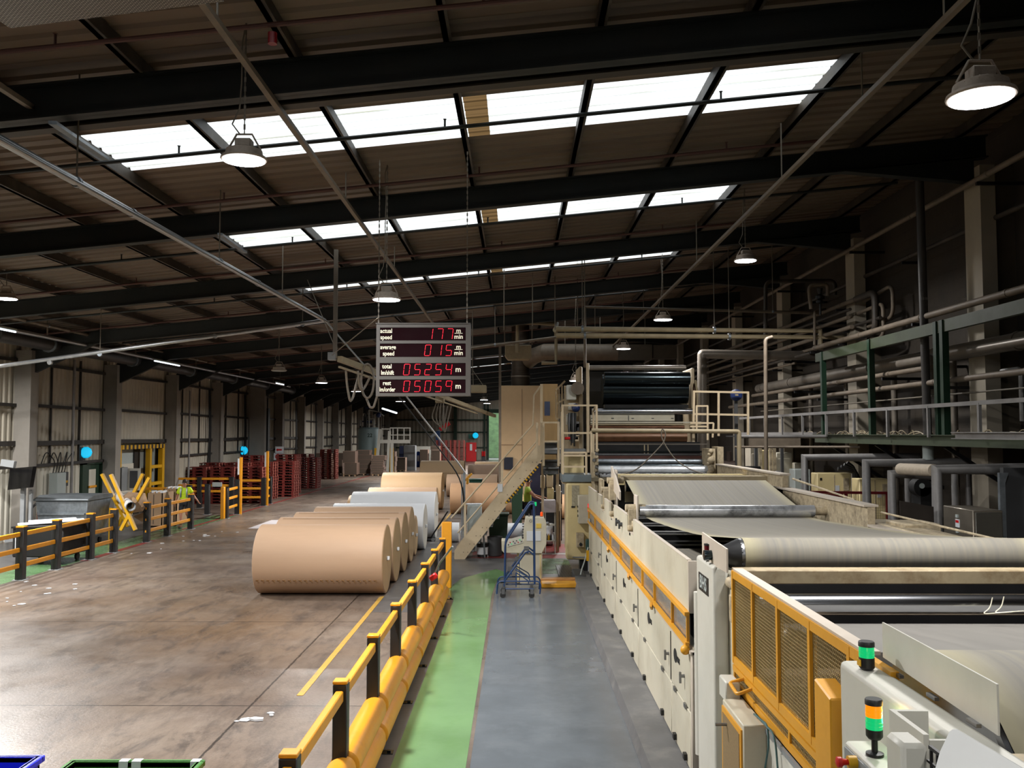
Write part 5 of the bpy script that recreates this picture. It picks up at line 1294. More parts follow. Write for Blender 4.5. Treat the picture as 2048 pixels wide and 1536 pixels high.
# crates at the bottom edge
def crate(x0, x1, y0, y1, z0, z1, m, label, tape=False):
    t = thing('plastic_crate', label, 'crate', ((x0+x1)/2, (y0+y1)/2, z0)); w = .025
    mb = MB()
    for (a, b, c_, d_) in ((x0, x1, y0, y0+w), (x0, x1, y1-w, y1), (x0, x0+w, y0, y1), (x1-w, x1, y0, y1)): mb.box(a, b, c_, d_, z0, z1)
    mb.box(x0, x1, y0, y1, z0, z0+.03); mb.build('tub', m, t, smooth=False)
    mb = MB()
    for (a, b, c_, d_) in ((x0-.03, x1+.03, y0-.03, y0+w), (x0-.03, x1+.03, y1-w, y1+.03), (x0-.03, x0+w, y0, y1), (x1-w, x1+.03, y0, y1)): mb.box(a, b, c_, d_, z1-.05, z1)
    mb.build('rim', m, t, bevel=.008)
    mb = MB()
    for k in range(5): mb.box(x1-w-.012, x1-w, y0+.05, y1-.05, z0+.15+k*.08, z0+.17+k*.08)
    mb.build('ribs', m, t)
    if tape:
        for f in (.37, .47, .93): MB().box(x0+(x1-x0)*f, x0+(x1-x0)*f+.07, y1-w-.004, y1+.034, z1-.06, z1+.003).build('tape', M_wpaper, t)
    return t
g0 = P(150, 1536, 7.6); z_ = .98
ya = PZ(10, 1509, z_).y
crate(PZ(-110, 1509, z_).x, PZ(84, 1509, z_).x, ya-.8, ya-.03, 0, z_, M_bluep, 'bright blue plastic crate at the bottom left corner')
ya = PZ(200, 1518, z_).y
crate(PZ(150, 1518, z_).x, PZ(404, 1518, z_).x, ya-.85, ya-.03, 0, z_, M_greenp, 'green plastic crate with strips of tape at the bottom edge', tape=True)
q = P(548, 1552, 5.2); MB().lathe([(.06, 0), (.08, .1), (.08, q.z+.0), (.06, q.z+.02)], (q.x, q.y, 0), n=28).build('grey_drum', M_dgrey, label='dark grey drum top beside the nearest barrier post', cat='drum')

# ================================================================ stairs in the middle
YS0, YS1 = 25.2, 26.1
sa, sb = P(918, 1098, YS0), P(1081, 906, YS0)
t = thing('staircase', 'cream steel staircase rising to the right with two handrails', 'stairs', (sa.x, 25.6, 0))
dd = V((sb.x-sa.x, 0, sb.z-sa.z)).normalized(); nn_ = V((-dd.z, 0, dd.x))
if nn_.z < 0: nn_ = -nn_
for y, nmx in ((YS0, 'near'), (YS1, 'far')):
    a = V((sa.x-.02, y, .02)); b = V((sb.x, y, sb.z))
    MB().prism([(sa.x-.13, 0), (sa.x+.16, 0), (sb.x+.05, sb.z-.17), (sb.x+.05, sb.z+.2), (sb.x-.1, sb.z+.2), (sa.x-.13, .24)], y-.015, y+.015, 'y').build('stringer', M_beige, t, smooth=False)
N_ = 13
for k in range(1, N_):
    p = V((sa.x, 0, 0))*(1-k/N_) + V((sb.x, 0, sb.z))*(k/N_)
    MB().box(p.x-.02, p.x+.24, YS0+.02, YS1-.02, p.z-.02, p.z+.01).build('tread', M_tread, t)
    if k % 1 == 0:
        mb = MB()
        for s_ in (-.05, .07): mb.cyl((p.x+s_, YS0-.022, p.z-.03), (p.x+s_, YS0-.012, p.z-.03), .013, 8)
        mb.build('bolts', M_pipe, t)
for y in (YS0, YS1):
    h1, h2 = .95, .55
    a1, b1 = P(904, 1035, y), P(1066, 850, y); top = P(1083, 772, y); 
    MB().tube([P(902, 1037, y), P(1066, 849, y), P(1068, 790, y), P(1083, 770, y)], .024, 8).build('handrail', M_beige, t)
    MB().tube([P(915, 1066, y), P(1072, 884, y)], .02, 8).build('mid_rail', M_beige, t)
    for (pa, pb) in (((930, 1006), (930, 1090)), ((1004, 921), (1004, 1002)), ((1074, 845), (1074, 912))):
        MB().bar(P(*pa, y), P(*pb, y), .06, .035, up=V((0, 1, 0))).build('baluster', M_beige, t)
    MB().bar(P(1083, 768, y), P(1083, 905, y), .07, .05, up=V((0, 1, 0))).build('newel_post', M_beige, t)
hz = MB()
for k in range(30):
    hz.m = k % 2; p0 = P(1012+2.2*k, 1006-2.52*k, YS0-.03); p1 = P(1012+2.2*(k+1), 1006-2.52*(k+1), YS0-.03)
    hz.bar(p0, p1, .05, .06)
hz.build('hazard_edge', [M_yellow3, M_black], t, smooth=False)
t2 = thing('wall_notice', 'small white notice hanging on the stair rail', 'notice', P(1000, 975, YS0-.05))
a = P(1000, 975, YS0-.05); MB().box(a.x-.07, a.x+.07, a.y-.01, a.y, a.z-.12, a.z+.1).build('sheet', M_paper, t2)
# landing and second flight going up behind
t = thing('stair_landing', 'upper cream landing with railings and grey treads beside the tower', 'platform', (fx(1105, 26.5), 26.5, 0))
x0, x1 = fx(1084, 26), fx(1120, 26)
MB().box(x0, x1, 25.1, 27.2, 2.93, 3.05).build('deck', M_tread, t)
for k, (py, Y) in enumerate(((937, 25.6), (922, 25.9), (898, 26.3), (887, 26.6))):
    z = H-(py-866)*Y/1800; MB().box(x0+.02, x1-.06, Y-.1, Y+.16, z, z+.04).box(x0+.02, x1-.06, Y+.1, Y+.13, z-.16, z).build('tread', M_tread, t)
for px in (1087, 1117):
    MB().bar(P(px, 845, 25.1), P(px, 932, 25.1), .06, .04, up=V((0, 1, 0))).build('post', M_beige, t)
for py in (845, 883): MB().bar(P(1085, py, 25.1), P(1119, py, 25.1), .04, .05).build('rail', M_beige, t)
for (a, b) in (((1112, 780), (1130, 762)), ((1112, 808), (1130, 798)), ((1112, 838), (1130, 832))): MB().bar(P(*a, 26), P(*b, 26), .04, .05).build('upper_rail', M_beige, t)
for px in (1112, 1118, 1124): MB().bar(P(px, 783-(px-1112), 26), P(px, 836, 26), .035, .035).build('upper_post', M_beige, t)
MB().box(x0+.05, x1, 27.5, 27.6, 2.6, 5.0).build('wood_panel', mat('stained_ply_panel', '#b59668', .6, var=.15, scale=2, stretch=(3, 3, .3)), t, smooth=False)
MB().box(fx(1089, 27.4), fx(1100, 27.4), 27.4, 27.45, H-(828-866)*27.4/1800-.9+.85-.0, H-(803-866)*27.4/1800).build('blue_notice', mat('slate_blue', '#4b5878', .5), t)
MB().box(x1-.08, x1, 26.8, 26.9, 0, 2.93).box(x0, x0+.08, 26.8, 26.9, 0, 2.93).build('support_leg', M_beige, t)

# ================================================================ beige enclosure, chimney and ducts
t = thing('beige_enclosure', 'tall plain beige enclosure behind the staircase', 'enclosure', (.2, 41.5, 0))
ex0, ex1 = fx(1000, 41), fx(1092, 41)
MB().box(ex0, ex1, 41, 44, 0, 5.66).build('body', mat('beige_enclosure_paint', '#d2b48c', .5, var=.05), t, bevel=.02)
MB().box(fx(1043.5, 41), fx(1044.5, 41), 40.98, 41, .5, 5.5).box(ex0, fx(1044, 41), 40.98, 41, 2.95, 2.98).build('panel_joint', M_carton, t)
MB().box(fx(1008, 40.9), fx(1026, 40.9), 40.9, 41, 1.85, 2.4).build('blue_window', mat('dark_navy', '#1c2233', .4), t)
t = thing('chimney_duct', 'vertical dark spiral chimney duct above the beige enclosure', 'duct', (.14, 42, 5.66))
cxx = fx(1041, 42)
MB().lathe([(.43, 0), (.43, .55), (.45, .56), (.45, .62), (.42, .63), (.42, 4.2-.0)], (cxx, 42, 5.66), n=28).build('stack', mat('dark_spiral_duct', '#4c4238', .45, .5, var=.3, scale=3, stretch=(.3, .3, 6)), t)
for z in (6.1, 6.9, 7.6): MB().lathe([(.44, 0), (.45, .03), (.44, .06)], (cxx, 42, z), n=28).build('collar', M_pipe2, t)
t = thing('extraction_hood', 'cream box hood with a stub pipe in front of the chimney duct', 'hood', P(1036, 718, 38))
a, b = P(1010, 690, 38), P(1063, 712, 38)
MB().prism([(a.x, b.z), (a.x+.12, b.z-.14), (b.x-.12, b.z-.14), (b.x, b.z), (b.x, a.z), (a.x, a.z)], 38, 38.8, 'y').build('box', M_pipe3, t, smooth=False, bevel=.02)
MB().bar(P(1009, 690, 38.4), P(1009, 600, 38.4), .05, .05).bar(P(1064, 690, 38.4), P(1064, 585, 38.4), .05, .05).build('hanger', M_pipe, t)
pipe('cream_pipe', [P(1035, 705, 36.5), P(1035, 645, 36.5), P(1115, 648, 36.5), P(1110, 660, 34)], .09, M_pipe3, 'cream pipe looping above the hood in front of the chimney')
pipe('cream_pipe', [P(1083, 726, 36), P(1112, 726, 36), P(1112, 662, 36)], .075, M_pipe3, 'cream pipe elbow standing right of the chimney duct')
# horizontal round duct
t = thing('ventilation_duct', 'horizontal round tan ventilation duct with a square end', 'duct', P(1150, 706, 40))
MB().tube([P(1056, 722, 42), P(1068, 712, 41), P(1090, 704, 40), P(1235, 705, 40)], .37, 24).build('round_duct', M_pipe, t)
a, b = P(1235, 690, 40), P(1352, 719, 40)
MB().box(a.x, b.x-1.1, 39.7, 40.5, b.z, a.z).box(b.x-1.05, b.x, 39.75, 40.45, b.z+.03, a.z-.03).build('square_duct', mat('dark_square_duct', '#554d42', .6, .3, var=.2), t)
for px in (1130, 1200, 1290): MB().cyl(P(px, 700, 40), P(px, 560, 40), .02, 6).build('hanger', M_cable, t)
# two long horizontal pipes and a thin one above
for (py, r_, lab) in ((658, .075, 'upper of the two long dusty pipes crossing above the machine'), (671, .075, 'lower of the two long dusty pipes crossing above the machine')):
    a, b = P(1112, py, 24), P(1640 if py < 660 else 1690, py+4, 24)
    pipe('crossing_pipe', [a, b, b+V((0, 0, -.5))], r_, M_pipe3, lab, rods=[(at(a, b, .1), 8.4), (at(a, b, .6), 8.7)])
a, b = P(1170, 614, 25), P(1640, 626, 25)
pipe('crossing_pipe', [P(1170, 735, 25), a, b], .045, M_pipe, 'thin pipe rising left of the rolls and crossing highest', rods=[(at(a, b, .8), 8.8)])
pipe('tan_pipe', [P(940, 697, 33), P(1200, 663, 33), P(1230, 660, 33)], .05, M_pipe, 'thin tan pipe passing in front of the chimney hood', rods=[(P(990, 690, 33), 8.5)])
MB().bar(P(1000, 690, 37), V((P(1000, 1000, 37).x, 37, 0)), .1, .1).build('brown_post', M_pipe, label='brown post left of the beige enclosure', cat='post')
for k, px in enumerate((1008, 1065, 1110, 1155, 1190)):
    MB().cyl(P(px, 660-8*(k % 2), 27+k), P(px, 470, 27+k), .016, 6).build('hanger_rod', M_cable, label='thin vertical hanger rod above the tower machine', cat='rod', group='hanger rods above the tower machine')
# small green/grey hoist box near display
t = thing('hoist_box', 'cream hoist box hanging right of the display board', 'box', P(957, 782, 34))
a = P(957, 778, 34); MB().box(a.x-.3, a.x+.3, 33.8, 34.3, a.z-.14, a.z+.14).build('body', M_pipe3, t, bevel=.02)
MB().tube([a+V((-.2, 0, .1)), P(945, 730, 34), P(945, 600, 34)], .015, 6).tube([a+V((.2, 0, .1)), P(945, 740, 34)], .015, 6).build('hanger', M_cable, t)

# ================================================================ tower machine with the dark cylinders
YT = 25.0
def tz(py, Y=YT): return H-(py-866)*Y/1800
def tx(px, Y=YT): return fx(px, Y)
t = thing('roll_tower', 'tall tower of steel cylinders with paper web behind the belt machine', 'machine', (3.4, 26, 0))
for nmx, px0, px1, y0_, y1_, z_, m in (('side_frame', 1159, 1166, YT+.2, YT+1.6, 732, M_beige), ('side_frame', 1386, 1392, YT+.2, YT+1.6, 735, M_beige)):
    MB().box(tx(px0), tx(px1), y0_, y1_, 0, tz(z_)).build(nmx, m, t, bevel=.02)
MB().box(tx(1172), tx(1178), YT-.15, YT-.05, tz(905), tz(727)).build('front_post', M_beige, t, bevel=.01)
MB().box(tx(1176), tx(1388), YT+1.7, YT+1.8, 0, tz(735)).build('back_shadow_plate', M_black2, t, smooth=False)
def troll(py, rpx, m, nmx='cylinder', Y=YT, x0=1212, x1=1382, off=0):
    return MB().cyl((tx(x0, Y), Y+off, tz(py, Y)), (tx(x1, Y), Y+off, tz(py, Y)), rpx*Y/1800, 40).build(nmx, m, t)
troll(735.5, 5, M_pipe2, 'top_roller', x0=1178, x1=1372)
troll(778, 31, M_dsteel, 'large_dark_cylinder', x0=1208, x1=1380, off=.55)
troll(757, 13, M_dsteel, 'upper_dark_cylinder', x0=1209, x1=1380, off=.05)
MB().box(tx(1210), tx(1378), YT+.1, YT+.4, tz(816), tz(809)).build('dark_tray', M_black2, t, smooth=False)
troll(823, 6, M_chrome, 'chrome_roller', x0=1184, x1=1386)
cb = MB().box(tx(1181), tx(1348), YT-.05, YT+.2, tz(842), tz(830)).build('cream_crossbeam', M_cream, t)
for px in (1182, 1222, 1262, 1302, 1341): MB().box(tx(px), tx(px+5), YT-.06, YT-.05, tz(837.5), tz(836)).build('slot', M_dgrey, cb)
MB().box(tx(1255.5), tx(1257), YT-.06, YT-.05, tz(841), tz(831)).build('joint', M_dgrey, cb)
for (py, m) in ((845, M_cream), (849, M_pipe3), (862, M_pipe3)): MB().bar((tx(1180), YT-.1, tz(py)), (tx(1400), YT-.1, tz(py)), .04, .04).build('cross_bar', m, t)
troll(856, 5.5, mat('copper_brown_roll', '#7a5138', .35, .3, var=.1, stretch=(.1, 5, 5)), 'brown_roller', x0=1180, x1=1370, off=.2)
troll(874, 11, mat('brown_paper_web', '#8a6346', .45, .1, var=.08), 'brown_web_roll', x0=1190, x1=1376, off=.3)
for (py, m, h_) in ((888, M_pipe2, 1.2), (903, M_dsteel, 2), (908, M_steel, 2), (914, M_redpipe, 4)): MB().bar((tx(1187), YT-.2, tz(py)), (tx(1412), YT-.2, tz(py)), .05, h_*.0139*1.5).build('cross_bar', m, t)
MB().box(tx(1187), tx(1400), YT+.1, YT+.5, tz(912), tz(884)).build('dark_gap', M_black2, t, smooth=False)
for px in (1286, 1293): MB().bar((tx(px), YT-.2, tz(888)), (tx(px), YT-.2, tz(909)), .025, .025).build('upright', M_pipe3, t)
Y2 = 22.6
troll(923, 5.5, M_galv, 'silver_roller', Y=Y2+.6, x0=1195, x1=1411)
troll(931, 3, M_dsteel, 'thin_roller', Y=Y2+.4, x0=1195, x1=1411)
troll(940, 9, mat('whitish_drum', '#c4c8cc', .3, .5, var=.2, scale=5), 'bright_drum', Y=Y2, x0=1195, x1=1412)
mb = MB()
for k in range(60):
    x = tx(1197, Y2)+(tx(1416, Y2)-tx(1197, Y2))*k/60; mb.box(x, x+.05, Y2-.26, Y2-.18, tz(952, Y2), tz(947+rnd.uniform(-2, 1.5), Y2))
mb.build('frayed_edge', M_wpaper, t, smooth=False)
MB().box(tx(1180, Y2), tx(1424, Y2), Y2-.5, Y2-.3, tz(960, Y2), tz(953, Y2)).build('lower_beam', mat('olive_beam', '#5f5743', .7, var=.2), t)
mb = MB().box(tx(1412, Y2), tx(1424, Y2), Y2-.3, Y2+.6, .5, tz(897, Y2)); mb.box(tx(1427, Y2), tx(1439, Y2), Y2-.35, Y2+.3, .4, tz(893, Y2))
for k in range(9): mb.sphere((tx(1410+rnd.uniform(-1, 10), Y2), Y2-.3, tz(902+k*6, Y2)), rnd.uniform(.04, .1), 14)
mb.build('caked_bearing_frame', M_dirty, t)
MB().box(tx(1185, Y2), tx(1194, Y2), Y2-.3, Y2+.5, .4, tz(905, Y2)).build('left_bearing_frame', M_dirty, t, bevel=.02)
for k in range(8): MB().lathe([(.04, 0), (.05, .05), (.03, .09)], (tx(1188+rnd.uniform(-3, 4), Y2), Y2-.32, tz(900+6.5*k, Y2)), (0, -1, 0), 10).build('fitting', M_steel if k % 2 else M_dirty, t)
MB().lathe([(.3, 0), (.36, .02), (.36, .12), (.3, .14)], (tx(1388), YT+.4, tz(790)), (1, 0, 0), 32).build('gear_wheel', mat('rusty_gear', '#5b4433', .7, .4, var=.3), t)
MB().tube([(tx(1391)+.05*sin(k*.35), YT, tz(760+9*k)) for k in range(10)], .03, 8).build('curved_hose', M_pipe3, t)
# operator side of tower
mb = MB()
for (a, b, c, d_) in ((1133, 1153, 770, 800), (1137, 1152, 806, 820), (1133, 1146, 828, 850)):
    mb.box(tx(a), tx(b), YT, YT+.35, tz(d_), tz(c))
mb.build('white_gear_box', M_white, t, bevel=.02)
MB().sphere((tx(1151), YT-.1, tz(816)), .12, 14).build('blue_motor', M_blued, t)
MB().cyl((tx(1155), YT-.1, tz(777)), (tx(1155), YT+.3, tz(777)), .18, 20).build('hand_wheel', M_pipe, t)
for k in range(7):
    MB().tube(fillet([(tx(1137+2.4*k), YT-.05, tz(826)), (tx(1136+2.6*k+rnd.uniform(-2, 2)), YT-.1, tz(850+rnd.uniform(0, 10))), (tx(1138+2*k), YT-.05, tz(885+rnd.uniform(-8, 8)))], .3, 4), .016+.006*(k % 2), 6).build('hose', [M_dgrey, M_steel, M_cableb][k % 3], t)
for k in range(12): MB().box(tx(1134+rnd.uniform(0, 22)), tx(1140+rnd.uniform(0, 20)), YT-.04, YT+.1, tz(850+rnd.uniform(0, 36)), tz(846+rnd.uniform(-4, 30))-.0).build('valve_block', [M_steel, M_dgrey, M_beige][k % 3], t, bevel=.01)
MB().cyl((tx(1128), YT-.25, tz(876.5)), (tx(1139), YT-.25, tz(876.5)), .04, 12).build('red_valve', M_signred, t)
MB().box(tx(1130), tx(1160), YT+.4, YT+.5, 0.3, tz(770)).build('mid_plate', M_beige, t)
# ladder cage platform in front
t = thing('access_platform', 'cream railed access platform with a grey deck above the hanging cabinet', 'platform', (fx(1160, 23.5), 23.5, 0))
YP = 23.5
def pz(py): return tz(py, YP)
def pxx(px): return fx(px, YP)
for px in (1125, 1172, 1193): MB().bar((pxx(px), YP, pz(948 if px < 1190 else 950)), (pxx(px), YP, pz(811 if px != 1172 else 905)), .055, .055).build('post', M_beige, t)
for px in (1127, 1193): MB().bar((pxx(px), YP+1.0, pz(950)), (pxx(px), YP+1.0, pz(820)), .05, .05).build('post', M_beige, t)
MB().bar((pxx(1181.5), YP-.1, pz(975)), (pxx(1181.5), YP-.1, pz(862)), .05, .05).build('post', M_beige, t)
for (a, b, py) in ((1123, 1195, 811), (1123, 1195, 866), (1181, 1195, 866), (1127, 1172, 905), (1127, 1195, 911), (1127, 1170, 933)): MB().bar((pxx(a), YP, pz(py)), (pxx(b), YP, pz(py)), .045, .045).build('rail', M_beige, t)
MB().bar((pxx(1193), YP, pz(811)), (pxx(1193), YP+1, pz(820)), .045, .045).bar((pxx(1125), YP, pz(811)), (pxx(1125), YP+1, pz(820)), .045, .045).build('side_rail', M_beige, t)
MB().box(pxx(1128), pxx(1172), YP+.02, YP+.7, pz(905), pz(898)).build('upper_step', M_tread, t)
MB().box(pxx(1130), pxx(1170), YP+.5, YP+.55, pz(947), pz(912)).build('kick_panel', M_cream2, t)
MB().box(pxx(1122), pxx(1194), YP-.4, YP+.8, pz(962), pz(948)).build('deck', mat('grey_deck', '#6e7a80', .5, .1, var=.1), t, bevel=.01)
MB().box(pxx(1124), pxx(1192), YP-.3, YP+.7, pz(966), pz(962)).build('deck_lip', M_beige, t)
t = thing('hanging_cabinet', 'tall yellowed cream cabinet standing clear of the floor under the access platform', 'cabinet', (fx(1158, 23), 23.3, .3))
YC = 23.0; z0 = tz(1117, YC)
MB().box(fx(1132, YC), fx(1184, YC), YC, YC+.6, z0, tz(966, YC)).build('body', M_cream2, t, bevel=.04, seg=2)
MB().box(fx(1159, YC), fx(1175, YC), YC+.1, YC+.5, 0, z0).build('pedestal', M_black, t)
MB().box(fx(1143, YC), fx(1158, YC), YC-.01, YC, tz(1011, YC), tz(970, YC)).build('faded_label', mat('faded_label', '#a69f88', .7, var=.3, scale=20), t)
MB().box(fx(1142, YC), fx(1149, YC), YC-.03, YC, tz(1014, YC), tz(1011, YC)).build('black_handle', M_black, t)
MB().box(fx(1144, YC), fx(1170, YC), YC-.01, YC, tz(1113, YC), tz(1110.5, YC)).build('base_plate', M_grey, t)
d = MB().box(fx(1156, YC-.4), fx(1178, YC-.4), YC-.4, YC-.05, tz(1046, YC-.4), tz(990, YC-.4)).build('junction_box', M_cream, t, bevel=.012)
for k in range(3): MB().cyl((fx(1154.5, YC-.4), YC-.3, tz(1010+9*k, YC)), (fx(1156.5, YC-.4), YC-.3, tz(1010+9*k, YC)), .03, 10).build('knob', M_black, d)
d = MB().box(fx(1152, YC-.2), fx(1167, YC-.2), YC-.25, YC, tz(1090, YC), tz(1063, YC)).build('socket_box', M_dirty, t, bevel=.01); MB().cyl((fx(1160, YC-.2), YC-.27, tz(1084, YC)), (fx(1160, YC-.2), YC-.25, tz(1084, YC)), .04, 14).build('socket', M_black2, d)
MB().box(fx(1170.5, 21.9), fx(1181, 21.9), 21.85, 22.05, tz(1097, 21.9), tz(1077, 21.9)).build('teal_switch_box', mat('teal_enamel', '#1c3f3c', .5), label='small dark teal switch box at the far end of the machine side', cat='switch box', bevel=.01)
MB().box(fx(1174.5, 22), fx(1181, 22), 21.9, 22.05, tz(1023, 22), tz(1006, 22)).build('red_lamp_box', mat('bright_red_lamp', '#d8141c', .35, var=0, emit='#ff1a20', estr=.4), label='small bright red lamp box on the far end of the machine', cat='lamp', bevel=.01)
MB().tube(fillet([P(1176, 1095, 21.8), P(1170, 1120, 21.6), P(1163, 1140, 21.4), P(1161, 1150, 21.3)], .4, 5), .016, 6).build('grey_hose', M_lgrey, label='thin grey hose hanging from the teal switch box', cat='hose')
MB().box(fx(1171, 21.6), fx(1176, 21.6), 21.5, 21.6, tz(1118, 21.6), tz(1098, 21.6)).build('yellow_tag', M_yellow3, label='yellow tag hanging under the teal switch box', cat='tag')
MB().box(fx(1148, 21.2), fx(1172, 21.2), 21.3, 22.4, 0.0, .16).build('valve_base', M_dgrey, label='dark valve base on the floor at the plinth end', cat='base', bevel=.02)
# floor grating, yellow plank
t = thing('floor_grating', 'dark floor grating behind the yellow plank', 'grating', (1.1, 23, 0))
x0, x1 = PZ(1120, 1140).x, PZ(1160, 1140).x
mb = MB().box(1.0, 1.38, 21.9, 24.0, .004, .01); mb.build('frame', M_black2, t, smooth=False)
for k in range(12): MB().box(1.02+.03*k, 1.035+.03*k, 21.95, 23.95, .01, .02).build('bar', M_steel, t)
MB().box(.54, 1.4, 20.55, 21.0, .003, .1).build('yellow_step_plank', M_yellow2, label='low yellow painted step across the walkway beside the ladder', cat='step', bevel=.015)
MB().box(.5, 1.41, 21.03, 21.3, .003, .13).build('wooden_step_plank', mat('worn_orange_wood', '#b8834a', .6, var=.2), label='worn orange timber plank behind the yellow step', cat='step', bevel=.01)

# ================================================================ operator console
YO = 21.1
def ox(px): return fx(px, YO)
def oz(py): return tz(py, YO)
t = thing('operator_console', 'cream operator console with sloping button panel and paper sheet', 'control console', (ox(1060), YO+.2, 0))
MB().prism([(ox(1040), 0), (ox(1084), 0), (ox(1084), oz(1104)), (ox(1040), oz(1104))], YO, YO+.35, 'y').build('pedestal', M_cream, t, bevel=.015, smooth=False)
MB().box(ox(1079), ox(1081), YO-.02, YO, .02, oz(1106)).box(ox(1034), ox(1038), YO+.1, YO+.2, .02, oz(1104)).build('pedestal_trim', M_cream2, t)
MB().prism([(ox(1004), oz(1098)), (ox(1008), oz(1103)), (ox(1083), oz(1104)), (ox(1092), oz(1086)), (ox(1092), oz(1044)), (ox(1087), oz(1033)), (ox(1051), oz(1033)), (ox(1047), oz(1060)), (ox(1047), oz(1080)), (ox(1003), oz(1078))], YO-.06, YO+.4, 'y').build('housing', M_cream, t, smooth=False, bevel=.01)
bpnl = MB().prism([(ox(1014), oz(1091)), (ox(1046), oz(1083)), (ox(1043), oz(1069)), (ox(1013), oz(1077))], YO-.075, YO-.062, 'y').build('button_panel', M_white, t, smooth=False)
for k in range(9): MB().cyl((ox(1017+3.2*k), YO-.09, oz(1086.5-.8*k-(4 if k % 2 else 0))), (ox(1017+3.2*k), YO-.075, oz(1086.5-.8*k-(4 if k % 2 else 0))), .013, 8).build('button', [M_black, M_signred, M_ggl, M_black, M_blued][k % 5], bpnl)
MB().box(ox(1053), ox(1081), YO-.075, YO-.061, oz(1079), oz(1060)).build('paper_sheet', M_paper, t)
MB().box(ox(1072), ox(1082), YO-.074, YO-.061, oz(1054), oz(1045)).build('yellow_label', mat('label_yellow', '#cdb04e', .6), t)
for k in range(6): MB().cyl((ox(1046)-.02, YO+.0, oz(1046+5.5*k)), (ox(1048), YO+.0, oz(1046+5.5*k)), .014, 8).build('switch', M_black, t)
MB().tube([(ox(1061+2.5*cos(a)), YO-.065, oz(1040+2.5*sin(a))) for a in [k*pi/6 for k in range(13)]], .004, 5).build('round_mark', M_dgrey, t)
MB().cyl((ox(1083), YO+.15, oz(1036)), (ox(1083), YO+.15, oz(1032)), .035, 12).build('beacon_base', M_black, t)
MB().lathe([(.03, 0), (.032, .07), (.02, .1)], (ox(1083), YO+.15, oz(1032)), n=14).build('orange_beacon', M_ogl, t)
MB().cyl((ox(1058), YO+.1, oz(1034)), (ox(1058), YO+.1, oz(1027)), .014, 8).build('small_key', M_steel, t)
MB().cyl((ox(1092), YO, oz(1045)), (ox(1096), YO, oz(1045)), .035, 12).cyl((ox(1096), YO, oz(1043)), (ox(1098), YO, oz(1050)), .02, 8).build('side_connector', M_steel, t)

# ================================================================ blue mobile ladder
YL0, YL1 = 19.35, 19.95
def lx(px, Y=YL0): return fx(px, Y)
def lz(py, Y=YL0): return tz(py, Y)
t = thing('mobile_step_ladder', 'blue mobile warehouse step ladder with handrails on castors', 'ladder', (lx(1040), 19.6, 0))
for Y in (YL0, YL1):
    s_ = 'near' if Y == YL0 else 'far'
    MB().tube(fillet([(lx(1009.5), Y, lz(1163)), (lx(1010.5), Y, lz(1082)), (lx(1060), Y, lz(1007)), (lx(1068), Y, lz(1007)), (lx(1069), Y, lz(1165))], .12, 5), .021, 8).build('hand_frame', M_blue, t)
    MB().tube([(lx(1008), Y, lz(1160)), (lx(1050), Y, lz(1103)), (lx(1058), Y, lz(1100)), (lx(1067), Y, lz(1107))], .021, 8).build('stringer', M_blue, t)
    MB().tube(fillet([(lx(1030), Y, lz(1136)), (lx(1058), Y, lz(1152)), (lx(1060), Y, lz(1161))], .08, 4), .012, 8).tube([(lx(1032), Y, lz(1142)), (lx(1056), Y, lz(1158)), (lx(1057), Y, lz(1163))], .012, 8).build('brace', M_blue, t)
    MB().tube(fillet([(lx(994), Y, lz(1184)), (lx(995), Y, lz(1165)), (lx(1000), Y, lz(1159)), (lx(1076), Y, lz(1159)), (lx(1081), Y, lz(1165)), (lx(1079), Y, lz(1184))], .05, 4), .016, 8).build('base_frame', M_blue, t)
    MB().tube([(lx(1011), Y, lz(1174)), (lx(1068), Y, lz(1174))], .014, 8).build('lower_bar', M_blue, t)
    for px in (1006, 1063): w = MB().cyl((lx(px), Y-.02, .06), (lx(px), Y+.02, .06), .06, 16).build('castor', M_rubber, t); MB().box(lx(px)-.03, lx(px)+.04, Y-.03, Y+.03, .08, .19).build('castor_fork', M_steel, w)
for (px, py) in ((1006, 1162), (1020, 1139), (1035, 1119), (1053, 1098)):
    MB().box(lx(px-5), lx(px+5), YL0+.02, YL1-.02, lz(py)-.012, lz(py)+.012).build('tread', M_dgrey, t)
    MB().box(lx(px+1), lx(px+4), YL0-.03, YL0, lz(py)-.07, lz(py)-.02).build('tread_bracket', M_blue, t)
MB().box(lx(1031), lx(1033), YL0, YL0+.02, lz(1170), lz(1142)).build('upright', M_blue, t)
q = (ox(1070), YO-.8, oz(1012)); t = thing('green_beacon', 'small green beacon light on a black stem above the console', 'beacon', q)
MB().cyl((q[0], q[1]+1.0, oz(1036)), (q[0], q[1]+1.0, q[2]), .02, 8).build('stem', M_black, t); MB().cyl((q[0], q[1]+1.0, q[2]), (q[0], q[1]+1.0, q[2]+.09), .038, 14).build('lens', M_ggl, t)

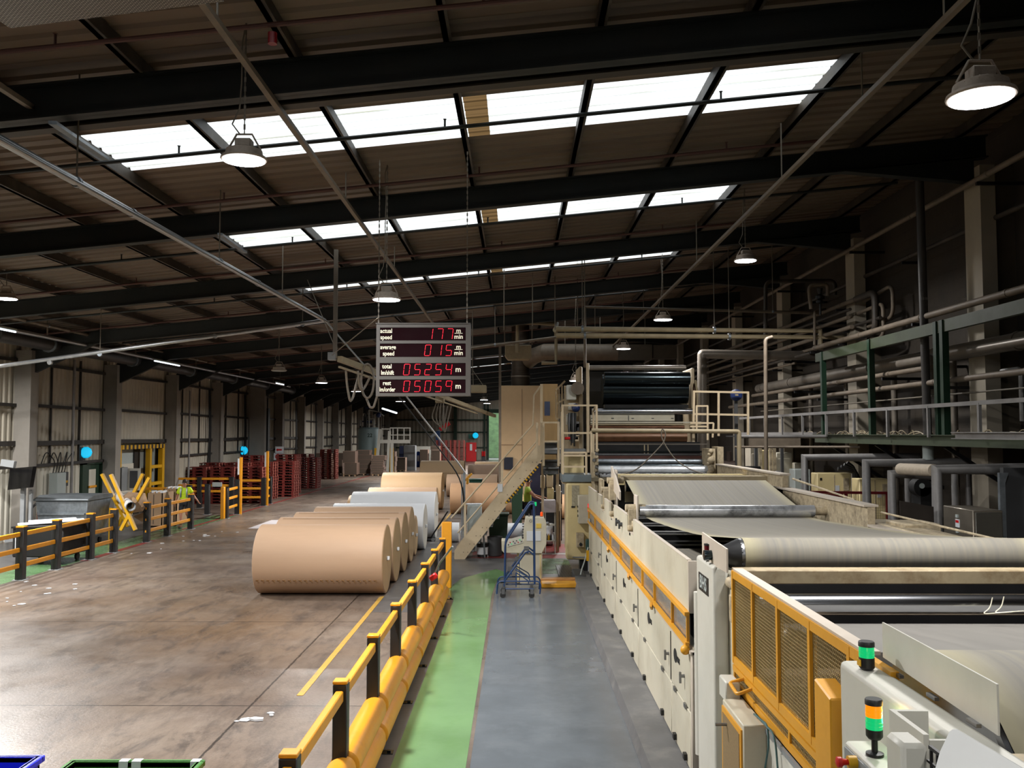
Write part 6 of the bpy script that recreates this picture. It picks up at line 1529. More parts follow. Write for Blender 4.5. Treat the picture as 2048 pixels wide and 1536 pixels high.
# ================================================================ things under and around the stairs
def bin_(x0, x1, y0, y1, h, m, label, lid=True):
    t = thing('wheelie_bin', label, 'bin', ((x0+x1)/2, (y0+y1)/2, 0)); i = .05
    MB().add([(x0+i, y0+i, .03), (x1-i, y0+i, .03), (x1-i, y1-i, .03), (x0+i, y1-i, .03), (x0, y0, h), (x1, y0, h), (x1, y1, h), (x0, y1, h)], [(0,3,2,1),(4,5,6,7),(0,1,5,4),(1,2,6,5),(2,3,7,6),(3,0,4,7)]).build('body', m, t, bevel=.02)
    if lid: MB().box(x0-.03, x1+.03, y0-.04, y1+.04, h, h+.06).build('lid', m, t, bevel=.02)
    for s_ in (x0+.08, x1-.08): MB().cyl((s_-.03, y1, .1), (s_+.03, y1, .1), .1, 12).build('wheel', M_rubber, t)
    return t
YB_ = 25.6
bin_(fx(977, 26.4), fx(1016, 26.4), 26.3, 26.9, 1.1, M_dgreen, 'dark green wheelie bin under the stairs')
bin_(fx(938, 46), fx(964, 46), 46, 46.6, 1.1, mat('teal_green_plastic', '#14463c', .4), 'teal green bin between the rolls behind the stair foot')
bin_(fx(1022, 34), fx(1046, 34), 34, 34.6, 1.55, M_dgreen, 'dark green bin with a white label behind the stairs')
MB().lathe([(.17, 0), (.2, .02), (.22, .55), (.2, .55), (.18, .05)], (fx(990, 25.9), 25.9, 0), n=24).build('grey_tub', M_dgrey, label='grey waste tub beside the dark green bin', cat='tub')
t = thing('bucket', 'black bucket with a white label under the stairs', 'bucket', (fx(965, 25.6), 25.7, 0))
MB().lathe([(.14, 0), (.165, .36), (.175, .37), (.175, .4)], (fx(965, 25.6), 25.7, 0), n=24).build('pail', M_black, t)
MB().lathe([(.156, .08), (.168, .28)], (fx(965, 25.6), 25.7, 0), n=24).build('label_band', M_wpaper, t)
t = thing('grey_cupboard', 'grey cupboard with rags on top behind the stair rail', 'cupboard', (fx(948, 26.8), 26.9, 0))
MB().box(fx(935, 26.8), fx(963, 26.8), 26.8, 27.3, 0, tz(1010, 26.8)).build('body', M_lgrey, t, bevel=.01)
mb = MB()
for k in range(7): mb.sphere((fx(936+4*k, 26.8), 26.95, tz(1008, 26.8)), .06, 8, (1.2, 1, .5))
mb.build('rags', M_wpaper, label='crumpled white rags on the grey cupboard', cat='rags')
MB().box(fx(926, 26.3), fx(931, 26.3), 26.3, 26.38, 0, tz(945, 26.3)).box(fx(923, 26.3), fx(925, 26.3), 26.3, 26.34, 0, tz(948, 26.3)).build('grey_service_post', M_galv, label='grey galvanised service post at the foot of the stairs', cat='post')
MB().cyl((fx(970, 25.5), 25.5, 0), (fx(967, 25.5), 25.5, tz(1058, 25.5)), .025, 8).build('prop_tube', M_galv, label='thin grey tube propping the stairs beside the bucket', cat='tube')
t = thing('orange_gun', 'orange and yellow tool hanging on the grey service post', 'tool', P(936, 953, 27))
a = P(936, 955, 27); MB().bar(a+V((-.1, 0, -.1)), a+V((.12, 0, .12)), .05, .06).bar(a+V((-.02, 0, -.2)), a+V((0, 0, 0)), .06, .12).build('body', M_yellow2, t, bevel=.015)
# control stand of the second worker
t = thing('unwind_station', 'cream control boxes and arms of the roll stand beside the worker', 'machine', (1.0, 28.2, 0))
YU = 28.0
for (a, b, c, d_, m) in ((1081, 1090, 951, 976, M_beige), (1093, 1106, 948, 974, M_beige), (1094, 1107, 975, 1004, M_cream2), (1112, 1121, 970, 1070, M_beige), (1112, 1120, 1020, 1072, M_beige)):
    MB().box(fx(a, YU), fx(b, YU), YU, YU+.3, tz(d_, YU) if d_ < 1070 else 0, tz(c, YU)).build('control_box', m, t, bevel=.015)
for k in range(6): MB().box(fx(1108+rnd.uniform(0, 14), YU), fx(1112+rnd.uniform(0, 14), YU), YU+.05, YU+.4, tz(1000+8*k, YU), tz(992+8*k-rnd.uniform(4, 20), YU)).build('linkage', [M_black, M_dgrey, M_dirty][k % 3], t, bevel=.01)
MB().box(fx(1060, 29), fx(1080, 29), 29, 29.1, 0, tz(930, 29)).build('dark_blue_panel', mat('dark_violet_blue', '#24253f', .4), t)
MB().box(fx(1078, YU), fx(1128, YU), YU+1.6, YU+1.7, 0, tz(930, YU)).build('dark_back_panel', M_black, t, smooth=False)
MB().box(fx(1080, YU), fx(1112, YU), YU-.1, YU+.2, tz(1004, YU)-.05, tz(1004, YU)).build('shelf', M_dgrey, t)
t = thing('wire_shelf', 'small shelf with a white carton and bottles behind the console', 'shelf', (fx(1098, 26.5), 26.5, 0))
for z in (.35, .8): MB().box(fx(1090, 26.5), fx(1110, 26.5), 26.4, 26.8, z, z+.03).build('shelf_board', M_white, t)
for px in (1090.5, 1109.5): MB().box(fx(px, 26.5)-.01, fx(px, 26.5)+.01, 26.4, 26.8, 0, 1.2).build('side', M_white, t)
MB().box(fx(1088, 26.2), fx(1111, 26.2), 26.2, 26.7, 1.2, 1.55).build('white_carton', mat('pinkish_white_carton', '#b8aeb2', .6), label='white carton on the small shelf behind the console', cat='carton', bevel=.01)
for k in range(4): MB().lathe([(.035, 0), (.035, .12), (.012, .15), (.012, .18)], (fx(1093+4*k, 26.5), 26.5, .38), n=12).build('bottle', [M_steel, M_yellow3, M_black, M_wpaper][k], label='small %s bottle on the low shelf behind the console' % ['grey', 'yellow', 'black', 'white'][k], cat='bottle')
q = P(1100, 943, 27.2); t = thing('machine_lamp', 'small glowing teal lamp above the worker at the controls', 'lamp', q)
MB().cyl(q, q+V((.08, 0, 0)), .07, 12).build('lens', M_ggl, t); MB().tube(fillet([P(1085, 925, 27.3), P(1095, 950, 27.3), P(1112, 946, 27.3)], .3, 5), .04, 8).build('green_hose', M_gdark, t)

# ================================================================ people
def person(name, label, loc, rz, J, E, rad, shirt, shorts, hair_c, hands, glasses=True, boots=None):
    t = thing(name, label, 'person', loc); t.rotation_euler = (0, 0, rz)
    def skinmesh(nm, keys, edges, rr, m, sub=2):
        ks = list(keys); idx = {k: i for i, k in enumerate(ks)}
        me = bpy.data.meshes.new(nm); me.from_pydata([J[k] for k in ks], [(idx[a], idx[b]) for a, b in edges], []); me.materials.append(m)
        o = bpy.data.objects.new(nm, me); COL.objects.link(o); o.parent = t; WL[o.name] = V((0, 0, 0))
        md = o.modifiers.new('skin', 'SKIN'); md.use_smooth_shade = True
        sv = me.skin_vertices[0].data
        for k in ks:
            q = rr[k]; q = (q, q) if not isinstance(q, tuple) else q
            sv[idx[k]].radius = q; sv[idx[k]].use_root = (k == ks[0])
        s2 = o.modifiers.new('sub', 'SUBSURF'); s2.levels = sub; s2.render_levels = sub
        return o
    # fingers
    keys = list(J.keys()); edges = list(E); rr = dict(rad)
    for (hn, wr_, dirv, side) in hands:
        d = V(dirv).normalized(); sd = V(side).normalized(); w = V(J[wr_]); pk = hn+'palm'; J[pk] = tuple(w+d*.07); rr[pk] = (.034, .018); keys.append(pk); edges.append((wr_, pk))
        nrm = d.cross(sd)
        for f in range(4):
            base = w+d*.095+sd*(f-1.5)*.021; l = (.06, .072, .068, .052)[f]
            k1, k2, k3 = '%sf%da' % (hn, f), '%sf%db' % (hn, f), '%sf%dc' % (hn, f)
            J[k1] = tuple(base); J[k2] = tuple(base+d*l*.55+nrm*.012); J[k3] = tuple(base+d*l*.9+nrm*.035)
            for k in (k1, k2, k3): rr[k] = .009; keys.append(k)
            edges += [(pk, k1), (k1, k2), (k2, k3)]
        k1, k2 = hn+'t1', hn+'t2'; J[k1] = tuple(w+d*.045-sd*.04); J[k2] = tuple(w+d*.085-sd*.058+nrm*.015); rr[k1] = .012; rr[k2] = .010
        keys += [k1, k2]; edges += [(pk, k1), (k1, k2)]
    skinmesh('body', keys, edges, rr, M_skin)
    skinmesh('shirt', shirt[0], shirt[1], shirt[2], shirt[3])
    skinmesh('shorts', shorts[0], shorts[1], shorts[2], M_cloth)
    hd = V(J['head'])
    bm = MB(); bm.sphere(hd+V((0, .035, .045)), .1, 16, (.9, 1.0, .9)); 
    WL[t.name] = V((0, 0, 0))
    bm.build('hair', hair_c, t)
    # face: eyes, nose, mouth, ears
    f = MB(); f.sphere(hd+V((0, -.105, -.015)), .016, 8, (.8, 1.2, 1.6)); f.build('nose', M_skin, t)
    for s_ in (-1, 1):
        MB().sphere(hd+V((s_*.034, -.088, .012)), .013, 8).build('eye', M_wpaper, t)
        MB().sphere(hd+V((s_*.086, .01, -.01)), .024, 8, (.4, 1, 1.3)).build('ear', M_skin, t)
    MB().sphere(hd+V((0, -.088, -.06)), .022, 8, (1.2, .5, .3)).build('mouth', mat('lips', '#8c4a42', .5), t)
    if glasses: MB().box(-.07+hd.x, .07+hd.x, hd.y-.108, hd.y-.098, hd.z+.0, hd.z+.03).bar(hd+V((-.075, -.1, .02)), hd+V((-.085, .02, .02)), .008, .008).bar(hd+V((.075, -.1, .02)), hd+V((.085, .02, .02)), .008, .008).build('glasses', M_black, t, bevel=.004)
    for b_ in (boots or []):
        c, ang = V(b_[0]), b_[1]; M3 = Matrix.Rotation(ang, 3, 'X')
        mb = MB(); mb.obox(c+M3 @ V((0, -.06, 0)), (.1, .28, .07), M3); mb.obox(c+M3 @ V((0, .03, .08)), (.095, .12, .12), M3); mb.m = 1; mb.obox(c+M3 @ V((0, -.06, -.045)), (.105, .29, .025), M3)
        mb.build('boot', [M_shoe, M_black], t, bevel=.02, seg=2)
    return t
core = {'pelvis': (0, 0, .95), 'belly': (0, 0, 1.1), 'chest': (0, .01, 1.32), 'neck': (0, .01, 1.48), 'jaw': (0, -.02, 1.56), 'head': (0, -.01, 1.65)}
cE = [('pelvis', 'belly'), ('belly', 'chest'), ('chest', 'neck'), ('neck', 'jaw'), ('jaw', 'head')]
cR = {'pelvis': (.14, .1), 'belly': (.14, .1), 'chest': (.16, .11), 'neck': .052, 'jaw': .066, 'head': (.09, .102)}
# walking worker, facing the camera
J = dict(core); J.update({'shl': (-.19, .01, 1.42), 'ell': (-.27, .02, 1.14), 'wrl': (-.3, -.1, .92), 'shr': (.19, .01, 1.42), 'elr': (.31, .08, 1.17), 'wrr': (.47, .06, .97),
   'hl': (-.09, 0, .92), 'kl': (-.08, -.16, .5), 'al': (-.06, -.2, .1), 'tl': (-.06, -.32, .05), 'hr': (.09, 0, .92), 'kr': (.09, .02, .5), 'ar': (.1, .36, .28), 'tr': (.1, .32, .18)})
E = cE+[('chest', 'shl'), ('shl', 'ell'), ('ell', 'wrl'), ('chest', 'shr'), ('shr', 'elr'), ('elr', 'wrr'), ('pelvis', 'hl'), ('hl', 'kl'), ('kl', 'al'), ('al', 'tl'), ('pelvis', 'hr'), ('hr', 'kr'), ('kr', 'ar'), ('ar', 'tr')]
Rr = dict(cR); Rr.update({'shl': .055, 'ell': .042, 'wrl': .027, 'shr': .055, 'elr': .042, 'wrr': .027, 'hl': .09, 'kl': .058, 'al': .037, 'tl': .03, 'hr': .09, 'kr': .058, 'ar': .037, 'tr': .03})
J['nk2'] = (0, .01, 1.45)
J['sl2'] = (-.24, .015, 1.22); J['sr2'] = (.26, .045, 1.26); J['hem'] = (0, 0, .88)
J['kl2'] = (-.085, -.12, .56); J['kr2'] = (.095, .015, .56)
body_keys = [k for k in J if k not in ('nk2', 'sl2', 'sr2', 'hem', 'kl2', 'kr2')]
def split_person(J, E, Rr, **kw):
    extra = {k: J[k] for k in J if k not in Rr}
    shirt_keys = ['belly', 'chest', 'hem', 'nk2', 'shl', 'sl2', 'shr', 'sr2']
    sE = [('belly', 'hem'), ('belly', 'chest'), ('chest', 'nk2'), ('chest', 'shl'), ('shl', 'sl2'), ('chest', 'shr'), ('shr', 'sr2')]
    sR = {'belly': (.17, .13), 'chest': (.185, .135), 'hem': (.175, .135), 'nk2': .085, 'shl': .085, 'sl2': .08, 'shr': .085, 'sr2': .08}
    hk = ['pelvis', 'hl', 'kl2', 'hr', 'kr2']; hE = [('pelvis', 'hl'), ('hl', 'kl2'), ('pelvis', 'hr'), ('hr', 'kr2')]
    hR = {'pelvis': (.16, .125), 'hl': .115, 'kl2': .095, 'hr': .115, 'kr2': .095}
    Jfull = dict(J)
    class D(dict): pass
    JJ = dict((k, J[k]) for k in Rr); JJ.update(extra)
    return JJ, (shirt_keys, sE, sR), (hk, hE, hR)
def make(name, label, loc, rz, J, E, Rr, shirtm, hairm, hands, boots, glasses=True):
    JJ, sh, so = split_person(J, E, Rr)
    ex = [k for k in JJ if k not in Rr]
    tmp = {k: JJ[k] for k in Rr}
    # body uses only Rr keys; clothes look the others up in the same dict
    class Both(dict):
        def keys(self): return [k for k in dict.keys(self) if k not in ex]
    B = Both(JJ)
    return person(name, label, loc, rz, B, E, Rr, (sh[0], sh[1], sh[2], shirtm), (so[0], so[1], so[2]), hairm, hands, glasses, boots)
w1 = make('person', 'person in a hi-vis yellow shirt and dark shorts walking behind the left barrier', (fx(371, 33.6), 33.6, 0), R(6), J, E, Rr, M_hivis, M_hair,
     [('l', 'wrl', (-.1, -.3, -1), (0, 1, 0)), ('r', 'wrr', (.5, 0, -.8), (0, 1, 0))], [((-.06, -.24, .07), 0), ((.1, .38, .26), R(-50))])
for s_ in (-1, 1):
    mb = MB().tube([(s_*.1, -.128, 1.44), (s_*.105, -.17, 1.32), (s_*.105, -.165, 1.12)], .0, 4) if False else MB()
    mb.add([(s_*.1-.025, -.1, 1.47), (s_*.1+.025, -.1, 1.47), (s_*.11+.025, -.148, 1.33), (s_*.11-.025, -.152, 1.33), (s_*.11+.025, -.142, 1.12), (s_*.11-.025, -.146, 1.12)]+[(s_*.1-.025, -.08, 1.47), (s_*.1+.025, -.08, 1.47), (s_*.11+.025, -.12, 1.33), (s_*.11-.025, -.12, 1.33), (s_*.11+.025, -.12, 1.12), (s_*.11-.025, -.12, 1.12)],
           [(0, 1, 2, 3), (3, 2, 4, 5), (7, 6, 9, 8), (8, 9, 11, 10), (0, 6, 7, 1), (1, 7, 8, 2), (2, 8, 10, 4), (3, 9, 6, 0), (5, 11, 9, 3), (4, 10, 11, 5)])
    mb.build('reflective_strap', M_reflect, w1)
MB().lathe([(.178, 0), (.18, .02), (.18, .05), (.178, .07)], (0, 0, .98), n=24).build('waist_band', M_reflect, w1)
# worker at the controls: faces right; local -y is forward
MB().box(.0, .75, 27.2, 27.9, 0, .4).build('step_platform', M_tread, label='low step platform under the worker at the controls', cat='platform')
J = dict(core); J.update({'shl': (-.19, 0, 1.42), 'ell': (-.2, -.2, 1.18), 'wrl': (-.14, -.46, 1.08), 'shr': (.19, 0, 1.42), 'elr': (.2, -.2, 1.2), 'wrr': (.14, -.45, 1.14),
   'hl': (-.09, 0, .92), 'kl': (-.09, -.03, .5), 'al': (-.09, .02, .1), 'tl': (-.09, -.12, .05), 'hr': (.09, 0, .92), 'kr': (.1, -.05, .5), 'ar': (.1, .0, .1), 'tr': (.1, -.12, .05)})
J['nk2'] = (0, .01, 1.45); J['sl2'] = (-.2, -.1, 1.3); J['sr2'] = (.2, -.1, 1.3); J['hem'] = (0, 0, .92)
J['kl2'] = (-.09, -.02, .3); J['kr2'] = (.1, -.03, .3)
w2 = make('person', 'person in a faded green shirt with ear defenders reaching to the machine controls', (fx(1055, 27.5), 27.5, .4), R(90), J, E, Rr, M_hivis2, M_hair,
     [('l', 'wrl', (.1, -1, -.1), (1, 0, 0)), ('r', 'wrr', (-.1, -1, -.1), (-1, 0, 0))], [((-.09, -.04, .07), 0), ((.1, -.04, .07), 0)])
for s_ in (-1, 1): MB().cyl((s_*.085, 0, 1.65), (s_*.125, 0, 1.65), .042, 14).build('ear_defender', M_black, w2)
MB().tube([(.115*cos(a), .0, 1.66+.12*sin(a)) for a in [k*pi/10 for k in range(11)]], .01, 6).build('headband', M_black, w2)

# ================================================================ right wall: pipe racks and walkway
def rp(px, py, X): return PX(px, py, X)
def line(X, z, y0, y1, r_, m, label, cat='pipe', name='wall_pipe', br=True, top=None):
    t = thing(name, label, cat, (X, y0, z))
    MB().cyl((X, y0, z), (X, y1, z), r_, 14).build('run', m, t)
    y = y0+2
    k = 0
    while y < y1:
        MB().lathe([(r_*1.12, -.04), (r_*1.12, .04)], (X, y, z), (0, 1, 0), 14).build('joint_band', m, t)
        if br and k % 2 == 0:
            MB().box(X-.04, XR-.01, y+.3, y+.36, z-r_-.06, z-r_).build('wall_bracket', M_black, t)
        y += 3.15; k += 1
        if k > 6: break
    return t
line(8.45, 8.15, 14, 60, .055, M_pipe, 'highest dusty pipe running under the roof along the right wall')
line(8.9, 7.5, 12, 50, .05, M_purlin, 'dark conduit high on the right wall')
line(8.0, 5.78, 9.5, 24.2, .065, M_pipe, 'tan pipe lying just above the green walkway beam')
line(8.45, 5.05, 10, 31.5, .15, M_pipe2, 'thickest silver pipe along the right wall above the walkway')
line(8.1, 4.78, 17.6, 31, .055, M_pipe, 'capped tan pipe below the thickest silver pipe')
line(8.15, 4.98, 9, 16.2, .07, M_pipe2, 'second silver pipe at the right picture edge')
line(8.0, 4.47, 9, 34, .055, M_pipe, 'tan pipe running at the middle of the walkway frames')
line(8.1, 4.22, 9, 30, .016, M_cable, 'thin wire rod below the middle tan pipe', br=False)
a = (8.3, 17.8, 5.05)
pipe('drop_pipe', [(8.2, 19.3, 4.98), (8.2, 17.9, 4.98), (8.2, 17.9, 4.35), (8.3, 17.9, 4.3)], .1, M_pipe2, 'short silver elbow dropping from the thick pipe', fr=.1)
# far bundle of pipes with bends
for k, (X, z, y0, y1, r_) in enumerate(((8.5, 6.85, 21.5, 46, .06), (8.35, 6.6, 22.5, 46, .04), (8.55, 6.5, 23, 46, .03), (8.3, 6.4, 22.5, 46, .05), (8.5, 6.2, 21, 46, .04), (8.2, 6.1, 22, 46, .055), (8.45, 5.9, 21.2, 46, .045), (8.15, 5.72, 25, 46, .04), (8.35, 5.6, 27, 44, .035))):
    line(X, z, y0, y1, r_, M_purlin if k % 3 == 1 else M_pipe, 'pipe in the far bundle on the right wall, number %s from the top' % ['one', 'two', 'three', 'four', 'five', 'six', 'seven', 'eight', 'nine'][k], name='bundle_pipe')
pipe('pipe_bend', [(8.5, 22.5, 6.85), (8.5, 21.3, 6.85), (8.5, 21.3, 5.9), (8.5, 22.5, 5.9)], .085, M_purlin, 'thick dark U bend at the near end of the pipe bundle', fr=.25)
pipe('pipe_bend', [(8.7, 22.5, 6.8), (8.75, 20.9, 6.95), (8.75, 20.9, 6.2), (8.6, 22, 6.1)], .045, M_pipe, 'tan U bend nearest the camera on the pipe bundle', fr=.25)
pipe('pipe_bend', [(8.55, 22.5, 6.5), (8.6, 21.1, 6.55), (8.6, 21.1, 5.75), (8.4, 22, 5.7)], .045, M_pipe, 'inner tan U bend of the pipe bundle', fr=.2)
pipe('pipe_loop', [P(1622, 618, 23.5), P(1617, 571, 23.5), P(1656, 568, 23.5), P(1655, 592, 23.5)], .05, M_pipe, 'inverted U pipe with a valve above the pipe bundle', fr=.15)
pipe('pipe_loop', [P(1531, 700, 25.3), P(1531, 563, 25.3), P(1670, 561, 25.3), P(1670, 590, 25.3)], .055, M_purlin, 'large dark inverted U pipe above the crossing pipes', fr=.2)
pipe('pipe_loop', [P(1629, 690, 23.8), P(1629, 624, 23.8), P(1650, 618, 24.6)], .035, M_pipe, 'slim bent pipe dropping through the crossing pipes', fr=.1)
pipe('thin_stand_pipe', [P(1545, 674, 21), P(1531, 678, 21), V((P(1530, 960, 21).x, 21, 0))], .045, M_pipe, 'slim vertical pipe hooked under the crossing pipes', fr=.12)
t = thing('steam_valve', 'dark steam valve above the pipe bundle', 'valve', P(1640, 600, 23.6))
q = P(1640, 600, 23.6)
MB().lathe([(.03, -.4), (.03, -.1), (.1, -.08), (.1, -.02), (.05, 0), (.12, .03), (.12, .1), (.04, .15), (.08, .3), (.03, .32)], q, n=16).build('body', M_black, t)
# vertical dark column pipe with bright sleeve
t = thing('vertical_pipe', 'tall dark vertical pipe with a bright sleeve at its foot', 'pipe', P(1853, 915, 17.6))
a, b = P(1851, 340, 17.6), P(1856, 890, 17.6)
MB().cyl((b.x, 17.6, b.z), (b.x-.04, 17.6, zr(a.x)+.1), .08, 18).build('shaft', mat('dark_grey_pipe', '#3b3836', .5, .2, var=.15), t)
MB().cyl((b.x, 17.6, 2.98), (b.x, 17.6, b.z+.02), .103, 18).build('sleeve', M_lgrey, t)
MB().lathe([(.08, 0), (.08, .05)], (b.x-.02, 17.6, 6.1), n=16).build('band', M_steel, t)
# big silver duct, inverted L beside the tower
pipe('silver_duct', [P(1404, 960, 26.5), P(1404, 708, 26.5), P(1655, 712, 26.5)], .135, M_pipe2, 'big silver insulated pipe rising beside the tower and turning right', fr=.03, n=18)
# walkway structure
t = thing('green_walkway', 'green steel walkway frame carrying pipes along the right wall', 'walkway', (7.8, 16, 3.3))
MB().bar((7.8, 23.4, 5.45), (7.8, 8.5, 5.45), .1, .22).build('upper_beam', M_gsteel, t, smooth=False)
MB().bar((7.75, 23.4, 3.36), (7.75, 8.5, 3.36), .1, .2).bar((7.75, 23.4, 3.46), (7.75, 8.5, 3.46), .22, .015).build('lower_beam', M_gsteel, t, smooth=False)
for y in (22.9, 19.8, 16.65, 16.4): MB().box(7.72, 7.84, y-.06, y+.06, 3.3, 5.56).build('upright', M_gdark, t)
for y in (22.9, 19.8, 16.6, 13.5, 10.4): MB().box(7.8, XR, y-.05, y+.05, 3.26, 3.36).build('bearer', M_black, t); MB().bar((7.85, y, 3.25), (XR, y, 2.3), .07, .07).build('wall_brace', M_black, t)
MB().box(7.85, XR-.1, 8.5, 34, 3.36, 3.4).build('deck', M_dgrey, t, smooth=False)
for z in (4.0,): MB().bar((7.65, 31, z), (7.65, 8.5, z), .05, .07).build('hand_rail', M_duct, t, smooth=False)
for k in range(12): y = 9.4+1.85*k; MB().box(7.62, 7.67, y-.03, y+.03, 3.42, 4.0).build('rail_post', M_duct, t)
MB().bar((7.7, 31, 3.47), (7.7, 23.4, 3.47), .1, .1).build('grey_extension', M_duct, t, smooth=False)
mb = MB()
for k in range(70):
    y = rnd.uniform(14, 26); x = rnd.uniform(7.85, 8.3); a = rnd.uniform(0, pi); l = rnd.uniform(.15, .5)
    mb.tube(fillet([(x-.1, y-l*cos(a), 3.42), (x, y, 3.46+rnd.uniform(.0, .14)), (x+.1*sin(a), y+l*cos(a), 3.42)], .3, 3), .012, 5)
mb.build('dusty_cable_heap', M_pipe3, label='heap of dusty loose cables lying along the walkway deck', cat='cables', kind='stuff')
MB().box(6.9, 7.05, 8.5, 14.4, 3.5, 3.515).box(6.97, 6.985, 8.5, 14.4, 3.42, 3.5).box(6.9, 7.05, 8.5, 14.4, 3.405, 3.42).build('loose_beam', M_duct, label='dark steel beam lying in front of the walkway at the right edge', cat='beam', smooth=False)
for x_, y_ in ((8.95, 18.5), (8.9, 21.3), (8.95, 24.5), (8.9, 14.2), (8.95, 27.5), (8.9, 12.8)):
    MB().cyl((x_, y_, 0), (x_, y_, 5.0 if y_ > 15 else 4.3), .07, 12).build('wall_riser', M_pipe2, label='vertical riser pipe standing against the right wall', cat='pipe', group='riser pipes at the right wall')
for (y_, z_) in ((15, 3.9), (16.0, 4.6), (12, 4.2)):
    MB().tube(fillet([(8.6, y_, z_), (8.6, y_-.6, z_), (8.6, y_-.6, z_-.9)], .1, 4), .04, 8).build('drain_bend', M_duct, label='small bent drain pipe under the wall pipes', cat='pipe', group='small drain bends')
# blue gauge on post
q = P(1473, 790, 23.2); t = thing('blue_motor', 'round blue motor on a dark post behind the cream railing', 'motor', q)
MB().lathe([(.1, -.02), (.15, 0), (.155, .06), (.1, .2)], q, (0, 1, 0), 28).build('drum', M_blued, t); MB().box(q.x-.04, q.x+.04, q.y-.03, q.y-.01, q.z-.02, q.z+.02).build('plate', M_pipe3, t)
MB().box(q.x-.04, q.x+.04, q.y+.05, q.y+.12, 1, q.z-.1).build('post', M_dgrey, t)
# cream railing right of the tower
t = thing('railed_platform', 'cream tube railing of the platform right of the steel cylinders', 'railing', P(1445, 880, 23))
def rr_(a, b, Y=23.0, w=.05): MB().bar(P(*a, Y), P(*b, Y), w, w, up=V((0, 1, 0))).build('rail', M_beige, t)
for a, b in (((1386, 783), (1498, 785)), ((1386, 828), (1495, 830)), ((1388, 783), (1387, 845)), ((1437, 783), (1437, 872)), ((1496, 785), (1496, 872))): rr_(a, b)
for a, b in (((1392, 812), (1416, 812)), ((1393, 812), (1393, 860)), ((1415, 812), (1415, 880)), ((1380, 846), (1427, 846)), ((1427, 846), (1425, 875)), ((1380, 853), (1415, 853))): rr_(a, b, 22.6, .04)
pipe('cream_portal', [P(1183, 861, 21.8), P(1478, 863, 21.8), P(1479, 955, 21.8)], .055, M_pipe3, 'dusty cream tube portal crossing low in front of the rolls', fr=.06)
pipe('grey_rail_pipe', [P(1480, 873, 22.5), P(1660, 873, 22.5)], .045, M_duct, 'grey rail pipe right of the cream portal')
pipe('grey_rail_pipe', [P(1470, 894, 22.4), P(1720, 894, 21.0)], .03, M_pipe, 'lower thin rail pipe right of the cream portal')
MB().bar(P(1498, 885, 23), P(1600, 885, 23), .1, .22).build('cable_duct', M_pipe, label='dusty cable duct box under the grey rail pipe', cat='duct', smooth=False)
# hose lasso in front of the tower
MB().tube(fillet([P(1226, 951, 21.4), P(1270, 943, 21.4), P(1300, 915, 21.4), P(1328, 885, 21.4), P(1332, 866, 21.4), P(1324, 856, 21.4), P(1322, 872, 21.4), P(1330, 890, 21.4), P(1350, 920, 21.4), P(1385, 942, 21.4), P(1422, 950, 21.4)], .5, 6), .016, 6).build('hanging_hose', M_cable, label='thin hose looped like a lasso in front of the rolls', cat='hose')
# cabinets and clutter behind the frame, between tower and ducts
for k, (a, b, c, Y, m, lab) in enumerate(((1498, 1520, 895, 27, M_conc2, 'pale machine cabinet between the portal and grey posts'), (1520, 1545, 900, 27.3, M_cream2, 'yellowed machine cabinet second right of the portal'), (1550, 1582, 905, 27.6, M_cream, 'cream cabinet with a grey screen left of the grey ducts'), (1585, 1600, 925, 27.4, M_cream, 'cream cupboard just left of the first grey duct'))):
    t = thing('machine_cabinet', lab, 'cabinet', (fx(a, Y), Y, 0))
    MB().box(fx(a, Y), fx(b, Y), Y, Y+.6, 0, tz(c, Y)).build('body', m, t, bevel=.02)
    MB().box(fx(a+3, Y), fx(b-5, Y), Y-.02, Y, .9, tz(c+12, Y)).build('door', m, t, bevel=.008)
for px in (1508, 1517, 1537, 1545, 1560): MB().box(fx(px, 25), fx(px+5, 25), 25, 25.1, 0, tz(890, 25)).build('steel_upright', M_dirty if px % 2 else M_dgrey, label='narrow steel upright behind the cream portal', cat='post', group='uprights behind the portal')
t = thing('drive_motor', 'dark round drive motor behind the caked bearing frame', 'motor', P(1500, 950, 23.5))
q = P(1497, 943, 23.6); MB().cyl(q+V((-.25, 0, 0)), q+V((.3, 0, 0)), .14, 20).build('body', M_black, t); MB().box(q.x-.2, q.x+.25, q.y-.2, q.y+.2, 0, q.z-.1).build('foot', M_dgrey, t)
q = P(1458, 930, 23.4); t = thing('pump_unit', 'brown pump unit left of the drive motor', 'pump', q)
MB().cyl(q+V((-.18, 0, -.05)), q+V((.18, 0, -.05)), .16, 16).cyl(q, q+V((0, 0, .35)), .07, 12).box(q.x-.2, q.x+.2, q.y-.15, q.y+.15, 0, q.z-.15).build('body', mat('brown_pump', '#3c2f28', .6, .3, var=.3), t)
MB().box(fx(1547, 24.8), fx(1557, 24.8), 24.7, 24.8, tz(955, 24.8), tz(941, 24.8)).build('grey_screen', M_grey, label='small grey screen on a post left of the cabinets', cat='screen', bevel=.01)
MB().box(fx(1550, 24.8), fx(1553, 24.8), 24.8, 24.86, 0, tz(950, 24.8)).build('screen_post', M_dgrey, label='post carrying the small grey screen', cat='post')
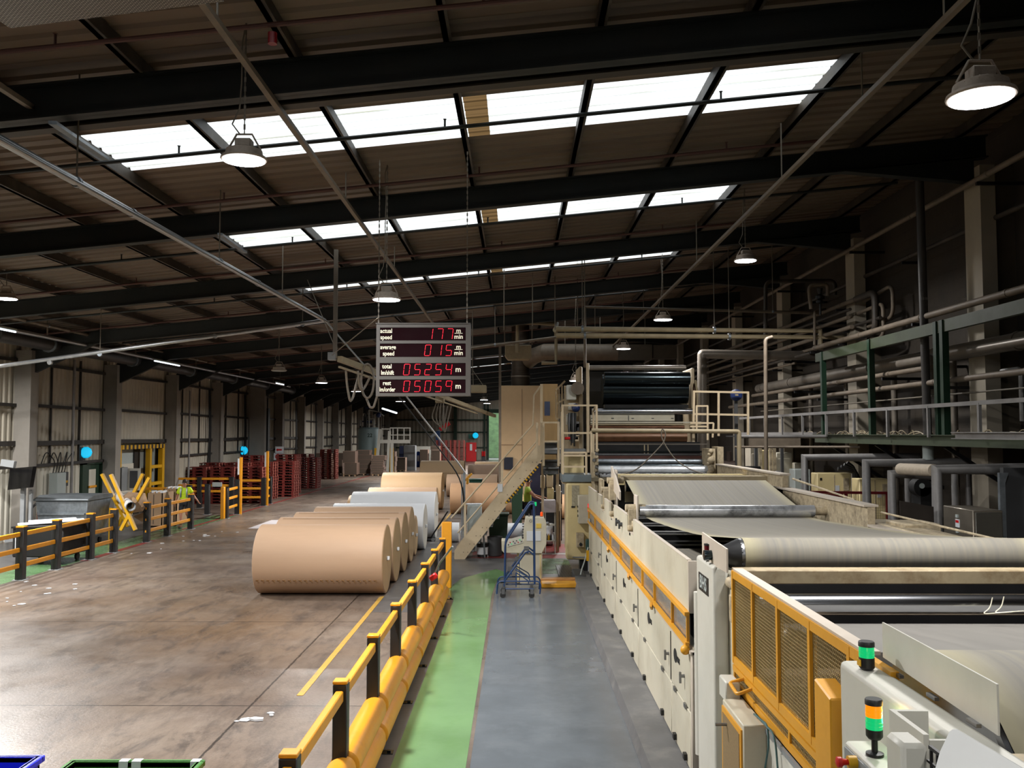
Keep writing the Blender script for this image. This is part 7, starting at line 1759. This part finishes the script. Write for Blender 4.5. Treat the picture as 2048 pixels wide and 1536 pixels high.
# electrical cabinets with vents behind the red fence
for k, (a, b, c, Y, lab) in enumerate(((1586, 1617, 938, 25.0, 'white green switch cabinet at the left end of the red fence'), (1631, 1698, 946, 23.0, 'long cream cabinet with a vent behind the red fence'), (1714, 1775, 957, 21.4, 'second cream cabinet behind the red fence, right of the black conduits'))):
    t = thing('electric_cabinet', lab, 'cabinet', (fx(a, Y), Y, 0)); m = M_lgrey if k == 0 else M_cream2
    MB().box(fx(a, Y), fx(b, Y), Y, Y+.5, 0, tz(c, Y)).build('body', m, t, bevel=.015)
    if k:
        MB().box(fx(b-16, Y), fx(b-5, Y), Y-.02, Y, tz(c+34, Y), tz(c+10, Y)).build('vent', M_dirty, t); MB().box(fx(a+5, Y), fx(a+9, Y), Y-.01, Y, tz(c+14, Y), tz(c+9, Y)).build('meter', M_black, t)
        MB().box(fx(a+35, Y), fx(a+43, Y), Y-.01, Y, tz(c+37, Y), tz(c+24, Y)).build('notice', M_paper, t)
        MB().box(fx((a+b)/2, Y)-.01, fx((a+b)/2, Y)+.01, Y-.01, Y, .1, tz(c+3, Y)).build('door_joint', M_dirty, t)
    else: MB().box(fx(a+9, Y), fx(a+12, Y), Y-.01, Y, tz(c+26, Y), tz(c+18, Y)).build('meter', M_dgrey, t)
for k in range(4): MB().tube(fillet([(fx(1704+3*k, 22.2), 22.2, 0), (fx(1704+3*k, 22.2), 22.2, tz(935+3*k, 22.2)), (fx(1690-6*k, 22.2), 22.2, tz(925+4*k, 22.2))], .4, 5), .05, 8).build('black_conduit', M_black, label='black conduit rising between the cream cabinets', cat='conduit', group='black conduits between the cabinets')
t = thing('red_fence', 'dark red tube fence with wire mesh in front of the cream cabinets', 'fence', (fx(1680, 20.6), 20.6, 0)); YR = 20.6
MB().bar(P(1578, 984, YR), P(1775, 986, YR), .06, .06).build('top_rail', M_dred, t)
MB().bar(P(1600, 990, YR-.03), P(1684, 991, YR-.03), .05, .06).build('gate_rail', M_dred, t)
for px in (1580, 1683, 1692, 1774): a = P(px, 988, YR); MB().box(a.x-.03, a.x+.03, YR-.03, YR+.03, 0, a.z).build('post', M_dred, t)
mb = MB(); x0, x1 = fx(1580, YR), fx(1775, YR); zt = tz(988, YR)
k = 0
while x0+k*.05 < x1: mb.box(x0+k*.05, x0+k*.05+.006, YR, YR+.005, .1, zt); k += 1
for j in range(30): mb.box(x0, x1, YR, YR+.005, .12+j*.06, .126+j*.06)
mb.build('wire_mesh', M_pipe3, t, smooth=False)
# grey insulated ducts
def Dct(pts, r_, label, m=M_duct): return pipe('insulated_duct', pts, r_, m, label, 'duct', n=22)
Dct([(P(1609, 914, 20).x, 20, 0), P(1609, 915, 20), P(1838, 915, 20)], .1, 'farthest grey inverted-L duct right of the belt', M_duct)
Dct([(P(1732, 926, 17.6).x, 17.6, 0), P(1732, 926, 17.6), P(1960, 926, 17.6)], .1, 'middle grey inverted-L duct crossing to the right edge')
Dct([(P(1783, 950, 15.8).x, 15.8, 0), P(1783, 948, 15.8), P(1870, 950, 15.8)], .09, 'short grey duct in front of the middle duct')
Dct([(P(1873, 938, 14.4).x, 14.4, 0), P(1873, 939, 14.4), P(2080, 938, 14.4)], .1, 'nearest grey duct with the horizontal run to the right edge')
a, b = P(1800, 938, 15.6), P(1868, 941, 14.5)
MB().tube([a, a*.98+b*.02, b], [.07, .1, .1], 20).build('wrapped_pipe', mat('wrapped_lagging', '#b9ab98', .8, var=.15, scale=12, bump=.5), label='cream lagged pipe piece lying on the nearest duct elbow', cat='pipe')
for k, (px, Y) in enumerate(((1810, 17.8), (1903, 17.0), (1930, 18.5))): MB().cyl((fx(px, Y), Y, 0), (fx(px, Y), Y, 2.9), .06, 12).build('duct_riser', M_duct, label='slim grey riser behind the grey ducts', cat='duct', group='slim risers behind the ducts')
MB().prism([(fx(1794, 14.2), 0), (fx(1860, 14.2), 0), (fx(1860, 14.2), tz(1012, 14.2)), (fx(1794, 14.2), tz(1000, 14.2))], 14.2, 14.23, 'y').build('steel_screen_plate', mat('dull_steel_plate', '#4a443f', .4, .6, var=.15), label='dull steel screen plate between the two nearest ducts', cat='panel', smooth=False)
t = thing('stainless_cabinet', 'stainless steel cabinet with a warning sticker beside the nearest duct', 'cabinet', (6.7, 13.5, 0))
c0x, c1x = fx(1937, 13.0), fx(1996, 13.0)
MB().box(c0x, c1x, 13.0, 13.9, 0, tz(1019, 13.0)).build('body', mat('stainless', '#8b8377', .35, .7, var=.1), t, bevel=.01)
MB().box(c0x+.03, c1x-.02, 12.98, 13.0, .2, tz(1023, 13.0)).build('door', mat('stainless_door', '#6d6b64', .3, .7, var=.08), t, bevel=.006)
yy = 13.45; MB().box(c0x-.008, c0x, yy-.06, yy+.06, tz(1053, 13.4), tz(1037, 13.4)).build('warning_sticker', M_wpaper, t); MB().box(c0x-.012, c0x-.008, yy-.045, yy+.045, tz(1044, 13.4), tz(1039, 13.4)).build('red_band', M_signred, t)
for py in (1030, 1060): MB().box(c0x-.02, c0x, yy-.03, yy+.03, tz(py+4, 13.4), tz(py-2, 13.4)).build('latch', M_lgrey, t)
MB().box(fx(2000, 13.6), fx(2000, 13.6)+.9, 13.6, 13.7, 0, tz(935, 13.6)).build('dark_partition', M_dgrey, label='dark partition panel at the right edge below the duct', cat='panel', smooth=False)
MB().prism([(fx(1990, 13.5), 0), (fx(2003, 13.5), 0), (fx(2003, 13.5), tz(965, 13.5)), (fx(2010, 13.5), tz(945, 13.5)), (fx(1992, 13.5), tz(945, 13.5))], 13.5, 13.56, 'y').build('perforated_upright', M_galv, label='perforated steel upright beside the dark partition', cat='post', smooth=False)
t = thing('dial_pump', 'dark pump with a pale round dial behind the steel screen plate', 'pump', P(1846, 975, 17))
q = P(1846, 975, 17); MB().cyl(q, q+V((0, .25, 0)), .17, 20).box(q.x-.05, q.x+.3, q.y, q.y+.4, 0, q.z).build('body', M_black2, t); MB().cyl(q+V((-.02, -.01, .03)), q+V((-.02, 0, .03)), .05, 16).build('dial', M_lgrey, t)

# ================================================================ far end of the hall
YT_ = 80
t = thing('storage_tank', 'pale green grey round tank beside the far white platform', 'tank', (fx(734, YT_), YT_+1, 0))
MB().lathe([(.95, 0), (.95, H-(858-866)*YT_/1800), (.8, H-(857-866)*YT_/1800+.1)], (fx(734, YT_), YT_+1, 0), n=36).build('shell', mat('tank_paint', '#7e8f90', .5, .2, var=.06), t)
text('22', .45, (fx(739, YT_-.2), YT_+.03, tz(871, YT_)), (1, 0, 0), (0, 0, 1), M_gdark, t)
t = thing('white_pipe_rack', 'white railing and pipework above the round tank', 'railing', P(752, 850, 82))
for (a, b) in (((738, 820), (738, 862)), ((757, 790), (757, 862)), ((738, 820), (757, 824)), ((738, 838), (748, 838)), ((748, 838), (748, 862)), ((757, 824), (768, 832))): MB().bar(P(*a, 82), P(*b, 82), .1, .1, up=V((0, 1, 0))).build('tube', M_white, t)
MB().sphere(P(757, 830, 81.8), .25, 10).build('blue_fitting', M_blued, t)
t = thing('white_platform', 'far white railed platform on sloping legs', 'platform', P(790, 890, 78)); YW = 78
for (a, b, w_) in (((760, 883), (820, 883), .3), ((780, 856), (821, 856), .1), ((764, 858), (778, 858), .1), ((780, 870), (821, 870), .08)): MB().bar(P(*a, YW), P(*b, YW), .15, w_).build('rail', M_white, t)
for px in (764, 780, 786, 795, 808, 820): MB().bar(P(px, 856, YW), P(px, 883, YW), .08, .08, up=V((0, 1, 0))).build('rail_post', M_white, t)
for (a, b) in (((760, 858), (752, 902)), ((779, 862), (775, 902)), ((784, 884), (784, 900))): MB().bar(P(*a, YW), V((P(*b, YW).x, YW, 0)), .22, .22, up=V((0, 1, 0))).build('leg', M_white, t)
for px in (753, 784): MB().box(fx(px, YW)-.15, fx(px, YW)+.15, YW-.1, YW+.1, 0, 2.2).build('yellow_guard', M_yellow3, t)
t = thing('grey_machine_cabinet', 'tall plain grey cabinet behind the cardboard stacks', 'cabinet', (fx(820, 84), 84, 0))
MB().box(fx(808, 84), fx(831, 84), 84, 85, 0, tz(891, 84)).build('body', M_grey, t, bevel=.02); MB().box(fx(799, 84.5), fx(807.5, 84.5), 84.5, 85.2, 0, tz(892, 84.5)).build('blue_side', M_blued, t)
t = thing('blue_cylinder', 'blue gas cylinder with a white label at the far end', 'cylinder', (fx(837, 93), 93, 0))
MB().lathe([(.33, 0), (.35, .1), (.35, 1.2), (.2, 1.45), (.12, 1.6)], (fx(837, 93), 93, 0), n=20).build('shell', mat('cylinder_blue', '#1f4aa8', .4), t); MB().box(fx(835, 92.6), fx(838.5, 92.6), 92.6, 92.64, .6, 1.2).build('label', M_wpaper, t)
t = thing('red_cabinet', 'bright red cabinet with a white notice before the far wall', 'cabinet', (fx(943, 111), 111, 0))
MB().box(fx(932, 111), fx(952.5, 111), 111, 112, 0, tz(885, 111)).build('body', M_signred, t, bevel=.03); MB().box(fx(940, 111), fx(944.5, 111), 110.94, 111, tz(901, 111), tz(888, 111)).build('notice', M_wpaper, t)
MB().box(fx(951, 111), fx(953, 111), 110.9, 111, tz(903, 111), tz(899, 111)).build('handle', M_wpaper, t)
q = P(951, 871, 116); t = thing('insect_lamp', 'small cyan glowing lamp above the far red cabinet', 'wall lamp', q); MB().lathe([(.3, -.1), (.38, 0), (.3, .1)], q, (0, -1, 0), 12).build('glow_panel', M_cyan, t); MB().box(q.x-.3, q.x+.3, q.y+.08, YF-.05, q.z-.2, q.z+.2).build('housing', M_black, t)
q = P(942, 873, 117); MB().box(q.x-.35, q.x+.35, YF-.12, YF-.06, q.z-.3, q.z+.3).build('green_sign', mat('exit_green', '#4f8d7c', .5), label='small green exit sign on the far wall above the red cabinet', cat='sign')
t = thing('red_grey_boom', 'red and grey lifting boom rising before the far wall', 'crane', P(890, 862, 105))
MB().bar(P(862, 874, 105), P(884, 858, 105), .35, .3).build('grey_arm', M_grey, t); MB().bar(P(880, 859, 105), P(899, 846, 105), .5, .45).build('red_arm', M_signred, t); MB().box(fx(872, 105), fx(880, 105), 104.8, 105.4, 0, tz(862, 105)).build('mast', M_blue, t)
for k, px in enumerate((965, 969)): MB().lathe([(.1, 0), (.12, .1), (.12, .55), (.03, .65)], (fx(px, 113), 113, .6), n=12).build('fire_extinguisher', M_signred, label='small red fire extinguisher beside the far open door, %s one' % ('left', 'right')[k], cat='fire extinguisher')
MB().box(fx(963, 113.2), fx(971, 113.2), 113.1, 113.4, 0, .6).build('extinguisher_stand', M_dgrey, label='dark stand under the two far fire extinguishers', cat='stand')
# machinery in the far left shadow
t = thing('far_machinery', 'dark pipework and machinery in the far left corner', 'machinery', P(690, 860, 88))
for k in range(26):
    px = rnd.uniform(720, 735); py = rnd.uniform(815, 880); Y = rnd.uniform(84, 92)
    if k % 2: MB().bar(P(px, py, Y), P(px, py+rnd.uniform(15, 50), Y), .15, .15, up=V((0, 1, 0))).build('pipe', [M_black, M_dgrey, M_duct][k % 3], t)
    else: MB().bar(P(px, py, Y), P(px+rnd.uniform(8, 20), py, Y), .15, .15).build('pipe', [M_black, M_dgrey, M_blued][k % 3], t)
MB().box(fx(700, 96), fx(735, 96), 96, 97, 0, 3.4).build('dark_unit', M_dgrey, t)
MB().box(fx(800, 100), fx(864, 100), 100, 103, 0, 2.0).build('low_white_unit', M_white, label='long low pale unit behind the grey cabinet', cat='machine', bevel=.03)
# outside greenery through the open dock door
hb = MB()
for k in range(2600):
    zz = rnd.uniform(0, 9); c = V((rnd.uniform(-7, 3), YF+12+zz*.5+rnd.uniform(0, 1.5), zz)); s_ = rnd.uniform(.12, .35)
    a = V((rnd.uniform(-1, 1), rnd.uniform(-1, 1), rnd.uniform(-1, 1))).normalized()*s_; b_ = V((rnd.uniform(-1, 1), rnd.uniform(-1, 1), rnd.uniform(-1, 1))).normalized()*s_
    hb.add([c-a, c+b_, c+a, c-b_], [(0, 1, 2, 3)])
hb.build('hedge', M_hedge, label='tall hedge outside the far open dock door', cat='hedge', kind='stuff', smooth=False)

MB().prism([(YF+10, 0), (YF+24, 0), (YF+24, 11), (YF+17, 9)], -14, 10, 'x').build('ground', mat('grass_bank', '#5d7a4e', .9, var=.4, scale=1.5, bump=.6), kind='structure', smooth=False)
